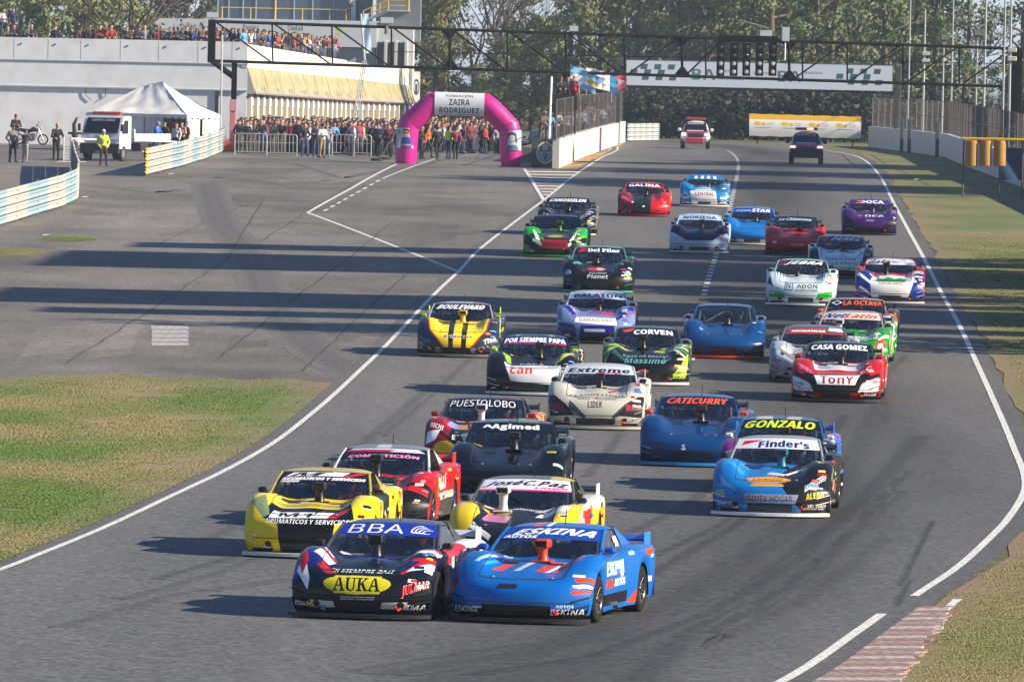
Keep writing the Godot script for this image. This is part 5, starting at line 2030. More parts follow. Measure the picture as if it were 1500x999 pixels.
	put("mouth", shared("mouth_%.2f_%.2f" % [ix, iy], func(b):
		var base: Vector3 = front_pt(ix, 0.86, 0)
		b.box(base + Vector3(0, 0.245 + iy, 0.131), Vector3(0.165, 0.08, 0.004))), mat(lin(0.004, 0.004, 0.004), 0.8), it)
	# rear wing
	var wm := mat(o.get("wing", Color(0.06, 0.06, 0.07)), 0.4)
	var wing := put("rear_wing", shared("wing", func(b):
		b.box(Vector3(0, 1.0, -2.14), Vector3(1.72, 0.03, 0.3), Basis(Vector3.RIGHT, 0.18), 0.012)
		for s in [1.0, -1.0]:
			b.box(Vector3(0.45 * s, 0.95, -2.1), Vector3(0.02, 0.18, 0.2), Basis(), 0.006)), wm, car)
	for s in [1.0, -1.0]:
		put("endplate", shared("endplate%d" % int(s), func(b): b.box(Vector3(0.875 * s, 0.985, -2.14), Vector3(0.022, 0.2, 0.4), Basis(), 0.008)), wm if not o.has("endplate") else mat(o.endplate, 0.4), wing)
	put("exhaust_pipe", shared("exhaust", func(b):
		b.tube([Vector3(0.6, 0.19, 0.35), Vector3(0.98, 0.19, 0.2)], 0.05, 10)
		b.tube([Vector3(-0.6, 0.19, 0.35), Vector3(-0.98, 0.19, 0.2)], 0.05, 10)), mat(lin(0.25, 0.2, 0.16), 0.4, 0.6), car)
	if o.has("number"):              # start number on the rear side window
		var tm := TextMesh.new()
		var sf := SystemFont.new()
		sf.font_names = PackedStringArray(["Droid Sans"])
		sf.font_weight = 700
		tm.font = sf
		tm.font_size = 32
		tm.pixel_size = 0.0068
		tm.depth = 0.004
		tm.text = o.number
		var nm := put("window_number", tm, mat(Color(0.9, 0.9, 0.9), 0.5), car)
		var ya := Vector3(-0.35, 0.94, 0).normalized()
		nm.transform = Transform3D(Basis(Vector3(0, 0, -1), ya, Vector3(0, 0, -1).cross(ya)), Vector3(0.752, 1.02, -0.62))
	put("antenna", shared("antenna", func(b): b.tube([Vector3(0.06, 1.22, -0.5), Vector3(0.065, 1.44, -0.54)], 0.007, 4)), black_m, car)
	put("wiper", shared("wiper", func(b): b.tube([ws_pt(0.05, 0.02) + Vector3(0, 0.015, 0.01), ws_pt(-0.28, 0.33) + Vector3(0, 0.015, 0.01)], 0.008, 4)), black_m, car)
	seat_driver(car.transform, o.get("helmet", Color(0.75, 0.75, 0.77)), o.get("suit", Color(0.2, 0.22, 0.28)), o.get("who", "driver seated in race car"))
	car_n += 1
	return car

func lamp_print(p: Paint, c: Color, edge: Color) -> void:      # printed headlamps on the front corners
	p.poly("F", [0.44, 0.20, 0.98, 0.16, 0.98, 0.50, 0.84, 0.46], edge, true)
	p.poly("F", [0.50, 0.22, 0.97, 0.19, 0.97, 0.46, 0.84, 0.43], c, true)

func script_lines(p: Paint, rg: String, x: float, y: float, w: float, h: float, c: Color, words: Array) -> void:
	for k in words.size():
		p.text(rg, words[k], x, y - k * h * 1.25, w * (0.7 + 0.3 * ((k * 7) % 3) / 2.0), h, c)

func build_cars() -> void:
	setup_car_materials()
	var W := Color(0.93, 0.93, 0.93)
	var K := Color(0.045, 0.05, 0.06)
	# front row
	make_car(753, 911, -13.0, "bright blue race car with orange and white hood stripes leading the pack", 0, func(p):
		p.rect("F", -1, 0, 1, 0.10, Color(0.02, 0.03, 0.05))
		p.poly("F", [-0.52, 0.0, 0.52, 0.0, 0.5, 0.165, -0.5, 0.165], Color(0.01, 0.015, 0.02))
		var or_: Color = Color(0.87, 0.24, 0.09)
		var st: Array = [[-0.62, 0.06, Color(0.6, 0.75, 0.9)], [-0.5, 0.05, Color(0.1, 0.6, 0.8)], [-0.36, 0.15, or_], [-0.05, 0.1, Color(0.75, 0.8, 0.85)], [0.26, 0.13, or_], [0.41, 0.07, W], [0.50, 0.09, or_]]
		for q in st:
			p.poly("F", [q[0] - 0.14, 0.63, q[0] - 0.14 + q[1], 0.63, q[0] + q[1] + 0.02, 0.88, q[0] + 0.02, 0.88], q[2])
		p.text("F", "#90", 0.64, 0.72, 0.2, 0.05, Color(0.75, 0.3, 0.4), {"shear": 0.4})
		p.text("F", "ESKINA", 0.74, 0.075, 0.46, 0.085, W, {"shear": 0.3})
		p.text("F", "AUTOS", 0.70, 0.155, 0.24, 0.04, W)
		p.text("F", "ESKINA", -0.78, 0.075, 0.40, 0.085, W, {"shear": 0.3})
		p.rect("F", 0.0, 0.5, 0.001, 0.5, W)
		for k in 3:
			p.poly("F", [0.80, 0.42 - k * 0.07, 1.0, 0.46 - k * 0.07, 1.0, 0.50 - k * 0.07, 0.74, 0.46 - k * 0.07], [or_, W, or_][k])
		p.poly("F", [-0.98, 0.30, -0.90, 0.42, -0.98, 0.47], Color(0.7, 0.1, 0.15))
		p.fill("B", Color(0.06, 0.26, 0.60))
		p.text("B", "ESKINA", 0.10, 0.62, 1.62, 0.46, W, {"shear": 0.35, "arc": 0.12})
		p.text("B", "AUTOS", -0.58, 0.17, 0.66, 0.20, W, {"shear": 0.1})
		p.rect("R", -0.5, 0.0, -0.3, 1.0, or_)
		p.rect("R", -0.2, 0.0, -0.1, 1.0, W)
		p.text("S", "ESKINA", 0.43, 0.71, 0.25, 0.19, W, {"shear": 0.01, "bold": 1.0})
		p.text("S", "AUTOS", 0.50, 0.50, 0.15, 0.10, W, {"bold": 0.5})
		p.rect("S", 0.30, 0.44, 0.40, 0.56, or_)
		p.poly("S", [0.62, 0.17, 0.76, 0.17, 0.72, 0.36], or_)
		p.rect("S", 0.28, 0.2, 0.62, 0.36, Color(0.03, 0.04, 0.06))
		p.rect("S", 0.80, 0.8, 0.92, 0.88, or_),
		{"base": Color(0.02, 0.37, 0.69), "number": "90", "decals": 8, "grille": 0.47, "slot": true, "ducts": false, "intake": Color(0.78, 0.2, 0.07), "intake_x": 0.1, "mirror": Color(0.04, 0.3, 0.7), "wing": Color(0.05, 0.3, 0.7), "endplate": Color(0.08, 0.45, 0.85), "helmet": Color(0.15, 0.2, 0.3), "who": "driver in a dark helmet inside the bright blue leading car"})
	make_car(521, 905, -10.0, "navy race car with a yellow oval on its nose beside the leader", 1, func(p):
		p.rect("F", -1, 0, 1, 0.42, Color(0.05, 0.06, 0.10))
		p.poly("F", [-1, 0.3, -0.6, 0.55, -0.75, 1, -1, 1], Color(0.08, 0.15, 0.45))
		p.poly("F", [0.45, 0.72, 0.98, 0.68, 0.98, 0.82, 0.5, 0.86], W)
		p.poly("F", [0.5, 0.80, 0.98, 0.76, 0.98, 0.82, 0.5, 0.86], Color(0.75, 0.08, 0.12))
		p.poly("F", [-0.95, 0.45, -0.75, 0.25, -0.72, 0.35, -0.88, 0.62], W)
		p.poly("F", [-0.95, 0.55, -0.85, 0.40, -0.8, 0.55, -0.9, 0.72], Color(0.8, 0.1, 0.12))
		p.poly("F", [-0.78, 0.66, -0.5, 0.55, -0.42, 0.62, -0.72, 0.76], Color(0.85, 0.85, 0.9))
		p.poly("F", [-0.5, 0.78, 0.3, 0.72, 0.4, 0.86, -0.45, 0.92], Color(0.12, 0.2, 0.5))
		p.poly("F", [0.55, 0.60, 0.98, 0.52, 0.98, 0.62], Color(0.75, 0.1, 0.14))
		p.poly("F", [0.62, 0.45, 0.98, 0.50, 0.98, 0.56, 0.7, 0.5], Color(0.85, 0.87, 0.92))
		p.ell("F", -0.02, 0.315, 0.49, 0.085, Color(0.82, 0.78, 0.12))
		p.rect("F", -0.35, 0.235, 0.32, 0.395, Color(0.82, 0.78, 0.12))
		p.text("F", "AUKA", -0.02, 0.315, 0.68, 0.115, Color(0.03, 0.03, 0.04), {"font": "Droid Serif"})
		p.text("F", "X SIEMPRE ZAII", 0.03, 0.475, 0.84, 0.055, W, {"shear": 0.1})
		p.ell("F", -0.47, 0.475, 0.06, 0.025, Color(0.7, 0.1, 0.2))
		p.text("F", "GRACIAS PISTOLEROS!", 0.0, 0.195, 0.5, 0.035, W)
		p.text("F", "JULMAR", 0.80, 0.29, 0.36, 0.11, Color(0.8, 0.12, 0.14), {"rot": 0.22, "shear": 0.2})
		p.text("F", "JULMAR", 0.805, 0.292, 0.35, 0.1, W, {"rot": 0.22, "shear": 0.2})
		p.text("F", "JULMAR", 0.80, 0.29, 0.33, 0.085, Color(0.8, 0.08, 0.1), {"rot": 0.22, "shear": 0.2})
		p.text("F", "RIMA", 0.80, 0.085, 0.36, 0.07, W, {"shear": 0.35})
		p.text("F", "RIMA", -0.86, 0.10, 0.24, 0.07, W, {"shear": 0.3})
		p.poly("F", [-0.72, 0.06, -0.34, 0.06, -0.36, 0.15, -0.72, 0.16], Color(0.78, 0.78, 0.78), true)
		p.text("F", "Amigos", -0.25, 0.86, 0.5, 0.06, Color(0.55, 0.2, 0.3), {"shear": 0.3})
		p.fill("B", Color(0.09, 0.19, 0.60))
		p.text("B", "BBA", -0.22, 0.5, 1.12, 0.7, W, {"weight": 400})
		for k in 4:
			p.text("B", "C", 0.58 + k * 0.07, 0.52 - k * 0.06, 0.18, 0.6 - k * 0.1, W, {"weight": 400, "shear": 0.2})
		p.fill("R", Color(0.25, 0.27, 0.32))
		p.rect("R", -0.9, 0, -0.6, 1, Color(0.08, 0.15, 0.5))
		p.poly("S", [0.5, 0.2, 1.0, 0.3, 1.0, 1.0, 0.6, 1.0], Color(0.85, 0.86, 0.9))
		p.poly("S", [0.42, 0.9, 0.62, 0.85, 0.7, 1.0, 0.5, 1.0], Color(0.75, 0.1, 0.14))
		p.ell("S", 0.78, 0.75, 0.04, 0.13, Color(0.12, 0.16, 0.4))
		p.ell("S", 0.90, 0.72, 0.035, 0.14, Color(0.12, 0.16, 0.4))
		p.text("S", "SIEMPRE", 0.46, 0.6, 0.2, 0.2, Color(0.5, 0.6, 0.75)),
		{"base": Color(0.05, 0.07, 0.14), "grille": 0.34, "grille_t": 0.15, "splitter": Color(0.1, 0.1, 0.14), "intake_x": 0.03, "helmet": Color(0.6, 0.12, 0.12), "wing": Color(0.7, 0.72, 0.76), "who": "driver in a red helmet inside the navy car with the yellow oval", "busy": [Color(0.8, 0.8, 0.85), Color(0.7, 0.1, 0.14), Color(0.1, 0.2, 0.55)]})
	# second row
	make_car(446, 816, -5.5, "yellow race car with a black hood panel and white lip at left", 1, func(p):
		p.poly("F", [-0.42, 0.0, 0.40, 0.0, 0.44, 0.34, 0.72, 0.40, 0.62, 0.62, -0.62, 0.62, -0.72, 0.40, -0.46, 0.34], Color(0.05, 0.055, 0.06))
		p.poly("F", [-0.66, 0.36, 0.66, 0.36, 0.6, 0.54, -0.6, 0.54], Color(0.05, 0.05, 0.06))
		p.poly("F", [-0.62, 0.40, 0.05, 0.42, 0.10, 0.53, -0.55, 0.52], W)
		p.poly("F", [0.02, 0.42, 0.30, 0.42, 0.40, 0.53, 0.15, 0.53], W)
		p.poly("F", [0.30, 0.42, 0.42, 0.42, 0.66, 0.55, 0.50, 0.55], Color(0.8, 0.1, 0.1))
		p.text("F", "M1", -0.2, 0.47, 0.5, 0.08, Color(0.05, 0.05, 0.06), {"shear": 0.5})
		p.text("F", "NEUMATICOS Y SERVICIOS", 0.0, 0.365, 1.3, 0.055, W, {"shear": 0.2})
		p.poly("F", [-0.95, 0.6, -0.70, 0.40, -0.6, 0.45, -0.75, 0.75], Color(0.5, 0.55, 0.4))
		p.rect("F", -0.5, 0.86, 0.5, 0.88, Color(0.5, 0.42, 0.05))
		p.poly("F", [-0.6, 0.66, 0.5, 0.66, 0.5, 0.76, -0.5, 0.76], Color(0.62, 0.58, 0.25))
		p.fill("B", Color(0.045, 0.05, 0.06))
		p.poly("B", [-0.85, 0.52, 0.1, 0.55, 0.2, 0.88, -0.7, 0.88], W)
		p.text("B", "M", -0.35, 0.7, 0.6, 0.26, Color(0.045, 0.05, 0.06), {"shear": 0.8})
		p.poly("B", [0.1, 0.55, 0.42, 0.55, 0.6, 0.92, 0.2, 0.92], W)
		p.poly("B", [0.42, 0.5, 0.56, 0.5, 0.98, 0.92, 0.74, 0.92], Color(0.8, 0.1, 0.1))
		p.text("B", "NEUMATICOS Y SERVICIOS", 0.02, 0.32, 1.8, 0.2, W, {"shear": 0.15})
		p.text("B", "TAGIOBO", -0.7, 0.1, 0.4, 0.13, W, {"shear": 0.2})
		p.fill("R", Color(0.7, 0.62, 0.25))
		p.rect("R", -0.7, 0.4, 0.7, 1.0, Color(0.62, 0.55, 0.2))
		p.poly("S", [0.42, 0.1, 0.6, 0.1, 0.62, 1, 0.44, 1], Color(0.06, 0.06, 0.07)),
		{"base": Color(0.90, 0.79, 0.04), "grille": 0.42, "grille_t": 0.14, "splitter": Color(0.78, 0.78, 0.76), "intake_x": 0.06, "cage": Color(0.2, 0.2, 0.22), "helmet": Color(0.6, 0.1, 0.1), "suit": Color(0.5, 0.1, 0.1), "who": "driver in a red helmet inside the yellow car with white lip", "busy": [Color(0.6, 0.55, 0.3), Color(0.12, 0.12, 0.12), Color(0.9, 0.78, 0.15)]})
	make_car(535, 775, -6.5, "red and black race car with white lettering half hidden behind the yellow one", 0, func(p):
		p.poly("F", [-1, 0, 1, 0, 1, 0.55, 0.5, 0.62, 0.3, 0.52, -0.4, 0.5, -1, 0.6], Color(0.05, 0.05, 0.06))
		p.poly("F", [-0.4, 0.66, 0.4, 0.62, 0.3, 0.9, -0.4, 0.9], Color(0.1, 0.1, 0.12))
		p.poly("F", [0.05, 0.60, 0.36, 0.52, 0.40, 0.62, 0.1, 0.70], W)
		p.text("F", "ADRIANA", 0.1, 0.72, 0.5, 0.05, W, {"shear": 0.3})
		p.poly("F", [0.42, 0.60, 0.95, 0.50, 0.95, 0.42, 0.5, 0.52], Color(0.78, 0.08, 0.12))
		p.fill("B", Color(0.06, 0.06, 0.08))
		p.poly("B", [-0.95, 0.62, 0.95, 0.62, 0.8, 0.95, -0.8, 0.95], Color(0.78, 0.76, 0.80))
		p.poly("B", [-0.95, 0.62, 0.1, 0.62, 0.25, 0.82, -0.85, 0.8], Color(0.66, 0.1, 0.2))
		p.text("B", "COMPETICIÓN", 0.0, 0.32, 1.6, 0.3, Color(0.86, 0.55, 0.72), {"arc": 0.1})
		p.fill("R", Color(0.42, 0.42, 0.46))
		p.rect("R", -0.25, 0, 0.1, 1, Color(0.7, 0.72, 0.75))
		p.fill("S", Color(0.72, 0.05, 0.09))
		p.text("S", "ACO", 0.46, 0.72, 0.22, 0.26, W, {"bold": 1.0})
		p.rect("S", 0.42, 0.42, 0.78, 0.54, Color(0.75, 0.7, 0.7))
		p.rect("S", 0.42, 0.10, 0.8, 0.42, Color(0.25, 0.22, 0.2))
		p.poly("S", [0.33, 0.5, 0.37, 0.5, 0.37, 0.95, 0.33, 0.95], Color(0.5, 0.6, 0.1)),
		{"base": Color(0.72, 0.05, 0.09), "intake_x": 0.0, "intake_h": 0.06, "helmet": Color(0.1, 0.1, 0.12), "wing": Color(0.7, 0.1, 0.1), "who": "driver in a black helmet inside the red and black car", "busy": [Color(0.1, 0.1, 0.12), Color(0.8, 0.7, 0.7)]})
	make_car(744, 829, -6.5, "black and yellow race car with white windscreen band behind the leading blue one", 0, func(p):
		p.poly("F", [-1, 0.3, -0.7, 0.3, -0.55, 0.7, -0.7, 1, -1, 1], Color(0.85, 0.72, 0.06))
		p.poly("F", [0.6, 0.3, 1, 0.3, 1, 1, 0.8, 1, 0.65, 0.8], Color(0.85, 0.75, 0.1))
		p.poly("F", [0.3, 0.72, 0.8, 0.66, 0.85, 0.78, 0.4, 0.86], W)
		p.poly("F", [-0.5, 0.6, -0.1, 0.55, -0.05, 0.7, -0.45, 0.78], Color(0.75, 0.45, 0.6))
		p.text("F", "vinformes.com", 0.22, 0.9, 0.75, 0.05, W)
		p.ell("F", -0.2, 0.78, 0.12, 0.04, Color(0.6, 0.5, 0.1))
		p.fill("B", Color(0.86, 0.86, 0.9))
		p.text("B", "JoséC.Paz", 0.0, 0.62, 1.75, 0.52, Color(0.07, 0.09, 0.16), {"shear": 0.35, "arc": 0.1})
		p.rect("B", -1, 0.0, 1, 0.12, Color(0.85, 0.3, 0.5))
		p.text("B", "A PULMON", 0.55, 0.26, 0.7, 0.14, Color(0.8, 0.3, 0.5), {"shear": 0.2})
		p.fill("R", Color(0.30, 0.30, 0.28))
		p.rect("R", 0.5, 0, 1, 1, Color(0.7, 0.62, 0.3))
		p.fill("S", Color(0.75, 0.72, 0.7))
		p.poly("S", [0.5, 0.3, 1, 0.3, 1, 0.75, 0.5, 0.8], Color(0.85, 0.68, 0.1))
		p.poly("S", [0.3, 0.8, 0.5, 0.3, 0.62, 0.9], Color(0.7, 0.1, 0.1)),
		{"base": Color(0.08, 0.085, 0.10), "intake": Color(0.75, 0.75, 0.76), "intake_x": -0.24, "intake_h": 0.08, "endplate": Color(0.8, 0.8, 0.82), "helmet": Color(0.2, 0.2, 0.22), "who": "driver in a grey helmet inside the black and yellow car", "busy": [Color(0.85, 0.72, 0.08), Color(0.8, 0.8, 0.82), Color(0.7, 0.35, 0.5)]})
	# third row
	make_car(738, 729, -3.0, "plain black race car with white windscreen lettering in mid pack", 2, func(p):
		p.poly("F", [-0.2, 0.9, 0.2, 0.9, 0.15, 0.92, -0.15, 0.92], Color(0.3, 0.35, 0.38))
		p.fill("B", Color(0.035, 0.05, 0.06))
		p.text("B", "Agimed", 0.08, 0.48, 1.18, 0.62, W)
		p.poly("B", [-0.74, 0.42, -0.66, 0.42, -0.62, 0.58, -0.56, 0.42, -0.48, 0.42, -0.58, 0.74, -0.66, 0.74], W)
		p.poly("R", [0.1, 0, 0.7, 0, 0.5, 1, 0.2, 1], Color(0.28, 0.4, 0.2))
		p.poly("R", [-0.6, 0, -0.1, 0, -0.2, 1, -0.5, 1], Color(0.22, 0.32, 0.26)),
		{"base": Color(0.035, 0.055, 0.07), "rough": 0.25, "splitter": Color(0.62, 0.68, 0.74), "intake_x": 0.1, "grille": 0.5, "helmet": Color(0.55, 0.6, 0.65), "who": "driver in a pale helmet inside the plain black car", "decals": 4})
	make_car(697, 687, -3.5, "dark red race car with a gold nose emblem behind the plain black one", 1, func(p):
		p.poly("F", [-0.55, 0.3, 0.55, 0.3, 0.5, 0.75, -0.5, 0.75], Color(0.07, 0.08, 0.1))
		p.poly("F", [-0.45, 0.60, 0.2, 0.58, 0.25, 0.80, -0.42, 0.82], Color(0.72, 0.5, 0.2))
		p.poly("F", [-0.6, 0.62, -0.4, 0.6, -0.35, 0.8, -0.55, 0.82], Color(0.5, 0.55, 0.75))
		p.text("F", "EL HORNERO", 0.0, 0.40, 0.95, 0.09, W)
		p.ell("F", -0.62, 0.24, 0.22, 0.10, Color(0.85, 0.68, 0.05))
		p.text("F", "BICHI", -0.78, 0.55, 0.26, 0.07, W, {"rot": -0.2})
		p.poly("F", [-0.98, 0.3, -0.8, 0.35, -0.7, 0.5, -0.95, 0.48], W)
		p.fill("B", Color(0.06, 0.07, 0.09))
		p.text("B", "PUESTOLOBO", -0.05, 0.5, 1.7, 0.66, W, {"weight": 400, "arc": 0.06})
		p.fill("R", Color(0.28, 0.1, 0.12))
		p.rect("R", -0.4, 0, 0.4, 1, Color(0.2, 0.21, 0.24)),
		{"base": Color(0.52, 0.03, 0.08), "intake": Color(0.7, 0.7, 0.72), "intake_x": 0.0, "intake_h": 0.06, "mirror": Color(0.5, 0.05, 0.1), "grille": 0.4, "helmet": Color(0.7, 0.72, 0.74), "suit": Color(0.6, 0.1, 0.1), "who": "driver in a white helmet inside the dark red car", "busy": [Color(0.75, 0.1, 0.14), Color(0.1, 0.1, 0.12), Color(0.75, 0.6, 0.2)]})
	make_car(872, 628, -2.2, "white and silver race car with black headlamp prints in mid track", 1, func(p):
		lamp_print(p, Color(0.14, 0.12, 0.14), Color(0.1, 0.1, 0.11))
		p.text("F", "RKL", 0.79, 0.31, 0.3, 0.08, Color(0.75, 0.12, 0.18), {"rot": 0.1})
		p.text("F", "RKL", -0.8, 0.31, 0.3, 0.08, Color(0.65, 0.12, 0.2), {"rot": -0.1})
		p.text("F", "CLANDESTINO", 0.0, 0.545, 1.1, 0.055, Color(0.1, 0.1, 0.11), {"arc": 0.06, "shear": 0.1})
		p.text("F", "SPEED", -0.26, 0.43, 0.26, 0.04, Color(0.25, 0.25, 0.26))
		p.text("F", "UNLIMITED", 0.22, 0.43, 0.4, 0.04, Color(0.25, 0.25, 0.26))
		p.poly("F", [-0.06, 0.42, -0.02, 0.42, 0.05, 0.47, 0.0, 0.47], Color(0.75, 0.15, 0.2))
		p.text("F", "LIDER", -0.02, 0.335, 0.3, 0.09, Color(0.05, 0.05, 0.06))
		p.text("F", "La Torre", -0.2, 0.7, 0.4, 0.05, Color(0.4, 0.4, 0.42), {"shear": 0.3})
		p.poly("F", [0.4, 0.62, 0.9, 0.5, 0.95, 0.6, 0.6, 0.8], Color(0.62, 0.63, 0.63))
		p.fill("B", Color(0.72, 0.75, 0.78))
		p.text("B", "Extreme", 0.0, 0.42, 1.75, 0.5, Color(0.05, 0.06, 0.1), {"shear": 0.1})
		p.text("B", "energy", 0.3, 0.1, 0.7, 0.14, Color(0.7, 0.1, 0.45))
		p.fill("R", Color(0.66, 0.68, 0.7)),
		{"base": Color(0.72, 0.71, 0.66), "splitter": Color(0.65, 0.64, 0.6), "intake_x": 0.04, "grille": 0.42, "mirror": Color(0.1, 0.1, 0.1), "helmet": Color(0.2, 0.25, 0.45), "wing": Color(0.6, 0.6, 0.56), "who": "driver in a blue helmet inside the white and silver car", "busy": [Color(0.75, 0.12, 0.12), Color(0.8, 0.82, 0.84), Color(0.25, 0.27, 0.3)]})
	make_car(1013, 682, -3.4, "metallic blue race car with orange windscreen lettering and a light blue lip", 2, func(p):
		p.text("F", "S", -0.16, 0.27, 0.07, 0.07, Color(0.7, 0.75, 0.8))
		p.rect("F", -0.2, 0.22, -0.12, 0.235, W)
		p.poly("F", [-0.55, 0.84, -0.3, 0.84, -0.32, 0.86, -0.52, 0.86], Color(0.75, 0.12, 0.35))
		p.poly("F", [0.2, 0.82, 0.5, 0.82, 0.48, 0.85, 0.2, 0.85], Color(0.6, 0.12, 0.3))
		p.fill("B", Color(0.04, 0.07, 0.13))
		p.text("B", "CATICURRY", 0.0, 0.5, 1.6, 0.6, Color(0.90, 0.32, 0.07), {"shear": 0.1, "arc": -0.04}),
		{"base": Color(0.02, 0.21, 0.41), "rough": 0.25, "splitter": Color(0.1, 0.5, 0.75), "intake_x": 0.12, "grille": 0.4, "mirror": Color(0.75, 0.25, 0.08), "cage": Color(0.6, 0.62, 0.65), "helmet": Color(0.3, 0.45, 0.7), "who": "driver in a light blue helmet inside the metallic blue car with orange lettering", "decals": 4})
	make_car(1127, 756, -5.0, "blue and black race car with a white lip and an orange oval emblem", 0, func(p):
		p.poly("F", [0.16, 0.40, 0.6, 0.0, 1, 0, 1, 1, 0.42, 1, 0.10, 0.62], Color(0.06, 0.065, 0.075))
		p.poly("F", [-0.42, 0.16, 0.46, 0.16, 0.5, 0.27, -0.46, 0.27], Color(0.55, 0.56, 0.62))
		p.text("F", "GIMEK HOGAR", 0.0, 0.215, 0.8, 0.075, Color(0.1, 0.11, 0.16), {"weight": 400})
		p.ell("F", -0.06, 0.50, 0.40, 0.075, Color(0.80, 0.52, 0.03))
		p.ell("F", -0.06, 0.50, 0.33, 0.05, Color(0.88, 0.66, 0.1))
		p.text("F", "Lorenzin", -0.06, 0.51, 0.5, 0.05, Color(0.2, 0.12, 0.04), {"shear": 0.3})
		p.poly("F", [-0.36, 0.37, 0.24, 0.37, 0.2, 0.42, -0.3, 0.42], Color(0.8, 0.55, 0.05))
		p.text("F", "ALEBA", 0.78, 0.265, 0.3, 0.075, Color(0.85, 0.8, 0.1), {"rot": 0.15})
		p.text("F", "DANIEL RUBIO", 0.79, 0.105, 0.4, 0.06, W)
		p.text("F", "AGENCIA DE AUTOS", 0.79, 0.05, 0.4, 0.03, W)
		p.text("F", "ALEBA", -0.88, 0.29, 0.16, 0.07, Color(0.85, 0.8, 0.1), {"rot": -0.15})
		p.text("F", "RUBIO", -0.8, 0.12, 0.28, 0.06, Color(0.7, 0.8, 0.9))
		p.poly("F", [0.60, 0.30, 0.92, 0.48, 0.92, 0.56, 0.58, 0.38], Color(0.75, 0.8, 0.85))
		p.text("F", "MINORISTA", 0.75, 0.43, 0.36, 0.055, Color(0.2, 0.25, 0.35), {"rot": 0.42})
		p.poly("F", [-0.92, 0.56, -0.85, 0.38, -0.55, 0.28, -0.62, 0.34, -0.8, 0.44], Color(0.35, 0.6, 0.8))
		p.poly("F", [-0.1, 0.62, 0.2, 0.60, 0.25, 0.66, -0.05, 0.68], Color(0.75, 0.77, 0.8))
		p.poly("F", [0.25, 0.62, 0.55, 0.82, 0.95, 0.85, 0.95, 0.87, 0.5, 0.85, 0.22, 0.66], W)
		p.fill("B", Color(0.82, 0.83, 0.85))
		p.text("B", "Finder's", 0.14, 0.48, 1.2, 0.62, Color(0.07, 0.14, 0.42), {"arc": 0.1})
		p.poly("B", [-0.88, 0.3, -0.55, 0.62, -0.38, 0.82, -0.85, 0.75], Color(0.72, 0.06, 0.16))
		p.fill("R", Color(0.5, 0.53, 0.58))
		p.fill("S", Color(0.06, 0.065, 0.07))
		p.rect("S", 0.36, 0.4, 0.5, 0.56, Color(0.85, 0.6, 0.05))
		p.poly("S", [0.2, 0.6, 0.3, 0.55, 0.42, 0.85, 0.3, 0.9], Color(0.4, 0.55, 0.3)),
		{"base": Color(0.06, 0.44, 0.72), "splitter": Color(0.9, 0.9, 0.9), "intake": Color(0.03, 0.35, 0.45), "intake_x": 0.12, "grille": 0.4, "grille_t": 0.14, "helmet": Color(0.75, 0.75, 0.78), "who": "driver in a white helmet inside the blue and black car with white lip", "busy": [Color(0.15, 0.55, 0.8), Color(0.1, 0.4, 0.7)]})
	make_car(1134, 722, -4.0, "race car with lime windscreen lettering tucked behind the blue and black one", 0, func(p):
		p.fill("B", Color(0.035, 0.04, 0.045))
		p.text("B", "GONZALO", 0.0, 0.5, 1.75, 0.7, Color(0.80, 0.88, 0.05), {"shear": 0.1, "arc": 0.06})
		p.fill("R", Color(0.15, 0.3, 0.5))
		p.poly("R", [-0.7, 0, -0.2, 0, -0.3, 1, -0.6, 1], Color(0.7, 0.7, 0.75))
		p.poly("R", [0.1, 0, 0.5, 0, 0.6, 1, 0.3, 1], Color(0.65, 0.65, 0.7))
		p.poly("F", [-1, 0.3, -0.6, 0.4, -0.6, 0.8, -1, 0.8], Color(0.5, 0.1, 0.5))
		p.text("F", "Rodolfo", -0.3, 0.9, 0.5, 0.06, W, {"shear": 0.3})
		p.poly("S", [0.4, 0.3, 0.8, 0.3, 0.8, 0.9, 0.4, 0.9], Color(0.1, 0.35, 0.75)),
		{"base": Color(0.08, 0.10, 0.16), "intake_x": 0.12, "intake_h": 0.03, "mirror": Color(0.7, 0.72, 0.75), "wing": Color(0.1, 0.35, 0.7), "helmet": Color(0.75, 0.15, 0.1), "who": "driver in a red helmet inside the car with lime lettering", "busy": [Color(0.15, 0.35, 0.7), Color(0.75, 0.75, 0.8), Color(0.5, 0.15, 0.5)]})
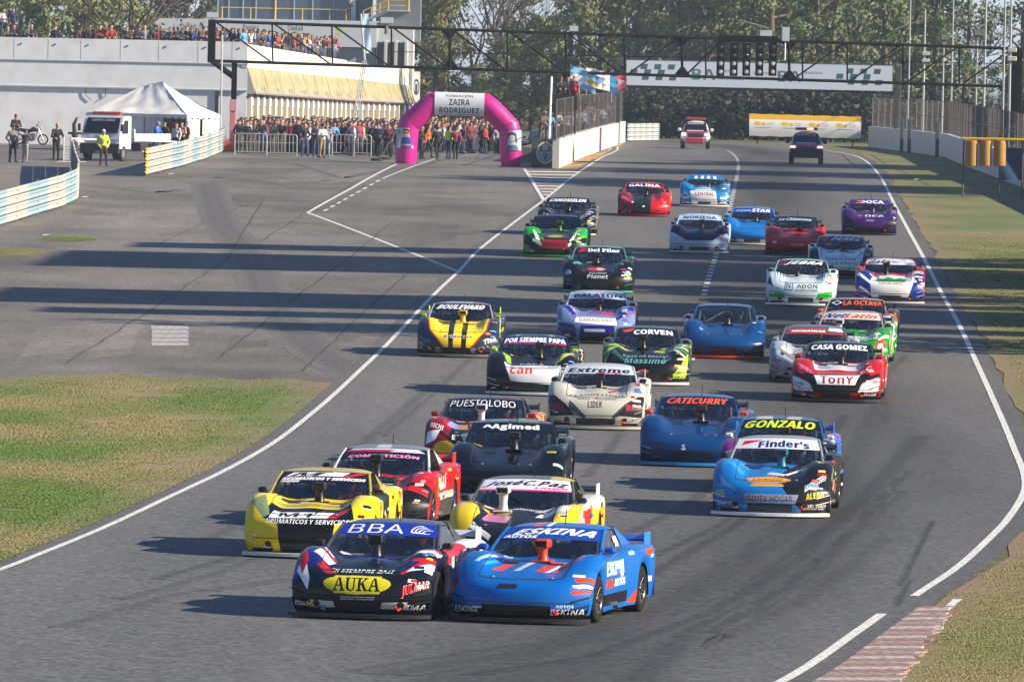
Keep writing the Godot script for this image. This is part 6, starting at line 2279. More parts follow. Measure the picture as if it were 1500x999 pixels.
	# middle of the field
	make_car(776, 578, -2.6, "black race car with lime mirrors and a white panel on its nose", 0, func(p):
		p.poly("F", [-0.46, 0.22, 0.5, 0.16, 0.66, 0.50, 0.4, 0.56, -0.45, 0.54, -0.62, 0.58], Color(0.80, 0.81, 0.83))
		p.poly("F", [0.45, 0.02, 0.6, 0.02, 0.66, 0.5, 0.52, 0.2], Color(0.8, 0.8, 0.82))
		p.text("F", "can", -0.22, 0.40, 0.5, 0.14, Color(0.82, 0.2, 0.1))
		p.text("F", "PAPÁ", 0.02, 0.60, 0.55, 0.05, Color(0.75, 0.76, 0.78))
		p.poly("F", [-0.7, 0.85, -0.55, 0.6, -0.45, 0.58, -0.5, 0.85], Color(0.55, 0.72, 0.1))
		p.poly("F", [0.5, 0.55, 0.65, 0.60, 0.95, 0.85, 0.75, 0.9], Color(0.72, 0.85, 0.05))
		p.fill("B", Color(0.08, 0.14, 0.36))
		p.text("B", "POR SIEMPRE PAPA", 0.0, 0.56, 1.9, 0.58, W, {"arc": 0.1})
		p.rect("B", -1, 0, 1, 0.12, Color(0.72, 0.05, 0.35))
		p.ell("R", -0.6, 0.5, 0.1, 0.4, Color(0.4, 0.6, 0.4))
		p.ell("R", 0.5, 0.5, 0.1, 0.4, Color(0.4, 0.6, 0.4)),
		{"base": Color(0.055, 0.065, 0.09), "splitter": Color(0.70, 0.72, 0.76), "intake_x": 0.16, "intake_h": 0.04, "grille": 0.36, "mirror": Color(0.6, 0.75, 0.05), "helmet": Color(0.7, 0.5, 0.1), "who": "driver in an orange helmet inside the black car with lime mirrors"})
	make_car(669, 522, -1.9, "yellow wedge hood race car with dark flanks near the left edge line", 0, func(p):
		p.poly("F", [-0.36, 0.14, 0.36, 0.14, 0.72, 0.5, 0.82, 0.98, -0.82, 0.98, -0.72, 0.5], Color(0.78, 0.25, 0.05))
		p.poly("F", [-0.33, 0.16, 0.33, 0.16, 0.68, 0.5, 0.78, 0.96, -0.78, 0.96, -0.68, 0.5], Color(0.93, 0.83, 0.03))
		for x in [-0.17, 0.16]:
			p.poly("F", [x - 0.06, 0.08, x + 0.06, 0.08, x + 0.07, 0.98, x - 0.07, 0.98], Color(0.10, 0.09, 0.11))
		p.text("F", "RVMotors", 0.0, 0.36, 0.72, 0.08, Color(0.8, 0.78, 0.8), {"shear": 0.3})
		p.text("F", "RVMotors", 0.01, 0.355, 0.7, 0.05, Color(0.3, 0.1, 0.3), {"shear": 0.3})
		for k in 40:
			var x: float = sin(k * 12.9) * 0.95
			p.ell("F", x, 0.03 + 0.2 * absf(sin(k * 3.7)) * absf(x), 0.06, 0.03, [Color(0.62, 0.58, 0.55), Color(0.2, 0.2, 0.22), Color(0.5, 0.48, 0.46)][k % 3])
		p.text("F", "Tita", 0.8, 0.30, 0.3, 0.1, Color(0.75, 0.75, 0.75), {"rot": 0.3})
		p.text("F", "Pirelo", -0.82, 0.30, 0.26, 0.1, Color(0.35, 0.5, 0.65), {"rot": -0.3})
		p.fill("B", Color(0.055, 0.06, 0.075))
		p.text("B", "BOULEVARD", 0.0, 0.5, 1.6, 0.58, W, {"shear": 0.2, "arc": -0.05})
		p.fill("R", Color(0.45, 0.3, 0.3))
		p.rect("R", -0.6, 0, 0.4, 1, Color(0.55, 0.55, 0.58))
		p.poly("S", [0.2, 0.5, 0.5, 0.4, 0.5, 0.9, 0.2, 0.9], Color(0.7, 0.8, 0.1)),
		{"base": Color(0.12, 0.17, 0.24), "splitter": Color(0.4, 0.38, 0.36), "intake": Color(0.8, 0.65, 0.05), "intake_x": 0.08, "grille": 0.34, "grille_t": 0.14, "mirror": Color(0.5, 0.6, 0.1), "endplate": Color(0.7, 0.75, 0.1), "helmet": Color(0.15, 0.15, 0.16), "who": "driver in a black helmet inside the yellow hood car"})
	make_car(945, 563, -1.5, "dark green race car with lime claw marks and a white lip", 0, func(p):
		for k in 5:
			p.poly("F", [0.55 + k * 0.09, 0.06, 0.62 + k * 0.09, 0.08, 0.98, 0.36 + k * 0.05, 0.98, 0.40 + k * 0.05, 0.8, 0.3], Color(0.62, 0.72, 0.08))
			p.poly("F", [-0.98, 0.3 + k * 0.1, -0.7 + k * 0.1, 0.78, -0.72 + k * 0.1, 0.84, -0.98, 0.36 + k * 0.1], [Color(0.62, 0.72, 0.2), Color(0.2, 0.4, 0.35)][k % 2])
			p.poly("F", [0.98, 0.42 + k * 0.1, 0.5 + k * 0.08, 0.7, 0.5 + k * 0.08, 0.76, 0.98, 0.47 + k * 0.1], [Color(0.7, 0.75, 0.6), Color(0.25, 0.5, 0.3)][k % 2])
		p.poly("F", [0.15, 0.72, 0.45, 0.7, 0.55, 0.92, 0.4, 0.92], Color(0.6, 0.68, 0.12))
		p.text("F", "Massimo", 0.0, 0.42, 0.95, 0.14, Color(0.35, 0.62, 0.62), {"shear": 0.3})
		p.text("F", "CASA DE PASTAS", 0.0, 0.55, 1.05, 0.06, Color(0.55, 0.7, 0.7))
		p.ell("F", -0.05, 0.22, 0.13, 0.035, Color(0.75, 0.3, 0.1))
		p.fill("B", Color(0.05, 0.07, 0.08))
		p.text("B", "CORVEN", 0.2, 0.5, 1.25, 0.58, W, {"arc": 0.1})
		p.poly("B", [-0.85, 0.7, -0.4, 0.95, -0.5, 0.55, -0.7, 0.4], Color(0.85, 0.3, 0.1))
		p.fill("R", Color(0.18, 0.26, 0.26)),
		{"base": Color(0.045, 0.06, 0.065), "splitter": Color(0.82, 0.82, 0.82), "intake_x": -0.08, "intake_h": 0.02, "grille": 0.38, "helmet": Color(0.15, 0.15, 0.16), "who": "driver in a black helmet inside the dark green clawed car", "busy": [Color(0.2, 0.35, 0.3), Color(0.1, 0.2, 0.16)]})
	make_car(1060, 524, -1.67, "plain metallic blue race car with an orange lip", 2, func(p):
		p.text("F", "AI", -0.58, 0.62, 0.1, 0.06, Color(0.75, 0.8, 0.85), {"shear": 0.3}),
		{"base": Color(0.03, 0.24, 0.45), "rough": 0.25, "banner": false, "splitter": Color(0.80, 0.22, 0.05), "intake_x": 0.08, "grille": 0.34, "cage": Color(0.7, 0.72, 0.75), "helmet": Color(0.65, 0.66, 0.7), "who": "driver in a pale helmet inside the blue car with orange lip", "decals": 4})
	make_car(872, 502, -1.4, "pale blue and royal blue race car with a white windscreen band", 1, func(p):
		p.poly("F", [-0.45, 0.0, 0.5, 0.0, 0.5, 0.3, -0.4, 0.3], Color(0.08, 0.1, 0.5))
		p.poly("F", [-0.55, 0.34, 0.55, 0.3, 0.5, 0.48, -0.5, 0.5], W)
		p.text("F", "DAMASCENO", 0.0, 0.40, 0.85, 0.07, Color(0.45, 0.35, 0.3))
		p.poly("F", [-0.95, 0.75, -0.6, 0.5, -0.5, 0.55, -0.8, 0.85], Color(0.1, 0.14, 0.55))
		p.poly("F", [0.5, 0.5, 0.98, 0.62, 0.98, 0.8, 0.6, 0.6], Color(0.1, 0.14, 0.55))
		p.poly("F", [-0.2, 0.6, 0.5, 0.55, 0.5, 0.8, -0.1, 0.8], Color(0.5, 0.3, 0.55))
		p.poly("F", [0.15, 0.6, 0.45, 0.58, 0.4, 0.8, 0.2, 0.8], Color(0.75, 0.2, 0.35))
		p.poly("F", [-0.9, 0.1, -0.5, 0.05, -0.55, 0.3, -0.9, 0.35], Color(0.15, 0.2, 0.45))
		p.rect("F", -0.3, 0.19, 0.25, 0.245, Color(0.7, 0.72, 0.75))
		p.fill("B", Color(0.70, 0.76, 0.82))
		p.text("B", "BALATON", 0.02, 0.5, 1.7, 0.5, Color(0.08, 0.11, 0.2), {"arc": 0.04})
		p.fill("R", Color(0.62, 0.68, 0.75)),
		{"base": Color(0.42, 0.50, 0.66), "intake_x": 0.06, "grille": 0.4, "grille_t": 0.12, "helmet": Color(0.3, 0.3, 0.35), "who": "driver in a grey helmet inside the pale blue car", "busy": [Color(0.1, 0.14, 0.5), Color(0.75, 0.78, 0.82), Color(0.55, 0.3, 0.5)]})
	make_car(875, 428, -1.5, "black race car with turquoise lip and fender stripes", 0, func(p):
		p.poly("F", [-0.75, 0.62, -0.68, 0.62, -0.5, 0.78, -0.42, 0.9, -0.5, 0.9], Color(0.25, 0.62, 0.58), true)
		p.ell("F", -0.04, 0.58, 0.28, 0.08, Color(0.78, 0.2, 0.15))
		p.ell("F", 0.06, 0.57, 0.12, 0.05, Color(0.7, 0.7, 0.72))
		p.text("F", "AUTO SERVICIO", 0.0, 0.42, 0.5, 0.05, Color(0.75, 0.77, 0.78))
		p.text("F", "Planet", 0.0, 0.33, 0.6, 0.09, Color(0.75, 0.77, 0.78), {"shear": 0.2})
		p.ell("F", -0.86, 0.42, 0.1, 0.06, Color(0.6, 0.65, 0.7), true)
		p.fill("B", Color(0.04, 0.05, 0.06))
		p.text("B", "Del Pilar", 0.18, 0.5, 1.3, 0.55, W, {"font": "Droid Serif"})
		p.poly("B", [-0.85, 0.2, -0.65, 0.2, -0.55, 0.85, -0.75, 0.85], Color(0.75, 0.08, 0.1))
		p.poly("B", [-0.62, 0.2, -0.56, 0.2, -0.46, 0.85, -0.52, 0.85], Color(0.75, 0.08, 0.1))
		p.fill("R", Color(0.25, 0.5, 0.48)),
		{"base": Color(0.04, 0.05, 0.06), "scale": 1.03, "splitter": Color(0.15, 0.55, 0.48), "intake_x": -0.05, "grille": 0.3, "mirror": Color(0.15, 0.5, 0.45), "helmet": Color(0.3, 0.6, 0.7), "who": "driver in a teal helmet inside the black car with turquoise lip"})
	# back of the field
	make_car(812, 376, -1.67, "black and bright green race car with a red nose panel", 0, func(p):
		p.poly("F", [-1, 0.52, -0.62, 0.55, -0.45, 0.72, -0.5, 1.0, -1, 1.0], Color(0.06, 0.62, 0.14), true)
		p.poly("F", [-1, 0.0, -0.7, 0.0, -0.78, 0.12, -0.98, 0.3], Color(0.06, 0.62, 0.14), true)
		p.fill("S", Color(0.06, 0.55, 0.13))
		p.fill("B", Color(0.05, 0.06, 0.07))
		p.poly("F", [-0.45, 0.18, 0.45, 0.18, 0.4, 0.40, -0.4, 0.40], Color(0.55, 0.06, 0.15))
		p.text("F", "CEREALES", 0.0, 0.28, 0.7, 0.08, Color(0.15, 0.02, 0.05))
		p.poly("F", [-0.45, 0.5, 0.4, 0.45, 0.35, 0.7, -0.4, 0.75], Color(0.25, 0.23, 0.25))
		p.ell("F", 0.0, 0.55, 0.25, 0.06, Color(0.6, 0.62, 0.3))
		p.poly("F", [0.45, 0.35, 0.6, 0.40, 0.72, 0.68, 0.6, 0.62], W, true)
		p.rect("F", -0.6, 0.86, 0.6, 0.98, Color(0.04, 0.5, 0.1)),
		{"base": Color(0.05, 0.06, 0.07), "banner": true, "scale": 1.05, "splitter": Color(0.08, 0.5, 0.12), "intake": Color(0.05, 0.4, 0.1), "intake_x": 0.12, "grille": 0.3, "grille_t": 0.12, "helmet": Color(0.1, 0.1, 0.1), "cage": Color(0.1, 0.1, 0.1), "who": "driver in a black helmet inside the black and bright green car", "busy": [Color(0.7, 0.8, 0.7), Color(0.08, 0.35, 0.08), Color(0.3, 0.7, 0.15)]})
	make_car(829, 344, -1.67, "black race car with white lettered band at the left rear of the pack", 0, func(p):
		for k in 26:
			p.ell("F", sin(k * 5.3) * 0.8, 0.5 + 0.45 * absf(sin(k * 2.1)), 0.04, 0.018, Color(0.6, 0.62, 0.65))
		p.fill("B", Color(0.05, 0.055, 0.06))
		p.text("B", "CANOSSILEN", 0.0, 0.5, 1.75, 0.55, W, {"shear": 0.15, "arc": -0.04})
		p.ell("F", 0.6, 0.33, 0.06, 0.04, W),
		{"base": Color(0.04, 0.045, 0.05), "scale": 1.04, "splitter": Color(0.72, 0.7, 0.66), "intake_x": 0.05, "helmet": Color(0.5, 0.5, 0.52), "who": "driver in a grey helmet inside the black car at left rear", "busy": [Color(0.25, 0.26, 0.28), Color(0.45, 0.46, 0.48)]})
	make_car(942, 316, -1.67, "red race car with a wide black centre panel far back", 0, func(p):
		p.poly("F", [-0.4, 0.0, 0.3, 0.0, 0.3, 1.0, -0.4, 1.0], Color(0.10, 0.12, 0.12))
		p.poly("F", [-1, 0.0, -0.4, 0.0, -0.4, 1.0, -1, 1.0], Color(0.45, 0.03, 0.10))
		p.poly("F", [-0.9, 0.5, -0.5, 0.42, -0.5, 0.5, -0.85, 0.62], Color(0.7, 0.3, 0.4))
		p.ell("F", 0.02, 0.27, 0.06, 0.02, W)
		p.ell("F", -0.42, 0.4, 0.05, 0.03, W)
		p.fill("B", Color(0.05, 0.055, 0.06))
		p.rect("B", 0.2, 0.0, 1, 0.45, Color(0.7, 0.06, 0.06))
		p.text("B", "GALINA", 0.0, 0.55, 1.7, 0.55, W, {"arc": 0.05}),
		{"base": Color(0.72, 0.05, 0.06), "splitter": Color(0.5, 0.04, 0.05), "intake_x": 0.1, "grille": 0.3, "helmet": Color(0.2, 0.2, 0.2), "who": "driver in a dark helmet inside the red car with black centre"})
	make_car(1032, 302, -1.67, "sky blue race car with a white nose and lip far back", 1, func(p):
		p.poly("F", [-0.55, 0.12, 0.55, 0.12, 0.45, 0.45, 0.2, 0.58, -0.3, 0.56, -0.6, 0.42], Color(0.82, 0.83, 0.84))
		p.poly("F", [-1, 0, 1, 0, 1, 0.11, -1, 0.11], Color(0.85, 0.85, 0.85))
		p.text("F", "CENTRAL", 0.0, 0.34, 0.8, 0.10, Color(0.45, 0.15, 0.15))
		p.text("F", "AVAM", 0.8, 0.24, 0.3, 0.07, W)
		p.text("F", "AVAM", -0.8, 0.24, 0.3, 0.07, W)
		p.poly("F", [-0.4, 0.6, 0.3, 0.6, 0.2, 0.75, -0.2, 0.72], Color(0.6, 0.75, 0.82))
		p.fill("B", Color(0.06, 0.42, 0.62))
		for k in 4:
			p.rect("B", -0.62 + k * 0.36, 0.2, -0.44 + k * 0.36, 0.85, W),
		{"base": Color(0.06, 0.45, 0.66), "splitter": Color(0.85, 0.85, 0.85), "intake_x": 0.15, "grille": 0.28, "grille_t": 0.1, "mirror": Color(0.1, 0.45, 0.65), "helmet": Color(0.7, 0.7, 0.7), "who": "driver in a white helmet inside the sky blue car far back", "busy": [Color(0.05, 0.3, 0.5), Color(0.5, 0.75, 0.85)]})
	make_car(1024, 370, -1.67, "pale blue race car with a navy hood beside the dashed line", 1, func(p):
		p.poly("F", [-0.97, 0.5, -0.45, 0.28, 0.45, 0.28, 0.97, 0.5, 0.9, 1, -0.9, 1], Color(0.03, 0.07, 0.20))
		p.poly("F", [-0.6, 0.62, -0.2, 0.58, 0.0, 0.72, -0.5, 0.75], Color(0.12, 0.2, 0.4))
		p.fill("B", Color(0.66, 0.75, 0.84))
		p.text("B", "NORIEGA", 0.0, 0.5, 1.55, 0.55, Color(0.06, 0.12, 0.32), {"arc": 0.04})
		p.fill("R", Color(0.62, 0.7, 0.78)),
		{"base": Color(0.64, 0.73, 0.82), "splitter": Color(0.68, 0.76, 0.84), "intake": Color(0.08, 0.12, 0.25), "intake_x": 0.08, "grille": 0.36, "grille_t": 0.13, "vent": Color(0.08, 0.12, 0.25), "helmet": Color(0.12, 0.15, 0.25), "who": "driver in a navy helmet inside the pale blue car"})
	make_car(1102, 358, -1.67, "cyan race car with a white lip behind the red one", 2, func(p):
		p.poly("F", [-1, 0, 1, 0, 1, 0.10, -1, 0.10], Color(0.75, 0.75, 0.74))
		p.fill("B", Color(0.06, 0.22, 0.55))
		p.text("B", "AQUA", -0.48, 0.42, 0.75, 0.42, Color(0.6, 0.75, 0.9), {"shear": 0.2})
		p.text("B", "STAR", 0.42, 0.52, 0.9, 0.6, W, {"shear": 0.1})
		p.fill("R", Color(0.2, 0.5, 0.75)),
		{"base": Color(0.04, 0.42, 0.72), "splitter": Color(0.78, 0.77, 0.75), "intake_x": 0.12, "grille": 0.3, "grille_t": 0.12, "mirror": Color(0.06, 0.35, 0.6), "helmet": Color(0.7, 0.12, 0.12), "who": "driver in a red helmet inside the cyan car", "decals": 4})
	make_car(1165, 372, -1.67, "plain red race car with a dark roof far back", 2, func(p):
		p.text("F", "SCAVONE", 0.06, 0.235, 0.5, 0.075, Color(0.75, 0.7, 0.7))
		p.rect("F", -0.78, 0.26, -0.64, 0.34, Color(0.75, 0.75, 0.75))
		p.fill("B", Color(0.10, 0.12, 0.13))
		p.text("B", "La Chimenea", 0.0, 0.45, 1.5, 0.5, Color(0.65, 0.72, 0.76), {"shear": 0.2, "arc": 0.05})
		p.fill("R", Color(0.14, 0.18, 0.15)),
		{"base": Color(0.70, 0.04, 0.07), "intake_x": 0.12, "grille": 0.3, "splitter": Color(0.15, 0.03, 0.05), "helmet": Color(0.2, 0.2, 0.2), "who": "driver in a dark helmet inside the plain red car", "decals": 4})
	make_car(1274, 343, -1.9, "purple race car with white lettering near the right edge line", 1, func(p):
		lamp_print(p, Color(0.08, 0.07, 0.12), Color(0.12, 0.06, 0.2))
		p.text("F", "OCA", 0.18, 0.52, 0.7, 0.11, W)
		p.poly("F", [-0.45, 0.46, -0.25, 0.52, -0.45, 0.58, -0.38, 0.52], Color(0.85, 0.4, 0.2))
		p.text("F", "Correo", 0.02, 0.34, 0.3, 0.05, Color(0.7, 0.65, 0.75))
		p.text("F", "8", 0.58, 0.66, 0.1, 0.12, W)
		p.fill("B", Color(0.26, 0.13, 0.42))
		p.text("B", "OCA", 0.28, 0.5, 0.9, 0.62, W)
		p.poly("B", [-0.62, 0.15, -0.3, 0.5, -0.62, 0.85, -0.75, 0.85, -0.5, 0.5, -0.75, 0.15], Color(0.88, 0.45, 0.2))
		p.poly("B", [-0.36, 0.2, -0.12, 0.5, -0.36, 0.8, -0.46, 0.8, -0.26, 0.5, -0.46, 0.2], W),
		{"base": Color(0.22, 0.09, 0.36), "intake": Color(0.25, 0.12, 0.4), "intake_x": 0.12, "grille": 0.4, "mirror": Color(0.06, 0.05, 0.08), "helmet": Color(0.7, 0.7, 0.72), "who": "driver in a white helmet inside the purple car"})
	make_car(1232, 406, -1.9, "silver grey race car with a lime and blue lettered hood", 0, func(p):
		p.poly("F", [-1, 0.0, 1, 0.0, 1, 0.14, -1, 0.14], Color(0.07, 0.05, 0.06))
		p.poly("F", [-1, 0.14, -0.6, 0.14, -0.7, 0.5, -0.75, 0.8, -1, 0.85], Color(0.08, 0.12, 0.13), true)
		p.text("F", "CARPINTERIA", 0.0, 0.44, 0.95, 0.085, Color(0.1, 0.25, 0.4))
		p.text("F", "Ara & Alberto", 0.02, 0.33, 1.05, 0.10, Color(0.45, 0.6, 0.1), {"shear": 0.2})
		p.text("F", "FABRICA DE MUEBLES", 0.02, 0.215, 0.9, 0.06, Color(0.15, 0.3, 0.5))
		p.text("F", "Mordes", 0.0, 0.56, 0.6, 0.06, Color(0.65, 0.3, 0.5), {"shear": 0.3})
		p.fill("B", Color(0.05, 0.06, 0.07))
		p.text("B", "PEREZ", 0.26, 0.52, 1.28, 0.66, Color(0.72, 0.1, 0.12), {"shear": 0.3})
		p.text("B", "PEREZ", 0.24, 0.54, 1.24, 0.58, W, {"shear": 0.3})
		p.poly("B", [-0.85, 0.1, -0.68, 0.1, -0.55, 0.9, -0.72, 0.9], Color(0.75, 0.3, 0.1))
		p.fill("R", Color(0.55, 0.62, 0.65)),
		{"base": Color(0.86, 0.90, 0.92), "splitter": Color(0.35, 0.05, 0.06), "intake_x": 0.08, "grille": 0.3, "grille_t": 0.1, "helmet": Color(0.15, 0.15, 0.16), "who": "driver in a black helmet inside the silver grey car", "busy": [Color(0.3, 0.4, 0.45), Color(0.5, 0.65, 0.2), Color(0.85, 0.88, 0.9)]})
	make_car(1173, 447, -2.4, "white race car with bright green nose corners", 1, func(p):
		p.poly("F", [-0.95, 0.13, -0.45, 0.10, -0.5, 0.24, -0.92, 0.28], Color(0.12, 0.65, 0.15), true)
		p.text("F", "ADÓN", 0.18, 0.38, 0.6, 0.11, Color(0.1, 0.13, 0.2))
		p.text("F", "DEPORTES DE NIEVE", 0.15, 0.285, 0.66, 0.045, Color(0.15, 0.2, 0.3))
		p.poly("F", [-0.48, 0.28, -0.24, 0.28, -0.22, 0.48, -0.46, 0.48], Color(0.2, 0.35, 0.42))
		p.poly("F", [-0.45, 0.30, -0.26, 0.30, -0.25, 0.46, -0.44, 0.46], Color(0.72, 0.78, 0.80))
		p.text("F", "N", -0.36, 0.38, 0.12, 0.12, Color(0.15, 0.25, 0.35))
		for s in [-1.0, 1.0]:
			for k in 4:
				p.poly("F", [s * (0.52 + k * 0.08), 0.9, s * (0.58 + k * 0.08), 0.9, s * (0.5 + k * 0.08), 0.6 - 0.04 * k], [Color(0.1, 0.32, 0.4), Color(0.2, 0.5, 0.45)][k % 2])
		p.poly("F", [-0.98, 0.45, -0.8, 0.35, -0.9, 0.6], Color(0.1, 0.15, 0.3))
		p.fill("B", Color(0.06, 0.07, 0.08))
		p.text("B", "JEBRA", 0.1, 0.52, 1.5, 0.62, W, {"shear": 0.4})
		p.poly("B", [-0.98, 0.1, -0.8, 0.1, -0.5, 0.75, -0.9, 0.9], Color(0.4, 0.05, 0.2))
		p.fill("R", Color(0.45, 0.62, 0.5)),
		{"base": Color(0.74, 0.80, 0.82), "splitter": Color(0.75, 0.8, 0.82), "intake_x": -0.12, "grille": 0.38, "grille_t": 0.14, "helmet": Color(0.6, 0.62, 0.64), "who": "driver in a grey helmet inside the white car with green corners"})
	make_car(1304, 444, -2.4, "blue white and red race car with green print at the right", 1, func(p):
		p.poly("F", [-0.55, 0.1, 0.55, 0.1, 0.72, 0.5, 0.5, 0.8, -0.4, 0.8, -0.6, 0.45], Color(0.84, 0.84, 0.84))
		p.poly("F", [-0.4, 0.44, 0.42, 0.44, 0.5, 0.54, 0.3, 0.62, 0.12, 0.56, -0.05, 0.63, -0.2, 0.56, -0.38, 0.62], Color(0.06, 0.5, 0.2))
		p.text("F", "CATALANO", 0.02, 0.39, 0.7, 0.06, Color(0.6, 0.2, 0.2))
		p.poly("F", [-0.98, 0.6, -0.6, 0.38, -0.55, 0.42, -0.95, 0.68], W)
		p.poly("F", [0.55, 0.55, 0.98, 0.75, 0.98, 0.9, 0.5, 0.85], Color(0.85, 0.7, 0.66))
		p.poly("F", [-0.6, 0.7, -0.35, 0.6, -0.3, 0.75, -0.5, 0.85], Color(0.6, 0.3, 0.55))
		p.rect("F", -0.8, 0.84, 0.8, 1.0, Color(0.78, 0.12, 0.1))
		p.fill("B", Color(0.84, 0.84, 0.86))
		p.text("B", "dafa", -0.45, 0.5, 0.85, 0.6, Color(0.12, 0.13, 0.25), {"shear": 0.2})
		p.text("B", "Racing", 0.45, 0.45, 0.85, 0.4, Color(0.45, 0.4, 0.5), {"shear": 0.4, "weight": 400})
		p.fill("R", Color(0.78, 0.2, 0.24))
		p.fill("S", Color(0.78, 0.14, 0.1)),
		{"base": Color(0.06, 0.18, 0.52), "splitter": Color(0.7, 0.7, 0.68), "intake_x": -0.12, "intake_h": 0.06, "grille": 0.34, "grille_t": 0.09, "mirror": Color(0.8, 0.15, 0.1), "cage": Color(0.7, 0.15, 0.15), "helmet": Color(0.7, 0.7, 0.72), "who": "driver in a white helmet inside the blue white and red car", "busy": [Color(0.8, 0.8, 0.82), Color(0.75, 0.15, 0.12), Color(0.1, 0.25, 0.6)]})
	make_car(1247, 513, -5.0, "white race car with orange windscreen lettering and orange mirrors", 0, func(p):
		p.fill("B", Color(0.06, 0.06, 0.075))
		p.text("B", "LA OCTAVA", 0.24, 0.5, 1.4, 0.6, Color(0.88, 0.36, 0.05), {"arc": 0.06})
		p.poly("B", [-0.9, 0.5, -0.7, 0.85, -0.5, 0.5, -0.7, 0.15], W)
		p.ell("B", -0.7, 0.5, 0.1, 0.2, Color(0.1, 0.1, 0.15))
		p.fill("R", Color(0.62, 0.5, 0.45))
		p.poly("F", [-0.5, 0.3, 0.5, 0.3, 0.5, 0.6, -0.5, 0.6], Color(0.3, 0.3, 0.35)),
		{"base": Color(0.66, 0.67, 0.7), "mirror": Color(0.82, 0.32, 0.06), "intake_x": 0.1, "helmet": Color(0.3, 0.3, 0.32), "who": "driver in a grey helmet inside the white car with orange mirrors", "busy": [Color(0.8, 0.35, 0.1), Color(0.15, 0.16, 0.2), Color(0.8, 0.8, 0.8)]})
	make_car(1240, 535, -5.0, "bright green race car with a white band and red round stickers", 0, func(p):
		p.poly("F", [-0.7, 0.60, 0.72, 0.50, 0.76, 0.64, -0.68, 0.72], Color(0.72, 0.78, 0.78))
		p.text("F", "neumaticos", 0.2, 0.585, 1.0, 0.07, Color(0.1, 0.12, 0.12), {"rot": -0.05})
		p.ell("F", 0.82, 0.36, 0.13, 0.12, Color(0.78, 0.2, 0.14))
		p.ell("F", 0.82, 0.36, 0.07, 0.065, Color(0.8, 0.75, 0.7))
		p.rect("F", -1, 0.0, 1, 0.09, Color(0.8, 0.82, 0.8))
		p.poly("F", [0.6, 0.1, 0.95, 0.1, 0.95, 0.22, 0.62, 0.25], Color(0.3, 0.7, 0.1))
		p.fill("B", Color(0.78, 0.76, 0.74))
		p.text("B", "Net", -0.55, 0.5, 0.7, 0.6, Color(0.1, 0.12, 0.42), {"shear": 0.3})
		p.text("B", "Latin", 0.35, 0.5, 1.05, 0.6, Color(0.75, 0.2, 0.14), {"shear": 0.3})
		p.fill("R", Color(0.6, 0.5, 0.48)),
		{"base": Color(0.12, 0.52, 0.08), "splitter": Color(0.78, 0.8, 0.76), "intake_x": -0.25, "intake": Color(0.7, 0.7, 0.7), "helmet": Color(0.15, 0.15, 0.15), "who": "driver in a black helmet inside the bright green car", "busy": [Color(0.7, 0.8, 0.7), Color(0.08, 0.35, 0.08), Color(0.3, 0.7, 0.15)]})
	make_car(1189, 560, -3.2, "silver race car with red and white roof lettering behind the red one", 1, func(p):
		p.poly("F", [-0.98, 0.62, -0.6, 0.5, -0.3, 0.75, -0.5, 0.95, -0.95, 0.95], Color(0.62, 0.66, 0.68))
		p.text("F", "Ac", -0.85, 0.34, 0.2, 0.12, Color(0.72, 0.25, 0.3), {"rot": -0.4})
		p.poly("F", [-0.75, 0.55, -0.5, 0.45, -0.45, 0.55, -0.7, 0.62], W)
		p.ell("F", -0.35, 0.4, 0.1, 0.06, Color(0.75, 0.4, 0.2))
		p.rect("F", -0.6, 0.2, 0.6, 0.24, Color(0.12, 0.13, 0.15))
		p.fill("B", Color(0.30, 0.32, 0.35))
		p.text("B", "Gutierrez", -0.25, 0.72, 1.3, 0.3, Color(0.8, 0.2, 0.15))
		p.text("B", "NEUMATICOS", -0.2, 0.4, 1.1, 0.22, W)
		p.rect("B", -1, 0, 1, 0.2, Color(0.7, 0.08, 0.1))
		p.poly("B", [0.45, 0.5, 0.95, 0.4, 0.9, 0.85, 0.5, 0.9], W)
		p.fill("R", Color(0.35, 0.37, 0.4)),
		{"base": Color(0.56, 0.58, 0.60), "splitter": Color(0.06, 0.07, 0.08), "intake_x": 0.1, "mirror": Color(0.5, 0.5, 0.52), "helmet": Color(0.2, 0.2, 0.22), "who": "driver in a dark helmet inside the silver car", "busy": [Color(0.75, 0.12, 0.12), Color(0.8, 0.82, 0.84), Color(0.25, 0.27, 0.3)]})
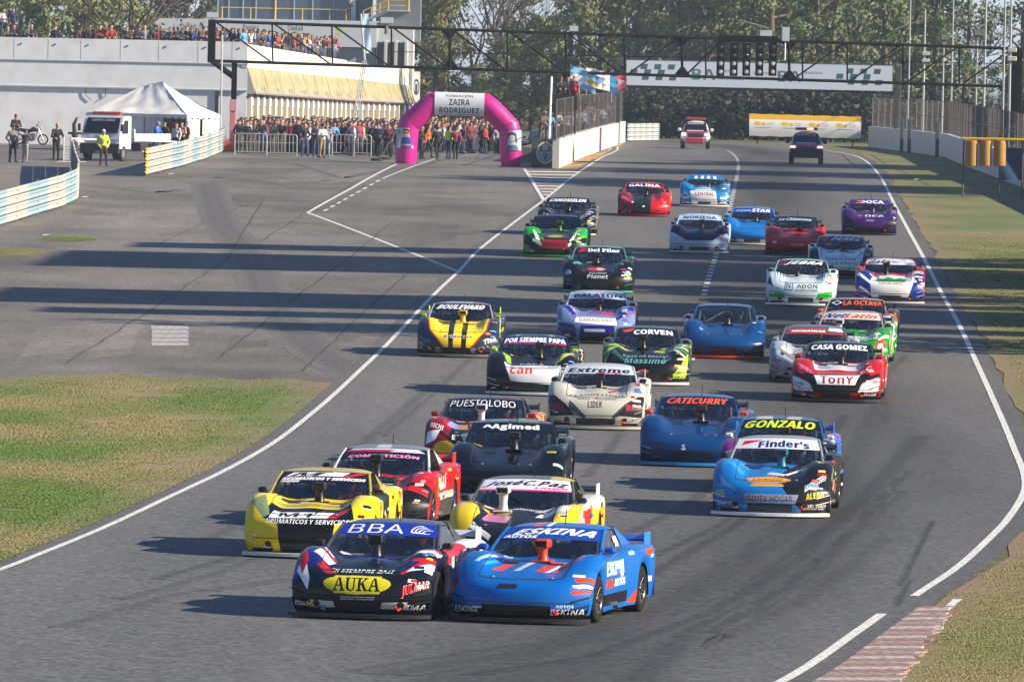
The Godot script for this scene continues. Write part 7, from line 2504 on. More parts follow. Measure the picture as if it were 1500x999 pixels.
	make_car(1224, 588, -3.8, "red black and white race car with white triangular nose sides", 0, func(p):
		p.poly("F", [-0.5, 0.62, 0.5, 0.62, 0.6, 1, -0.6, 1], Color(0.78, 0.78, 0.78))
		p.rect("F", -0.75, 0.93, 0.75, 1.0, Color(0.66, 0.04, 0.07))
		p.poly("F", [-0.98, 0.44, -0.40, 0.20, -0.45, 0.14, -0.98, 0.16], Color(0.80, 0.82, 0.84), true)
		p.poly("F", [-0.5, 0.12, 0.5, 0.12, 0.62, 0.34, 0.85, 0.42, 0.7, 0.48, -0.7, 0.48, -0.85, 0.42, -0.62, 0.34], Color(0.06, 0.06, 0.07))
		p.poly("F", [-0.98, 0.46, -0.40, 0.22, -0.36, 0.25, -0.98, 0.52], Color(0.06, 0.06, 0.07), true)
		p.poly("F", [-0.42, 0.27, 0.44, 0.27, 0.54, 0.47, -0.5, 0.45], W)
		p.text("F", "TonY", 0.02, 0.36, 0.76, 0.15, Color(0.62, 0.04, 0.22))
		p.text("F", "Maluscos", 0.0, 0.535, 0.8, 0.06, Color(0.85, 0.4, 0.5), {"shear": 0.3})
		p.text("F", "SC", 0.66, 0.55, 0.28, 0.07, Color(0.85, 0.75, 0.75), {"rot": 0.3})
		p.text("F", "SC", -0.7, 0.55, 0.28, 0.07, Color(0.8, 0.5, 0.7), {"rot": -0.3})
		p.rect("F", -1, 0, -0.5, 0.12, Color(0.06, 0.06, 0.07))
		p.rect("F", 0.5, 0, 1, 0.12, Color(0.06, 0.06, 0.07))
		p.rect("F", 0.44, 0.05, 0.52, 0.12, Color(0.75, 0.1, 0.06))
		p.text("F", "TRAMLAIR", 0.76, 0.085, 0.38, 0.05, W)
		p.text("F", "TRAMLAIR", -0.76, 0.085, 0.36, 0.05, Color(0.75, 0.55, 0.6))
		p.text("F", "Cariño", 0.82, 0.29, 0.22, 0.05, Color(0.15, 0.15, 0.16), {"rot": 0.2})
		p.text("F", "Cariño", -0.84, 0.29, 0.22, 0.05, Color(0.15, 0.15, 0.16), {"rot": -0.2})
		p.poly("F", [-0.45, 0.72, -0.15, 0.72, -0.15, 0.75, -0.45, 0.75], Color(0.06, 0.06, 0.07))
		p.fill("B", Color(0.06, 0.065, 0.075))
		p.text("B", "CASA GOMEZ", 0.0, 0.5, 1.75, 0.62, W, {"arc": 0.04})
		p.fill("R", Color(0.2, 0.22, 0.24)),
		{"base": Color(0.66, 0.04, 0.08), "splitter": Color(0.1, 0.09, 0.1), "intake_x": 0.08, "grille": 0.34, "grille_t": 0.14, "mirror": Color(0.5, 0.06, 0.08), "helmet": Color(0.2, 0.2, 0.22), "who": "driver in a dark helmet inside the red black and white car", "busy": [Color(0.5, 0.02, 0.05), Color(0.8, 0.3, 0.35)]})

# ---------------------------------------------------------------- people
# A body is one field of tapered capsules meshed as surface nets; groups: 0 skin, 1 top, 2 trousers, 3 shoes, 4 hair or hat
var person_meshes := {}

func cap_d(p: Vector3, a: Vector3, b: Vector3, ra: float, rb: float) -> float:
	var ab := b - a
	var t := clampf((p - a).dot(ab) / maxf(ab.length_squared(), 1e-8), 0.0, 1.0)
	return p.distance_to(a + ab * t) - lerpf(ra, rb, t)

func field_mesh(bones: Array, cell: float, k: float, out: Array) -> void:   # out: five MB, one per group
	var lo := Vector3.ONE * 1e9
	var hi := -lo
	for b in bones:
		var r: float = maxf(b[2], b[3]) + cell * 2.0
		lo = lo.min(b[0] - Vector3.ONE * r).min(b[1] - Vector3.ONE * r)
		hi = hi.max(b[0] + Vector3.ONE * r).max(b[1] + Vector3.ONE * r)
	var nx := int(ceil((hi.x - lo.x) / cell)) + 2
	var ny := int(ceil((hi.y - lo.y) / cell)) + 2
	var nz := int(ceil((hi.z - lo.z) / cell)) + 2
	var f := PackedFloat32Array()
	f.resize(nx * ny * nz)
	f.fill(1.0)
	for b in bones:
		var a: Vector3 = b[0]
		var e: Vector3 = b[1]
		var ra: float = b[2]
		var rb: float = b[3]
		var rr := maxf(ra, rb) + cell * 2.5 + k
		var l0 := ((a.min(e) - Vector3.ONE * rr - lo) / cell).floor().max(Vector3.ZERO)
		var h0 := ((a.max(e) + Vector3.ONE * rr - lo) / cell).ceil().min(Vector3(nx - 1, ny - 1, nz - 1))
		for x in range(int(l0.x), int(h0.x) + 1):
			for y in range(int(l0.y), int(h0.y) + 1):
				for z in range(int(l0.z), int(h0.z) + 1):
					var d := cap_d(lo + Vector3(x, y, z) * cell, a, e, ra, rb)
					var q := (x * ny + y) * nz + z
					var c := f[q]
					var h := maxf(k - absf(c - d), 0.0) / k
					f[q] = minf(c, d) - h * h * k * 0.25
	var idx := {}
	var vs := PackedVector3Array()
	var ns := PackedVector3Array()
	var gs := PackedInt32Array()
	for x in nx - 1:
		for y in ny - 1:
			for z in nz - 1:
				var s := 0
				var base := (x * ny + y) * nz + z
				for c in 8:
					if f[base + ((c & 1) * ny + ((c >> 1) & 1)) * nz + (c >> 2)] < 0.0:
						s += 1
				if s == 0 or s == 8:
					continue
				var sum := Vector3.ZERO
				var n := 0
				for ax in 3:
					for o in 4:
						var p0 := Vector3i.ZERO
						p0[(ax + 1) % 3] = o & 1
						p0[(ax + 2) % 3] = o >> 1
						var p1 := p0
						p1[ax] = 1
						var f0 := f[base + (p0.x * ny + p0.y) * nz + p0.z]
						var f1 := f[base + (p1.x * ny + p1.y) * nz + p1.z]
						if (f0 < 0.0) != (f1 < 0.0):
							sum += Vector3(p0).lerp(Vector3(p1), f0 / (f0 - f1))
							n += 1
				var pt := lo + (Vector3(x, y, z) + sum / n) * cell
				idx[base] = vs.size()
				vs.append(pt)
				var g := Vector3.ZERO
				for ax in 3:
					var d0 := 0.0
					for o in 4:
						var p0 := Vector3i.ZERO
						p0[(ax + 1) % 3] = o & 1
						p0[(ax + 2) % 3] = o >> 1
						var p1 := p0
						p1[ax] = 1
						d0 += f[base + (p1.x * ny + p1.y) * nz + p1.z] - f[base + (p0.x * ny + p0.y) * nz + p0.z]
					g[ax] = d0
				ns.append(g.normalized())
				var best := 1e9
				var bg := 0
				for b in bones:
					var d := cap_d(pt, b[0], b[1], b[2], b[3])
					if d < best:
						best = d
						bg = b[4]
				gs.append(bg)
	var maps := [{}, {}, {}, {}, {}]
	for key in idx:
		var x: int = key / (ny * nz)
		var y: int = (key / nz) % ny
		var z: int = key % nz
		var base: int = key
		for ax in 3:
			var step := Vector3i.ZERO
			step[ax] = 1
			var u := Vector3i.ZERO
			u[(ax + 1) % 3] = 1
			var w := Vector3i.ZERO
			w[(ax + 2) % 3] = 1
			var pos := Vector3i(x, y, z)
			if pos[(ax + 1) % 3] == 0 or pos[(ax + 2) % 3] == 0:
				continue
			var f0 := f[base]
			var f1 := f[base + (step.x * ny + step.y) * nz + step.z]
			if (f0 < 0.0) == (f1 < 0.0):
				continue
			var bu := (u.x * ny + u.y) * nz + u.z
			var bw := (w.x * ny + w.y) * nz + w.z
			var q := [base, base - bu, base - bu - bw, base - bw]
			var ok := true
			for c in q:
				if not idx.has(c):
					ok = false
			if not ok:
				continue
			var vi := []
			for c in q:
				vi.append(idx[c])
			if f0 < 0.0:
				vi.reverse()
			var grp := gs[vi[0]]
			var m: MB = out[grp]
			var mp: Dictionary = maps[grp]
			var o := []
			for c in vi:
				if not mp.has(c):
					mp[c] = m.vert(vs[c], ns[c])
				o.append(mp[c])
			m.i.append_array([o[0], o[1], o[2], o[0], o[2], o[3]])

func head_bones(c: Vector3, dir: Vector3, hat: int) -> Array:   # c: middle of the head; dir: where the face looks
	var z := dir.normalized()
	var x := Vector3.UP.cross(z).normalized()
	var y := z.cross(x)
	var P := func(a: float, b: float, d: float) -> Vector3: return c + x * a + y * b + z * d
	var b := [
		[P.call(0, 0.035, -0.02), P.call(0, 0.03, 0.012), 0.086, 0.08, 0], [P.call(0, -0.03, 0.015), P.call(0, -0.078, 0.045), 0.066, 0.034, 0],
		[P.call(0, 0.018, 0.085), P.call(0, -0.018, 0.103), 0.010, 0.015, 0], [P.call(-0.02, -0.052, 0.075), P.call(0.02, -0.052, 0.075), 0.011, 0.011, 0],
		[P.call(-0.035, 0.022, 0.066), P.call(-0.035, 0.022, 0.07), 0.014, 0.014, 4], [P.call(0.035, 0.022, 0.066), P.call(0.035, 0.022, 0.07), 0.014, 0.014, 4],
		[P.call(-0.082, 0.02, -0.01), P.call(-0.084, -0.02, -0.006), 0.017, 0.013, 0], [P.call(0.082, 0.02, -0.01), P.call(0.084, -0.02, -0.006), 0.017, 0.013, 0],
		[P.call(0, 0.06, -0.025), P.call(0, 0.055, 0.012), 0.086, 0.07, 4], [P.call(0, 0.0, -0.055), P.call(0, 0.045, -0.04), 0.066, 0.08, 4]]
	if hat == 1:       # cap with a peak
		b.append([P.call(0, 0.075, -0.02), P.call(0, 0.075, 0.03), 0.085, 0.07, 4])
		b.append([P.call(-0.035, 0.062, 0.11), P.call(0.035, 0.062, 0.11), 0.02, 0.02, 4])
	elif hat == 2:     # long hair
		b.append([P.call(0, -0.02, -0.06), P.call(0, -0.13, -0.065), 0.075, 0.05, 4])
	elif hat == 3:     # full helmet
		b = [[P.call(0, 0.03, -0.02), P.call(0, 0.025, 0.02), 0.128, 0.12, 4], [P.call(0, -0.05, 0.0), P.call(0, -0.06, 0.04), 0.11, 0.085, 4], [P.call(-0.05, 0.02, 0.115), P.call(0.05, 0.02, 0.115), 0.034, 0.034, 3]]
	return b

func fingers(m: MB, wrist: Vector3, dir: Vector3, palm: Vector3, side: float) -> void:  # five bent, unequal fingers beyond a palm
	var d := dir.normalized()
	var n := (palm - d * palm.dot(d)).normalized()
	var w := d.cross(n).normalized() * side
	var lens := [0.066, 0.076, 0.07, 0.055]
	for k in 4:
		var root := wrist + d * 0.085 + w * (0.03 - 0.02 * k)
		var mid: Vector3 = root + (d + n * 0.35) * lens[k] * 0.55
		var tip: Vector3 = mid + (d * 0.55 + n * 0.8) * lens[k] * 0.5
		m.tube([root - d * 0.012, mid, tip], [0.0095, 0.0085, 0.0065], 5)
	var tr := wrist + d * 0.03 + w * 0.036
	m.tube([tr, tr + (w * 0.7 + d * 0.6 + n * 0.3) * 0.035, tr + (w * 0.75 + d * 1.5 + n * 0.6) * 0.036], [0.013, 0.011, 0.008], 5)

# pose: hands, elbows, feet, knees, lean, face
func person_mesh(pose: String, hat: int, female: bool) -> ArrayMesh:
	var key := "%s%d%s" % [pose, hat, female]
	if person_meshes.has(key):
		return person_meshes[key]
	var sh := 0.165 if female else 0.185
	var lean := 0.0
	var el := [Vector3(0.24, 1.13, -0.03), Vector3(-0.24, 1.13, -0.03)]
	var wr := [Vector3(0.23, 0.88, 0.08), Vector3(-0.23, 0.88, 0.08)]
	var kn := [Vector3(0.10, 0.49, 0.02), Vector3(-0.10, 0.49, 0.02)]
	var an := [Vector3(0.11, 0.08, -0.03), Vector3(-0.11, 0.08, -0.03)]
	var pelvis := Vector3(0, 0.93, 0)
	var face := Vector3(0.1, -0.05, 1)
	var palm := [Vector3(-1, 0, 0), Vector3(1, 0, 0)]
	match pose:
		"folded":
			el = [Vector3(0.25, 1.14, 0.06), Vector3(-0.25, 1.15, 0.06)]
			wr = [Vector3(-0.07, 1.20, 0.19), Vector3(0.06, 1.16, 0.22)]
		"photo":
			el = [Vector3(0.25, 1.24, 0.16), Vector3(-0.25, 1.24, 0.16)]
			wr = [Vector3(0.09, 1.50, 0.27), Vector3(-0.09, 1.50, 0.27)]
			palm = [Vector3(-1, 0, 0.2), Vector3(1, 0, 0.2)]
		"lean":
			lean = 0.22
			el = [Vector3(0.27, 1.12, 0.22), Vector3(-0.27, 1.12, 0.22)]
			wr = [Vector3(0.18, 1.06, 0.44), Vector3(-0.16, 1.06, 0.44)]
			palm = [Vector3(0, -1, 0), Vector3(0, -1, 0)]
		"walk":
			el = [Vector3(0.24, 1.14, 0.08), Vector3(-0.24, 1.14, -0.12)]
			wr = [Vector3(0.21, 0.94, 0.24), Vector3(-0.23, 0.90, -0.10)]
			kn = [Vector3(0.09, 0.50, -0.04), Vector3(-0.09, 0.52, 0.20)]
			an = [Vector3(0.10, 0.12, -0.36), Vector3(-0.09, 0.08, 0.22)]
			lean = 0.06
		"pocket":
			el = [Vector3(0.29, 1.13, -0.07), Vector3(-0.29, 1.13, -0.07)]
			wr = [Vector3(0.19, 0.93, 0.07), Vector3(-0.19, 0.93, 0.07)]
			an = [Vector3(0.16, 0.08, 0.02), Vector3(-0.12, 0.08, -0.05)]
			kn = [Vector3(0.13, 0.49, 0.05), Vector3(-0.11, 0.49, 0.01)]
		"driver":
			pelvis = Vector3(0, 0.10, 0)
			lean = -0.12
			el = [Vector3(0.25, 0.36, 0.20), Vector3(-0.25, 0.36, 0.20)]
			wr = [Vector3(0.12, 0.36, 0.42), Vector3(-0.12, 0.36, 0.42)]
			kn = [Vector3(0.14, 0.20, 0.45), Vector3(-0.14, 0.20, 0.45)]
			an = [Vector3(0.10, 0.06, 0.80), Vector3(-0.10, 0.06, 0.80)]
			face = Vector3(0, 0, 1)
			palm = [Vector3(0, -0.3, 1), Vector3(0, -0.3, 1)]
	var up := pelvis.y - 0.93
	var L := func(y: float) -> Vector3: return Vector3(0, y + up, lean * (y - 0.93))
	var chest: Vector3 = L.call(1.27)
	var shy: Vector3 = L.call(1.405)
	var neck: Vector3 = L.call(1.47)
	var head: Vector3 = L.call(1.60) + Vector3(0, 0, 0.025)
	var waist := 0.115 if female else 0.125
	var bones := [
		[pelvis + Vector3(-0.07, 0.0, -0.01), pelvis + Vector3(0.07, 0.0, -0.01), 0.118, 0.118, 2],
		[L.call(1.04), chest, waist, 0.132, 1], [chest + Vector3(-0.075, 0, 0), chest + Vector3(0.075, 0, 0), 0.118, 0.118, 1], [L.call(1.0) + Vector3(-0.06, 0, 0), L.call(1.0) + Vector3(0.06, 0, 0), 0.112, 0.112, 1],
		[shy + Vector3(-sh + 0.03, 0, 0), shy + Vector3(sh - 0.03, 0, 0), 0.068, 0.068, 1], [neck + Vector3(0, -0.05, 0), head + Vector3(0, -0.05, -0.02), 0.058, 0.052, 0]]
	if female:
		bones.append([chest + Vector3(-0.06, -0.01, 0.07), chest + Vector3(0.06, -0.01, 0.07), 0.07, 0.07, 1])
	var surf := [MB.new(), MB.new(), MB.new(), MB.new(), MB.new()]
	for s in 2:
		var sx := 1.0 if s == 0 else -1.0
		var shd: Vector3 = shy + Vector3(sx * sh, -0.01, 0)
		bones.append([shd, el[s], 0.066, 0.052, 1])
		bones.append([el[s], wr[s], 0.052, 0.040, 1])
		var fd: Vector3 = (wr[s] - el[s]).normalized()
		bones.append([wr[s], wr[s] + fd * 0.075, 0.030, 0.033, 0])
		var hip := pelvis + Vector3(sx * 0.085, -0.05, 0)
		bones.append([hip, kn[s], 0.098, 0.066, 2])
		bones.append([kn[s], an[s], 0.066, 0.048, 2])
		bones.append([an[s] + Vector3(0, -0.035, -0.02), an[s] + Vector3(sx * 0.02, -0.045, 0.15), 0.045, 0.036, 3])
		fingers(surf[0], wr[s], fd, palm[s], sx)
	field_mesh(bones, 0.036, 0.05, surf)
	field_mesh(head_bones(head, face, hat), 0.0165, 0.02, surf)
	if pose == "photo":      # the phone or camera held up
		surf[3].box(Vector3(0, 1.55, 0.32), Vector3(0.16, 0.085, 0.03), Basis(), 0.008)
	var m := ArrayMesh.new()
	for k in 5:
		if surf[k].v.size() == 0:
			surf[k].tri(head, head + Vector3(0.001, 0, 0), head + Vector3(0, 0.001, 0))
		surf[k].mesh(m)
	person_meshes[key] = m
	return m

func person(at_: Vector3, turn: float, pose: String, label: String, group: String, top: Color, legs: Color, hair: Color, tall := 1.0, hat := 0, female := false, skin := 0) -> MeshInstance3D:
	var o := MeshInstance3D.new()
	o.name = numbered("person")
	o.mesh = person_mesh(pose, hat, female)
	add_child(o)
	o.transform = Transform3D(Basis(Vector3.UP, turn).scaled(Vector3(tall, tall, tall)), at_)
	var sk: Color = [lin(0.42, 0.24, 0.16), lin(0.50, 0.30, 0.21), lin(0.30, 0.16, 0.10)][skin]
	var ms := [mat(sk, 0.6), mat(top, 0.85), mat(legs, 0.9), mat(lin(0.03, 0.03, 0.03), 0.6), mat(hair, 0.8)]
	for k in 5:
		o.set_surface_override_material(k, ms[k])
	tag(o, label, "person", group)
	return o

func seat_driver(car: Transform3D, helmet: Color, suit: Color, label: String) -> void:
	var o := MeshInstance3D.new()
	o.name = numbered("person")
	o.mesh = person_mesh("driver", 3, false)
	add_child(o)
	o.transform = car * Transform3D(Basis().scaled(Vector3.ONE * 0.84), Vector3(0.35, 0.36, -0.42))
	var ms := [mat(lin(0.02, 0.02, 0.02), 0.8), mat(suit, 0.85), mat(suit, 0.9), mat(lin(0.015, 0.015, 0.015), 0.1), mat(helmet, 0.25)]
	for k in 5:
		o.set_surface_override_material(k, ms[k])
	tag(o, label, "person", "drivers")

const TOPS := [["black", 0.012, 0.012, 0.014], ["navy", 0.012, 0.018, 0.05], ["dark grey", 0.05, 0.052, 0.056], ["brown", 0.09, 0.05, 0.03], ["royal blue", 0.02, 0.06, 0.28], ["red", 0.35, 0.03, 0.03], ["white", 0.6, 0.6, 0.6], ["beige", 0.38, 0.28, 0.19], ["maroon", 0.13, 0.02, 0.03], ["olive", 0.08, 0.08, 0.04], ["light grey", 0.3, 0.3, 0.31], ["sky blue", 0.12, 0.3, 0.5]]
const LEGS := [[0.015, 0.015, 0.018], [0.03, 0.045, 0.09], [0.05, 0.07, 0.13], [0.07, 0.07, 0.07], [0.12, 0.1, 0.08]]

func crowd_person(r: RandomNumberGenerator, at_: Vector3, turn: float, where: String, group: String, poses: Array, weights := 12) -> void:
	var t: Array = TOPS[[0, 1, 0, 2, 1, 3, 0, 4, 8, 2, 5, 7, 6, 9, 10, 11][r.randi() % 16] % weights]
	var l: Array = LEGS[r.randi() % 5]
	var fem := r.randf() < 0.35
	var hat: int = (2 if r.randf() < 0.8 else 1) if fem else [0, 0, 1][r.randi() % 3]
	var hair: Color = [lin(0.02, 0.014, 0.01), lin(0.05, 0.03, 0.018), lin(0.12, 0.08, 0.05), lin(0.25, 0.24, 0.23), lin(0.015, 0.015, 0.02)][r.randi() % 5]
	person(at_, turn + r.randf_range(-0.5, 0.5), poses[r.randi() % poses.size()], "person in %s top %s" % [t[0], where], group, lin(t[1], t[2], t[3]), lin(l[0], l[1], l[2]), hair, r.randf_range(0.97, 1.06) * (0.95 if fem else 1.02), hat, fem, [0, 1, 0, 2][r.randi() % 4])

func build_people() -> void:
	var r := RandomNumberGenerator.new()
	r.seed = 4242
	var dk := lin(0.015, 0.015, 0.018)
	var hair := lin(0.03, 0.02, 0.015)
	# the few one can tell apart near the rail on the left
	person(gp(17, 238), 0.5, "pocket", "person in grey jacket and jeans standing at far left beyond the rail", "", lin(0.14, 0.15, 0.16), lin(0.02, 0.03, 0.06), hair, 1.04, 1)
	person(gp(21.5, 217.5), 0.2, "folded", "person in red cap with folded arms beside the motorcycle", "", dk, dk, lin(0.3, 0.04, 0.05), 1.06, 1)
	person(gp(35.5, 238.5), 2.6, "photo", "short person in pale trousers holding up a phone near the motorcycle", "", lin(0.06, 0.06, 0.065), lin(0.26, 0.25, 0.24), hair, 0.92, 0)
	person(gp(81, 235.5), 0.3, "lean", "stocky person in a long black coat left of the white gate panel", "", dk, dk, lin(0.3, 0.24, 0.2), 1.06, 0)
	var hv := person(gp(150, 243.5), 0.25, "pocket", "marshal in lime high visibility jacket and white helmet before the truck", "", lin(0.5, 0.62, 0.06), lin(0.03, 0.03, 0.03), lin(0.7, 0.7, 0.7), 1.0, 1)
	person(gp(226, 228), 1.2, "lean", "person in bright blue jacket and cap beside the truck bed", "", lin(0.02, 0.12, 0.5), lin(0.02, 0.025, 0.05), lin(0.15, 0.3, 0.5), 1.02, 1)
	var tent := [[240, 227, "person in black jacket under the tent edge, leftmost there", dk, 0], [252, 223.5, "person in red top standing inside the tent opening", lin(0.3, 0.03, 0.03), 1], [257, 229, "person in pale hoodie with bent arms before the tent", lin(0.5, 0.5, 0.52), 0], [265, 227, "person in beige jacket under the tent corner", lin(0.36, 0.26, 0.2), 0], [272, 227, "person in maroon top by the right tent wall", lin(0.22, 0.04, 0.05), 1], [246, 223, "person in brown top deep inside the tent opening", lin(0.12, 0.05, 0.04), 0], [297, 219, "person in grey top half hidden by the tent side wall", lin(0.1, 0.1, 0.1), 0]]
	for q in tent:
		person(gp(q[0], q[1]), r.randf_range(-1.2, 1.2), ["pocket", "folded", "stand"][int(q[0]) % 3], q[2], "", q[3], dk, hair, 1.0, q[4])
	var front := [[445, 229, "person in black jacket and jeans standing in the barrier gap", dk, lin(0.03, 0.05, 0.12), "pocket", 0], [462, 231, "person in navy jacket with pale cap in the barrier gap", lin(0.015, 0.02, 0.06), lin(0.04, 0.06, 0.13), "folded", 1], [471, 231.5, "person in white sleeves and beige trousers in the barrier gap", lin(0.5, 0.5, 0.48), lin(0.25, 0.18, 0.12), "folded", 1], [478, 231, "person in pale jacket and light jeans right in the barrier gap", lin(0.3, 0.3, 0.3), lin(0.2, 0.28, 0.4), "stand", 0], [545, 229, "person in black tracksuit right of the second barrier", dk, dk, "pocket", 0], [553, 230, "person in dark navy jacket beside the black tracksuit one", lin(0.02, 0.025, 0.05), dk, "stand", 0], [568, 231, "person in maroon jacket and leggings left of the pink arch", lin(0.1, 0.02, 0.035), dk, "walk", 2], [577, 231, "person in dark violet top walking beside the pink arch leg", lin(0.07, 0.03, 0.07), dk, "walk", 2]]
	for q in front:
		person(gp(q[0], q[1]), r.randf_range(-0.5, 0.8), q[5], q[2], "", q[3], q[4], hair, 1.03, q[6], q[6] == 2)
	var arch := [[617, 233, "person in long dark coat just inside the pink arch", dk, dk, "pocket"], [626, 231, "person in orange jacket walking under the arch", lin(0.6, 0.14, 0.02), dk, "walk"], [640, 234, "person in black striding under the arch with a bag", dk, dk, "walk"], [657, 233, "person in lime high visibility vest under the arch", lin(0.5, 0.65, 0.05), lin(0.03, 0.04, 0.08), "stand"], [667, 234, "person in maroon top walking beside the lime vest", lin(0.24, 0.05, 0.08), dk, "walk"], [690, 222, "person in grey jacket walking away under the arch centre", lin(0.12, 0.11, 0.11), lin(0.04, 0.06, 0.1), "walk"], [706, 221, "person in pale blue coat under the right half of the arch", lin(0.2, 0.3, 0.42), lin(0.05, 0.06, 0.09), "walk"], [717, 219.5, "person in bright blue jacket nearest the right arch leg inside", lin(0.02, 0.22, 0.5), dk, "walk"]]
	for q in arch:
		person(gp(q[0], q[1]), r.randf_range(1.0, 3.6), q[5], q[2], "", q[3], q[4], hair, 1.02, 0)
	# crowd behind the barriers and the arch
	var spots := []
	var n := 0
	var tries := 0
	while n < 84 and tries < 4000:
		tries += 1
		var d := 489.0 + 30.0 * pow(r.randf(), 1.3)
		var px := r.randf_range(344, 592)
		var p := on_ground(at(px, 220, d).x, -d)
		if p.x < -15.0 + (d - 516.0) * 0.02 - 0.4 and d > 512:
			continue
		var ok := true
		for q in spots:
			if p.distance_to(q) < 0.52:
				ok = false
		if not ok:
			continue
		spots.append(p)
		crowd_person(r, p, 0.3, "in the crowd behind the metal barriers", "crowd behind the barriers", ["stand", "folded", "photo", "pocket", "lean"])
		n += 1
	n = 0
	tries = 0
	while n < 34 and tries < 4000:
		tries += 1
		var d := r.randf_range(515, 560)
		var px := r.randf_range(606, 728)
		var p := on_ground(at(px, 220, d).x, -d)
		var ok := true
		for q in spots:
			if p.distance_to(q) < 0.6:
				ok = false
		if not ok:
			continue
		spots.append(p)
		crowd_person(r, p, r.randf_range(-3, 3), "in the crowd beyond the pink arch", "crowd beyond the arch", ["stand", "walk", "pocket"])
		n += 1
	# the rest of the crowd, deeper in, as one mass
	var mm := MultiMesh.new()
	mm.transform_format = MultiMesh.TRANSFORM_3D
	mm.use_colors = true
	var cm: ArrayMesh = person_mesh("stand", 0, false).duplicate()
	var tm := mat(Color(1, 1, 1), 0.85, 0.0, "crowd_top")
	tm.vertex_color_use_as_albedo = true
	var cms := [mat(lin(0.42, 0.24, 0.16), 0.6), tm, mat(lin(0.03, 0.04, 0.07), 0.9), mat(lin(0.03, 0.03, 0.03), 0.6), mat(lin(0.03, 0.02, 0.015), 0.8)]
	for q in 5:
		cm.surface_set_material(q, cms[q])
	mm.mesh = cm
	var more := []
	var ca := at(363, 64, 517)
	var ce := at(512, 90, 640)
	for q in 170:
		var cp := ca.lerp(ce, r.randf())
		more.append(Vector3(cp.x - 1.3 - r.randf() * 0.9, 4.95, cp.z - 0.6))
	for q in 620:
		var d := r.randf_range(494, 530)
		var p := on_ground(at(r.randf_range(346, 590), 220, d).x, -d)
		if p.x < -15.0 + (d - 516.0) * 0.02 - 0.4 and d > 512:
			continue
		var free := true
		for s2 in spots:
			if p.distance_to(s2) < 0.4:
				free = false
		if free:
			spots.append(p)
			more.append(p)
	for q in 90:
		var d := r.randf_range(512, 575)
		var p := on_ground(at(r.randf_range(604, 730), 220, d).x, -d)
		var free := true
		for s2 in spots:
			if p.distance_to(s2) < 0.5:
				free = false
		if free:
			spots.append(p)
			more.append(p)
	mm.instance_count = more.size()
	for q in more.size():
		var sc := r.randf_range(0.88, 1.08)
		mm.set_instance_transform(q, Transform3D(Basis(Vector3.UP, r.randf_range(-0.6, 1.2)).scaled(Vector3(sc, sc, sc)), more[q]))
		var tc: Array = TOPS[[0, 1, 2, 3, 8, 0, 1, 4, 5, 10][r.randi() % 10]]
		mm.set_instance_color(q, Color(tc[1], tc[2], tc[3]))
	var mi := MultiMeshInstance3D.new()
	mi.name = "crowd"
	mi.multimesh = mm
	add_child(mi)
	mi.set_meta("kind", "stuff")
	tag(mi, "dense rear rows of the spectator crowd behind the barriers and on the terrace", "crowd")
	# terrace, front edge and long side
	var deck := 4.95
	for px in [9, 19, 38, 45, 80, 117, 130, 146, 161, 185, 193, 203, 211, 226, 231, 236, 248, 254, 260, 267, 273, 281, 286, 291, 297, 304, 318, 333, 341, 349, 356]:
		var p := at(px, 52, 517.2)
		crowd_person(r, Vector3(p.x, deck, p.z), 0.2, "leaning at the front edge of the white terrace", "crowd on the terrace front", ["lean", "stand", "folded"])
	var step := thing("terrace_step", "low concrete step at the far left of the terrace", "step")
	var sb := MB.new()
	var sp := at(14, 50, 518.6)
	sb.box(Vector3(sp.x, deck + 0.45, sp.z), Vector3(2.4, 0.9, 1.0), Basis(), 0.02)
	sb.box(Vector3(sp.x, deck + 0.22, sp.z + 0.75), Vector3(2.4, 0.44, 0.5), Basis(), 0.02)
	obj("block", sb, mat(lin(0.4, 0.4, 0.4), 0.9), step)
	person(Vector3(at(18, 20, 518.6).x, deck + 0.9, sp.z), 0.2, "pocket", "person in navy jacket standing tall on the terrace step at far left", "", lin(0.012, 0.025, 0.08), dk, hair, 1.03, 0)
	person(Vector3(at(4, 20, 518.6).x, deck + 0.9, sp.z), 0.3, "folded", "person in white top beside the tall one at the terrace corner", "", lin(0.5, 0.5, 0.52), lin(0.03, 0.05, 0.1), hair, 1.0, 0)
	var c0 := at(362, 64, 517)
	var c1 := at(508, 90, 630)
	for k in 68:
		var t := (k + r.randf() * 0.7) / 68.0
		var p := c0.lerp(c1, t)
		crowd_person(r, Vector3(p.x - 0.55 - 0.55 * (k % 2), deck, p.z - 0.6), 1.2, "along the sunlit long side of the terrace", "crowd on the terrace side", ["lean", "stand", "folded", "photo"])
	var pb := at(511, 30, 760.6)
	person(Vector3(pb.x, at(225, 26, 760).y + 0.1, -760.6), 0.2, "lean", "person in dark clothes alone on the tower balcony", "", dk, dk, hair, 1.0, 0)
	# behind the pit wall, on a low bank
	var bank := MB.new()
	var w0 := gp(819, 247)
	var w3 := gp(916, 208)
	var wb := w0.lerp(w3, 0.13)
	slab(bank, wb + Vector3(-0.42, 0, 0), w3 + Vector3(-0.42, 0, 0), wb.y, wb.y + 0.85, 2.2, w3.y, w3.y + 0.85)
	struct("spectator_bank", bank, mat(lin(0.14, 0.13, 0.11), 0.95))
	for k in 26:
		var t := 0.16 + 0.83 * (k + r.randf() * 0.8) / 26.0
		var p := w0.lerp(w3, t)
		crowd_person(r, Vector3(p.x - 0.85 - r.randf() * 0.9, p.y + 0.85, p.z), 0.8, "behind the wire fence of the pit wall", "crowd behind the pit wall fence", ["stand", "folded", "lean", "photo"])
	var pc := at(828, 160, 492) + Vector3(0, -0.1, 0)
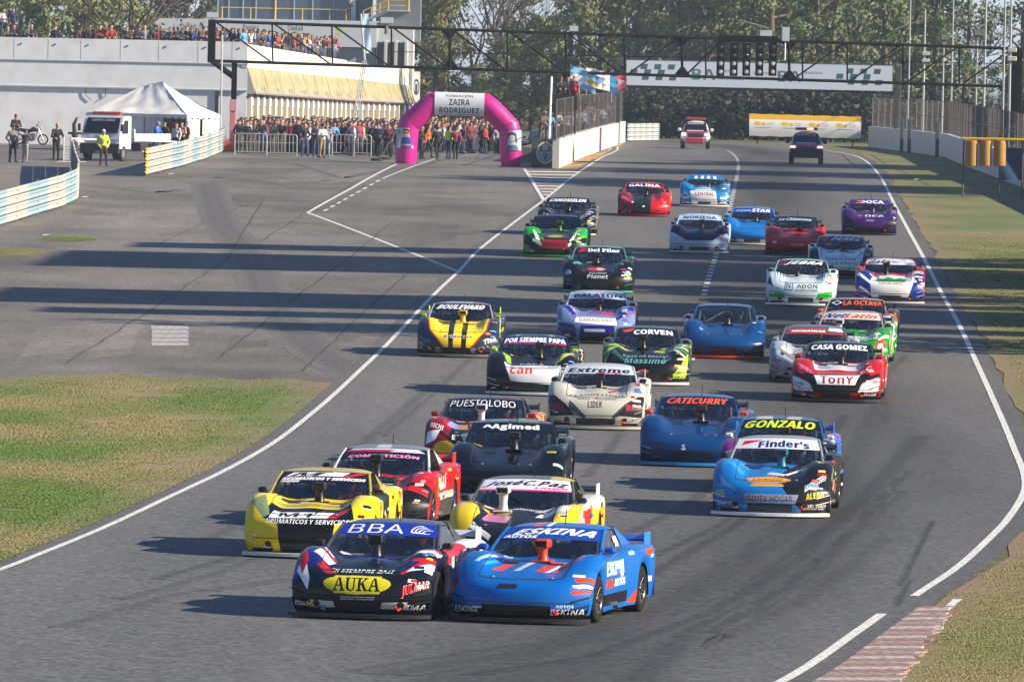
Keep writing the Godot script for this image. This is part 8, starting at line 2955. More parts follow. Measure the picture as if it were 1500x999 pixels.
	person(pc + Vector3(-0.3, 0.17, 0.1), 0.3, "lean", "marshal in red cap and dark jacket on the black platform", "", lin(0.03, 0.03, 0.035), dk, lin(0.3, 0.04, 0.04), 0.98, 1)
	person(pc + Vector3(0.12, 0.17, -0.2), 0.0, "pocket", "marshal in dark grey on the black platform", "", lin(0.05, 0.05, 0.06), dk, hair, 0.98, 0)
	person(pc + Vector3(0.46, 0.17, 0.15), -0.3, "stand", "marshal in red overalls on the black platform", "", lin(0.32, 0.03, 0.04), lin(0.25, 0.03, 0.03), hair, 1.0, 0)

# ---------------------------------------------------------------- trees
var tree_kinds := {}

func leaf_mat() -> StandardMaterial3D:
	var m := mat(Color(1, 1, 1), 0.75, 0.0, "leaf")
	m.vertex_color_use_as_albedo = true
	m.backlight_enabled = true
	m.backlight = Color(0.5, 0.5, 0.22)
	return m

func clump(b: MB, r: RandomNumberGenerator, c: Vector3, rad: float, n: int, size: float, base: Color) -> void:
	var tint := r.randf_range(0.7, 1.25)
	var warm := r.randf_range(-0.02, 0.02)
	for k in n:
		var dir := Vector3(r.randfn(), r.randfn() * 0.8, r.randfn()).normalized()
		var p := c + dir * rad * pow(r.randf(), 0.45)
		var a := Vector3(r.randfn(), r.randfn(), r.randfn()).normalized()
		var s := (dir + Vector3(r.randfn(), r.randfn(), r.randfn()) * 0.5).cross(a).normalized()
		var sz := size * r.randf_range(0.6, 1.4)
		var t := tint * r.randf_range(0.94, 1.06)
		b.col = Color((base.r + warm) * t, base.g * t, base.b * t)
		var i0 := b.v.size()
		if s.cross(a).dot(dir) < 0.0:      # leaves lie along the clump, so their faces lean outwards
			s = -s
		b.tri(p - s * sz * 0.36, p + s * sz * 0.36, p + a * sz)
		b.tri(p + s * sz * 0.36, p - s * sz * 0.36, p - a * sz * 0.6)
		for q in range(i0, b.v.size()):
			b.n[q] = (b.n[q] * 0.4 + dir * 0.9).normalized()

func limb(b: MB, a: Vector3, e: Vector3, r0: float, r1: float, r: RandomNumberGenerator, bend: float) -> Array:
	var pts := []
	var rad := []
	var side := Vector3(r.randfn(), r.randfn() * 0.3, r.randfn()) * bend
	for k in 5:
		var t := k / 4.0
		pts.append(a.lerp(e, t) + side * sin(t * PI))
		rad.append(lerpf(r0, r1, t))
	b.tube(pts, rad, 6, false)
	return pts

func tree_kind(kind: String, seed_: int) -> Array:     # [wood mesh, leaf mesh]
	var key := "%s%d" % [kind, seed_]
	if tree_kinds.has(key):
		return tree_kinds[key]
	var r := RandomNumberGenerator.new()
	r.seed = seed_ * 77 + kind.length()
	var w := MB.new()
	var l := MB.new()
	l.colored = true
	if kind == "gum":        # tall open eucalyptus
		var base := Color(0.105, 0.135, 0.055)
		var n := 1 + seed_ % 2
		for tr in n:
			var top := Vector3(r.randf_range(-2.5, 2.5), 17, r.randf_range(-2, 2))
			var root := Vector3((tr - 0.5 * (n - 1)) * 0.8, -0.2, 0)
			var pts := limb(w, root, top, 0.36, 0.08, r, 0.7)
			for k in 17:
				var t := 0.14 + 0.84 * k / 17.0
				var p: Vector3 = pts[mini(int(t * 4), 3)].lerp(pts[mini(int(t * 4) + 1, 4)], fmod(t * 4, 1.0))
				var ang := k * 2.4 + seed_ + r.randf()
				var ln := r.randf_range(1.8, 4.4) * (1.15 - 0.5 * t)
				var e := p + Vector3(cos(ang) * ln, r.randf_range(0.3, 2.2), sin(ang) * ln)
				var lp := limb(w, p, e, 0.11, 0.03, r, 0.4)
				for c in 3 + k % 3:
					var q: Vector3 = lp[2 + c % 3] + Vector3(r.randfn(), r.randfn() * 0.8, r.randfn()) * 0.7
					clump(l, r, q, r.randf_range(0.5, 1.15), 46, 0.24, base)
	elif kind == "bushy":    # crown down to the ground
		var base := Color(0.148, 0.170, 0.053)
		var pts := limb(w, Vector3(0, -0.2, 0), Vector3(0, 7.5, 0), 0.28, 0.06, r, 0.3)
		for k in 105:
			var y := 0.5 + 8.5 * pow(r.randf(), 0.9)
			var rr := (3.1 - 1.6 * pow(y / 9.2, 2.2)) * sqrt(r.randf()) * (0.8 + 0.35 * sin(y * 1.7 + seed_))
			var ang := r.randf() * TAU
			var q := Vector3(cos(ang) * rr, y, sin(ang) * rr)
			if k % 3 == 0:
				limb(w, Vector3(0, y * 0.75, 0), q, 0.06, 0.02, r, 0.2)
			clump(l, r, q, r.randf_range(0.45, 0.95), 52, 0.22, base)
	elif kind == "poplar":   # narrow yellowish column
		var base := Color(0.167, 0.164, 0.041)
		limb(w, Vector3(0, -0.2, 0), Vector3(0, 14, 0), 0.3, 0.05, r, 0.2)
		for k in 120:
			var y := 0.8 + 13.5 * r.randf()
			var rr := (1.9 - 0.9 * pow(y / 14.0, 3.0)) * sqrt(r.randf()) * (0.85 + 0.3 * sin(y * 2.1 + seed_))
			var ang := r.randf() * TAU
			var q := Vector3(cos(ang) * rr, y, sin(ang) * rr)
			if k % 4 == 0:
				limb(w, Vector3(0, y - 1.0, 0), q, 0.05, 0.02, r, 0.15)
			clump(l, r, q, r.randf_range(0.45, 0.85), 46, 0.2, base)
	elif kind == "bare":     # leafless winter crown
		var tips := [[Vector3(0, -0.2, 0), Vector3(r.randf_range(-0.6, 0.6), 3.4, 0), 0.24, 0.15, 0]]
		while tips.size():
			var q: Array = tips.pop_back()
			limb(w, q[0], q[1], q[2], q[3], r, 0.12 * (q[1] - q[0]).length() * 0.5)
			if q[4] >= 5:
				continue
			var dir: Vector3 = (q[1] - q[0]).normalized()
			for c in (3 if q[4] < 4 else 2):
				var nd := (dir + Vector3(r.randfn(), r.randfn() * 0.5 + 0.35, r.randfn()) * 0.48).normalized()
				var ln: float = (2.6 - q[4] * 0.38) * r.randf_range(0.7, 1.2)
				tips.append([q[1], q[1] + nd * ln, q[3], q[3] * 0.58, q[4] + 1])
		for k in 24:
			clump(l, r, Vector3(r.randfn() * 2.0, r.randf_range(4, 10), r.randfn() * 2.0), 0.8, 16, 0.16, Color(0.13, 0.09, 0.05))
	elif kind == "shrub":    # dark undergrowth
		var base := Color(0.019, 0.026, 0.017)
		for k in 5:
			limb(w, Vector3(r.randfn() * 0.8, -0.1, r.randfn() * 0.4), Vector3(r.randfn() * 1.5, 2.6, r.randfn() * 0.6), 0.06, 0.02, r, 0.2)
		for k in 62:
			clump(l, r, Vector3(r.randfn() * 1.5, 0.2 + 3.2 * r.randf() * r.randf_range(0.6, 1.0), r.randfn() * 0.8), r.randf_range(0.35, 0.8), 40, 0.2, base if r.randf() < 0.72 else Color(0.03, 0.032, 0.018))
	var out := [w.mesh(), l.mesh()]
	tree_kinds[key] = out
	return out

const NTH := ["leftmost", "second from the left", "third from the left", "fourth from the left", "fifth from the left", "sixth from the left", "seventh from the left", "eighth from the left", "ninth from the left", "tenth from the left"]

func plant(list: Array, where: String, group: String) -> void:
	for q in list:
		var n := 0
		var same := 0
		for o in list:
			if o[0] == q[0]:
				same += 1
				if o[2] < q[2]:
					n += 1
		tree(q[0], q[1], on_ground(at(q[2], 150, q[3]).x, -float(q[3])), q[4], where + (", " + NTH[n] if same > 1 else ""), group)

const TREE_LOOK := {"gum": "tall open eucalyptus with pale trunk", "bushy": "dense olive green bushy tree", "poplar": "narrow yellowish green tree", "bare": "leafless grey tree", "shrub": "dark tangled shrub"}

func tree(kind: String, seed_: int, p: Vector3, s: float, where: String, group: String, turn := -1.0) -> void:
	var k := tree_kind(kind, seed_)
	var t := thing({"gum": "eucalyptus_tree", "bushy": "bushy_tree", "poplar": "poplar_tree", "bare": "bare_tree", "shrub": "shrub"}[kind], TREE_LOOK[kind] + " " + where, "shrub" if kind == "shrub" else "tree", p, turn if turn >= 0.0 else rng.randf() * TAU, group)
	t.scale = Vector3(s * rng.randf_range(0.9, 1.15), s * rng.randf_range(0.92, 1.1), s)
	var bark := textured(noise_tex(51, 0.03, [[0.0, Color(0.4, 0.36, 0.32)], [0.5, Color(0.75, 0.7, 0.64)], [1.0, Color(1, 0.98, 0.94)]], 256), 1.2, 0.9)
	bark.uv1_world_triplanar = false
	bark.albedo_color = lin(0.22, 0.19, 0.16) if kind == "gum" else lin(0.13, 0.11, 0.095) if kind == "bare" else lin(0.1, 0.08, 0.06)
	put("trunk" if kind != "shrub" else "stems", k[0], mats_once("bark_" + kind, bark), t)
	put("crown" if kind != "shrub" else "foliage", k[1], leaf_mat(), t)

func build_trees() -> void:
	var P := func(px: float, d: float) -> Vector3:
		return on_ground(at(px, 150, d).x, -d)
	# beyond the terrace
	plant([["bushy", 1, -25, 690, 1.35], ["bushy", 2, 62, 700, 1.3], ["gum", 1, 20, 740, 0.9], ["bushy", 3, 128, 720, 1.35], ["gum", 2, 105, 760, 0.95], ["bushy", 2, 178, 740, 1.25], ["bare", 1, 205, 680, 1.25], ["bare", 2, 250, 790, 1.4], ["bushy", 1, 232, 800, 1.3], ["gum", 3, 285, 800, 1.0], ["bare", 3, 300, 795, 1.3], ["bushy", 3, 320, 815, 1.2]], "beyond the terrace", "trees beyond the terrace")
	# between the tower and the pit wall
	plant([["poplar", 1, 636, 780, 1.1], ["poplar", 2, 655, 790, 1.15], ["poplar", 3, 618, 800, 1.1], ["bare", 1, 690, 800, 1.2], ["bare", 2, 718, 790, 1.3], ["gum", 2, 762, 820, 0.85], ["bare", 3, 745, 770, 1.0], ["bushy", 1, 778, 720, 0.98], ["bushy", 2, 742, 735, 0.85], ["bushy", 3, 812, 740, 0.9], ["bushy", 1, 705, 760, 0.62], ["gum", 1, 838, 800, 1.0], ["bushy", 2, 872, 780, 1.45], ["bushy", 3, 902, 790, 1.5], ["shrub", 1, 690, 800, 1.0], ["shrub", 2, 720, 800, 1.0], ["shrub", 3, 668, 820, 1.1]], "behind the arch", "trees behind the arch")
	# the wood at the end of the straight
	var k := 0
	plant([["gum", 3, 948, 740, 1.0], ["bushy", 1, 965, 790, 1.4], ["gum", 1, 992, 720, 1.05], ["gum", 2, 1030, 745, 1.0], ["bushy", 2, 1015, 800, 1.5], ["gum", 3, 1068, 725, 1.1], ["bushy", 3, 1062, 800, 1.5], ["gum", 1, 1105, 740, 1.0], ["bushy", 1, 1112, 790, 1.5], ["gum", 2, 1140, 715, 1.05], ["gum", 3, 1178, 735, 1.1], ["bushy", 2, 1160, 800, 1.55], ["gum", 1, 1212, 720, 1.0], ["bushy", 3, 1210, 795, 1.5], ["gum", 2, 1246, 745, 1.1], ["gum", 3, 1282, 730, 1.0], ["bushy", 1, 1262, 800, 1.5], ["bushy", 2, 1305, 790, 1.45]], "in the far wood", "trees of the wood at the end of the straight")
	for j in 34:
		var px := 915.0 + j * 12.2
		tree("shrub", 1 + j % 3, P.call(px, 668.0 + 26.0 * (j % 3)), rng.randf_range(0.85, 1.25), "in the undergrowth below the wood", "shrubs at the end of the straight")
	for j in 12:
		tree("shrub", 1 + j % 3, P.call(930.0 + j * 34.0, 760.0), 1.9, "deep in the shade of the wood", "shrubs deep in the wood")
	# right-hand background
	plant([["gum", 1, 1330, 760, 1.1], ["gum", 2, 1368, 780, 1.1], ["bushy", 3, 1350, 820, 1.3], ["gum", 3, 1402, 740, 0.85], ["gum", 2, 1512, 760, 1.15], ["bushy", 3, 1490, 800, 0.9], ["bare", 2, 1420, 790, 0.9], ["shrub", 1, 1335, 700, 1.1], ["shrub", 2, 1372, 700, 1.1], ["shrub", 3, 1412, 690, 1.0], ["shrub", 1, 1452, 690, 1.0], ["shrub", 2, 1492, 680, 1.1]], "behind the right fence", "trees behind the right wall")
	# trees and grandstands standing outside the picture on the right; their shade crosses the road
	for q in [[403, 36, 2.0], [407, 38, 2.1], [411, 36, 2.0], [415, 37, 2.1], [440, 42, 2.1], [446, 41, 2.2], [451, 43, 2.1], [476, 44, 2.2], [481, 46, 2.2], [486, 44, 2.0], [491, 45, 2.1]]:
		tree("bushy", 1 + k % 3, on_ground(q[1], -float(q[0])), q[2], "beside the road to the right of the view", "trees right of the road")
		k += 1
	grandstand("grey roofed grandstand nearer the bend on the right of the road", 23.0, 241.5, 251.5, 19.5)
	grandstand("narrow grey roofed stand nearest the bend right of the road", 23.0, 235.5, 238.5, 18.5)
	grandstand("wide grey roofed grandstand farther up the road on its right side", 24.0, 270.0, 284.5, 20.0)
	grandstand("narrow grey roofed stand standing farthest up the road", 26.0, 289.5, 294.5, 20.0)
	for q in [[231, 23, 1.75], [262, 25, 1.1], [266, 24, 1.2], [287, 27, 1.5], [299, 25, 1.2], [256, 26, 0.9]]:
		tree("bushy", 1 + k % 3, on_ground(q[1], -float(q[0])), q[2], "between the stands right of the view", "trees between the stands")
		k += 1

func grandstand(label: String, x: float, d0: float, d1: float, h: float) -> void:
	var t := thing("grandstand", label, "grandstand", on_ground(x, -(d0 + d1) * 0.5))
	var w := d1 - d0
	var conc := mat(lin(0.3, 0.3, 0.3), 0.9)
	for k in 12:
		var b := MB.new()
		b.box(Vector3(1.0 + k * 0.95, (1.2 + k * 0.75) * 0.5, 0), Vector3(0.95, 1.2 + k * 0.75, w))
		obj("tier", b, conc, t)
	var b := MB.new()
	b.box(Vector3(13.0, h * 0.5, 0), Vector3(0.4, h, w), Basis(), 0.03)
	obj("back_wall", b, conc, t)
	b = MB.new()
	b.box(Vector3(7.0, h + 0.2, 0), Vector3(13.5, 0.4, w + 0.6), Basis(), 0.05)
	obj("roof", b, mat(lin(0.2, 0.21, 0.22), 0.7), t)
	for k in 5:
		b = MB.new()
		b.tube([Vector3(11.5, 0, -w * 0.5 + w * k / 4.0), Vector3(11.5, h, -w * 0.5 + w * k / 4.0)], 0.18, 8)
		obj("column", b, mat(lin(0.2, 0.21, 0.22), 0.7), t)

# ---------------------------------------------------------------- things beside the track
func guard_rail(called: String, label: String, pts: Array, rails: int, pitch: float, cols: Array, seg: float, end_col = null) -> Node3D:
	var root := thing(called, label, "barrier")
	var path := []
	var lens := [0.0]
	for k in pts.size() - 1:
		lens.append(lens[-1] + (pts[k + 1] - pts[k]).length())
	var P := func(s: float) -> Vector3:
		for k in pts.size() - 1:
			if s <= lens[k + 1] or k == pts.size() - 2:
				return pts[k].lerp(pts[k + 1], (s - lens[k]) / (lens[k + 1] - lens[k]))
		return pts[-1]
	var n := maxi(1, int(round(lens[-1] / seg)))
	for k in n:
		var s0: float = lens[-1] * k / n
		var s1: float = lens[-1] * (k + 1) / n
		if end_col != null and k < 2:      # a short coloured end
			s0 = 0.0 if k == 0 else 1.6
			s1 = 1.6 if k == 0 else s1
		for r in rails:
			var b := MB.new()
			var rows := []
			for j in 5:
				var p: Vector3 = P.call(lerpf(s0, s1, j / 4.0))
				var q: Vector3 = P.call(lerpf(s0, s1, j / 4.0) + 0.05)
				if q.distance_to(p) < 0.01:
					q = p + (p - P.call(lerpf(s0, s1, j / 4.0) - 0.05))
				var dir := (q - p).normalized()
				var nn := Vector3(-dir.z, 0, dir.x)
				var row := []
				for c in [[0.0, 0.0], [0.07, 0.02], [0.07, 0.08], [0.015, 0.12], [0.015, 0.16], [0.07, 0.2], [0.07, 0.26], [0.0, 0.28]]:
					var pp: Vector3 = p + nn * c[0]
					row.append(Vector3(pp.x, gy(pp.z) + 0.08 + r * pitch + c[1] * pitch / 0.31, pp.z))
				rows.append(row)
			b.grid(rows, [], true)
			obj("rail_segment", b, mat(end_col if end_col != null and k == 0 else cols[(k + r / 99) % cols.size()], 0.5), root)
		var b2 := MB.new()
		var p2: Vector3 = P.call((s0 + s1) * 0.5)
		var hh := 0.1 + rails * pitch
		b2.box(Vector3(p2.x, gy(p2.z) + hh * 0.5, p2.z - 0.07), Vector3(0.1, hh, 0.1), Basis(), 0.01)
		obj("post", b2, mat(lin(0.2, 0.2, 0.21), 0.6), root)
	return root

func crowd_barrier(label: String, a: Vector3, e: Vector3) -> void:
	var root := thing("crowd_barrier", label, "barrier", Vector3.ZERO, 0.0, "metal crowd barriers")
	var m := mat(lin(0.5, 0.5, 0.49), 0.4, 0.5)
	var h := Vector3(0, 1.15, 0)
	var lo := Vector3(0, 0.18, 0)
	e.z = a.z
	e.y = a.y
	var d := (e - a).normalized()
	bars(root, "frame", [a, a + h - lo * 0.5, a + h + d * 0.09, e + h - d * 0.09, e + h - lo * 0.5, e], 0.03, m)
	bars(root, "lower_rail", [a + lo, e + lo], 0.025, m)
	bars(root, "middle_rail", [a + h * 0.62, e + h * 0.62], 0.016, m)
	var n := int(a.distance_to(e) / 0.19)
	for k in range(1, n):
		var p := a.lerp(e, float(k) / n)
		bars(root, "bar", [p + lo, p + h], 0.014, m, 5)
	for q in [a, e]:
		bars(root, "foot", [q + Vector3(0, 0.03, -0.3), q + Vector3(0, 0.03, 0.3)], 0.025, m)

func build_trackside() -> void:
	var blue := lin(0.24, 0.34, 0.38)
	var pale := lin(0.46, 0.41, 0.36)
	guard_rail("guard_rail", "pale blue and cream stacked guard rail running in from the left edge", gpts([[-60, 352], [0, 332], [45, 318], [88, 305], [111, 294], [112.5, 280], [107, 262], [104, 245]]), 4, 0.3, [pale, blue], 9.0)
	guard_rail("guard_rail", "blue and cream stacked guard rail with a yellow end beside the tent", gpts([[211, 258.6], [217.5, 257], [262, 246], [300, 234], [322, 225], [329, 219]]), 4, 0.3, [blue, pale], 9.5, lin(0.68, 0.46, 0.0))
	guard_rail("guard_rail", "blue and cream stacked guard rail at the far end of the pit wall", gpts([[918, 208], [940, 207.5], [965, 207]]), 4, 0.3, [blue, pale, lin(0.55, 0.5, 0.42)], 0.8)
	crowd_barrier("metal crowd barrier from the red gantry foot to the first gap", gp(343, 227), gp(389, 228.5))
	crowd_barrier("metal crowd barrier whose right end stands at the first gap", gp(390, 228.5), gp(434, 229.5))
	crowd_barrier("metal crowd barrier in the middle of the crowd line", gp(486, 228.5), gp(517, 229))
	crowd_barrier("metal crowd barrier at the right of the crowd line", gp(518, 229), gp(541, 231))
	build_tent()
	build_tow_truck()
	build_motorbike()
	build_arch()
	build_pickup(1019, 218.5, "white and red pickup with red light bar leading far up the track", true)
	build_pickup(1182, 241, "dark nosed pickup with lit light bar on the right of the track", false)
	build_parked_car()
	# white gate panel, low table and tape
	var gt := thing("gate_panel", "white slatted gate panel standing left of the tow truck", "gate")
	var g := gp(98, 238)
	var wm := mat(lin(0.66, 0.66, 0.64), 0.6)
	for x in [-0.2, 0.17]:
		bars(gt, "upright", [g + Vector3(x, 0, 0), g + Vector3(x, 1.25, 0)], 0.03, wm)
	for k in 9:
		var b := MB.new()
		b.box(g + Vector3(-0.015, 0.17 + k * 0.13, 0), Vector3(0.36, 0.105, 0.03), Basis(), 0.006)
		obj("slat", b, wm, gt)
	bars(gt, "foot", [g + Vector3(-0.5, 0.03, 0), g + Vector3(0.9, 0.03, 0)], 0.03, wm)
	var tp := thing("barrier_tape", "white and red tape strung from the gate panel to the rail", "tape")
	for q in [[[103, 207], [128, 209], [180, 211], [216, 225]], [[103, 204], [160, 206], [208, 207], [262, 209]]]:
		var b := MB.new()
		var rows := []
		for k in q.size():
			var p := at(q[k][0], q[k][1], 446.0 + (k * 2.0))
			rows.append([p, p + Vector3(0, 0.08, 0)])
		b.grid(rows)
		obj("tape", b, mat(lin(0.62, 0.5, 0.48), 0.6), tp)
	var hy := thing("hose_reel_post", "black hose reel post behind the gate panel", "post")
	var hp := gp(108, 228)
	bars(hy, "post", [hp, hp + Vector3(0, 1.1, 0)], 0.17, mat(lin(0.02, 0.018, 0.018), 0.7), 10)
	bars(hy, "arm", [hp + Vector3(0, 1.1, 0), hp + Vector3(-0.05, 1.6, 0), hp + Vector3(0.1, 1.95, 0)], [0.12, 0.1, 0.05], mat(lin(0.02, 0.018, 0.018), 0.7), 8)
	bars(hy, "tray", [hp + Vector3(-0.35, 1.15, 0), hp + Vector3(0.35, 1.15, 0)], 0.06, mat(lin(0.05, 0.03, 0.03), 0.7), 8)
	# white pole with cord in front of the building
	var wp := thing("tall_pole", "tall thin white pole beside the black gantry leg", "pole")
	bars(wp, "shaft", [gp(322, 222), at(325, 52, 494)], 0.05, mat(lin(0.68, 0.68, 0.68), 0.5), 7)
	# pigeons of paper and litter on the paddock
	for q in [[66, 346, "scrap of white paper lying by the grass patch"], [124, 290, "crumpled pale scrap below the left guard rail end"], [250, 256, "white scrap by the foot of the yellow ended rail"], [1343, 264, "white scrap lying in the shade of the right wall"]]:
		var b := MB.new()
		var p := gp(q[0], q[1]) + Vector3(0, 0.03, 0)
		b.quad(p + Vector3(-0.12, 0, 0.08), p + Vector3(0.1, 0.02, 0.1), p + Vector3(0.13, 0.05, -0.08), p + Vector3(-0.1, 0.03, -0.1))
		b.quad(p + Vector3(0.1, 0.02, 0.1), p + Vector3(0.2, 0.09, 0.05), p + Vector3(0.2, 0.1, -0.06), p + Vector3(0.13, 0.05, -0.08))
		tag(obj("litter", b, mat(lin(0.6, 0.6, 0.58), 0.8)), q[2], "litter", "litter on the paddock")

func build_tent() -> void:
	var root := thing("marquee_tent", "white marquee tent with a peaked roof and scalloped edge", "tent")
	var cloth := textured(noise_tex(61, 0.01, [[0.0, Color(0.8, 0.79, 0.77)], [0.5, Color(0.94, 0.94, 0.93)], [1.0, Color(1, 1, 1)]], 256), 5.0, 0.8)
	cloth.albedo_color = lin(0.78, 0.77, 0.74)
	cloth.backlight_enabled = true
	cloth.backlight = Color(0.12, 0.12, 0.11)
	var fl := at(126, 167, 489)
	var fr := at(273, 171, 486)
	var br := at(321.5, 159.5, 493)
	var off := br - fr
	var bl := fl + off
	var g := gy(-489)
	var eave := 2.05 + g
	for v in [fl, fr, br, bl]:
		pass
	fl.y = eave; fr.y = eave; br.y = eave; bl.y = eave
	var r1 := fl.lerp(fr, 0.36) + off * 0.5
	var r2 := fl.lerp(fr, 0.58) + off * 0.5
	r1.y = at(210, 127, 490).y
	r2.y = at(241, 119.5, 490).y
	var faces := [[fl, fr, r2, r1], [fr, br, r2, r2], [br, bl, r1, r2], [bl, fl, r1, r1]]
	for f in faces:
		var rows := []
		for a in 13:
			var row := []
			for c in 17:
				var u := c / 16.0
				var v := a / 12.0
				var p: Vector3 = f[0].lerp(f[1], u).lerp(f[3].lerp(f[2], u), v)
				p.y -= 0.14 * sin(v * PI) * (0.7 + 0.3 * sin(u * PI))
				p.y += 0.045 * sin(u * 23.0 + v * 4.0) * (1.0 - v) * v * 2.0 + road_noise.get_noise_2d(u * 60 + f[0].x * 9.0, v * 40) * 0.07
				row.append(p)
			rows.append(row)
		var b := MB.new()
		b.grid(rows)
		obj("roof_panel", b, cloth, root)
	for e in [[fl, fr, 14], [fr, br, 6], [bl, fl, 6]]:      # scalloped valance
		var b := MB.new()
		for k in e[2]:
			var p0: Vector3 = e[0].lerp(e[1], float(k) / e[2])
			var p1: Vector3 = e[0].lerp(e[1], float(k + 1) / e[2])
			var pts := [p0, p1]
			var lower := []
			for j in 7:
				var t := j / 6.0
				lower.append(p0.lerp(p1, t) + Vector3(0, -0.14 - 0.10 * sin(t * PI), 0))
			for j in 6:
				b.quad(lower[j], lower[j + 1], p0.lerp(p1, (j + 1) / 6.0), p0.lerp(p1, j / 6.0))
		obj("valance", b, cloth, root)
	var wall := func(p0: Vector3, p1: Vector3, u0: float, u1: float, called: String, top: float) -> void:
		var rows := []
		for a in 6:
			var row := []
			for c in 25:
				var u := c / 24.0
				var p: Vector3 = p0.lerp(p1, lerpf(u0, u1, u))
				var nn := Vector3(-(p1 - p0).z, 0, (p1 - p0).x).normalized()
				p += nn * (0.05 * sin(u * 26.0 + p0.x) - 0.08)
				p.y = lerpf(g, top, a / 5.0)
				row.append(p)
			rows.append(row)
		var b := MB.new()
		b.grid(rows)
		obj(called, b, cloth, root)
	wall.call(fl, fr, 0.0, 0.56, "front_curtain", eave - 0.1)
	wall.call(fl, fr, 0.58, 0.76, "front_curtain", eave - 0.1)
	wall.call(fr, br, 0.05, 0.42, "side_curtain", eave - 0.1)
	wall.call(fr, br, 0.5, 1.0, "side_curtain", eave - 0.1)
	wall.call(bl, fl, 0.0, 1.0, "side_curtain", eave - 0.1)
	wall.call(br, bl, 0.0, 1.0, "back_curtain", eave - 0.1)
	for c in [fl, fr, br, bl, fl.lerp(fr, 0.57)]:
		bars(root, "tent_pole", [Vector3(c.x, g, c.z), c + Vector3(0, -0.02, 0)], 0.035, mat(lin(0.6, 0.6, 0.6), 0.4), 6)

func wheel_simple(root: Node3D, at_: Vector3, r: float, w: float, yaw: float) -> void:
	var wn := Node3D.new()
	wn.name = "wheel"
	root.add_child(wn, true)
	wn.position = at_
	wn.rotation = Vector3(0, yaw, -PI / 2)
	var b := MB.new()
	b.lathe([Vector2(r * 0.55, -w * 0.5), Vector2(r * 0.92, -w * 0.5), Vector2(r, -w * 0.36), Vector2(r, w * 0.36), Vector2(r * 0.92, w * 0.5), Vector2(r * 0.55, w * 0.5)], Basis(), Vector3.ZERO, 22)
	obj("tyre", b, mat(lin(0.018, 0.018, 0.018), 0.85), wn)
	b = MB.new()
	b.lathe([Vector2(r * 0.6, w * 0.46), Vector2(r * 0.5, w * 0.4), Vector2(r * 0.2, w * 0.34), Vector2(0, w * 0.44)], Basis(), Vector3.ZERO, 18)
	b.lathe([Vector2(0, -w * 0.44), Vector2(r * 0.2, -w * 0.34), Vector2(r * 0.5, -w * 0.4), Vector2(r * 0.6, -w * 0.46)], Basis(), Vector3.ZERO, 18)
	obj("rim", b, mat(lin(0.35, 0.35, 0.36), 0.35, 0.6), wn)

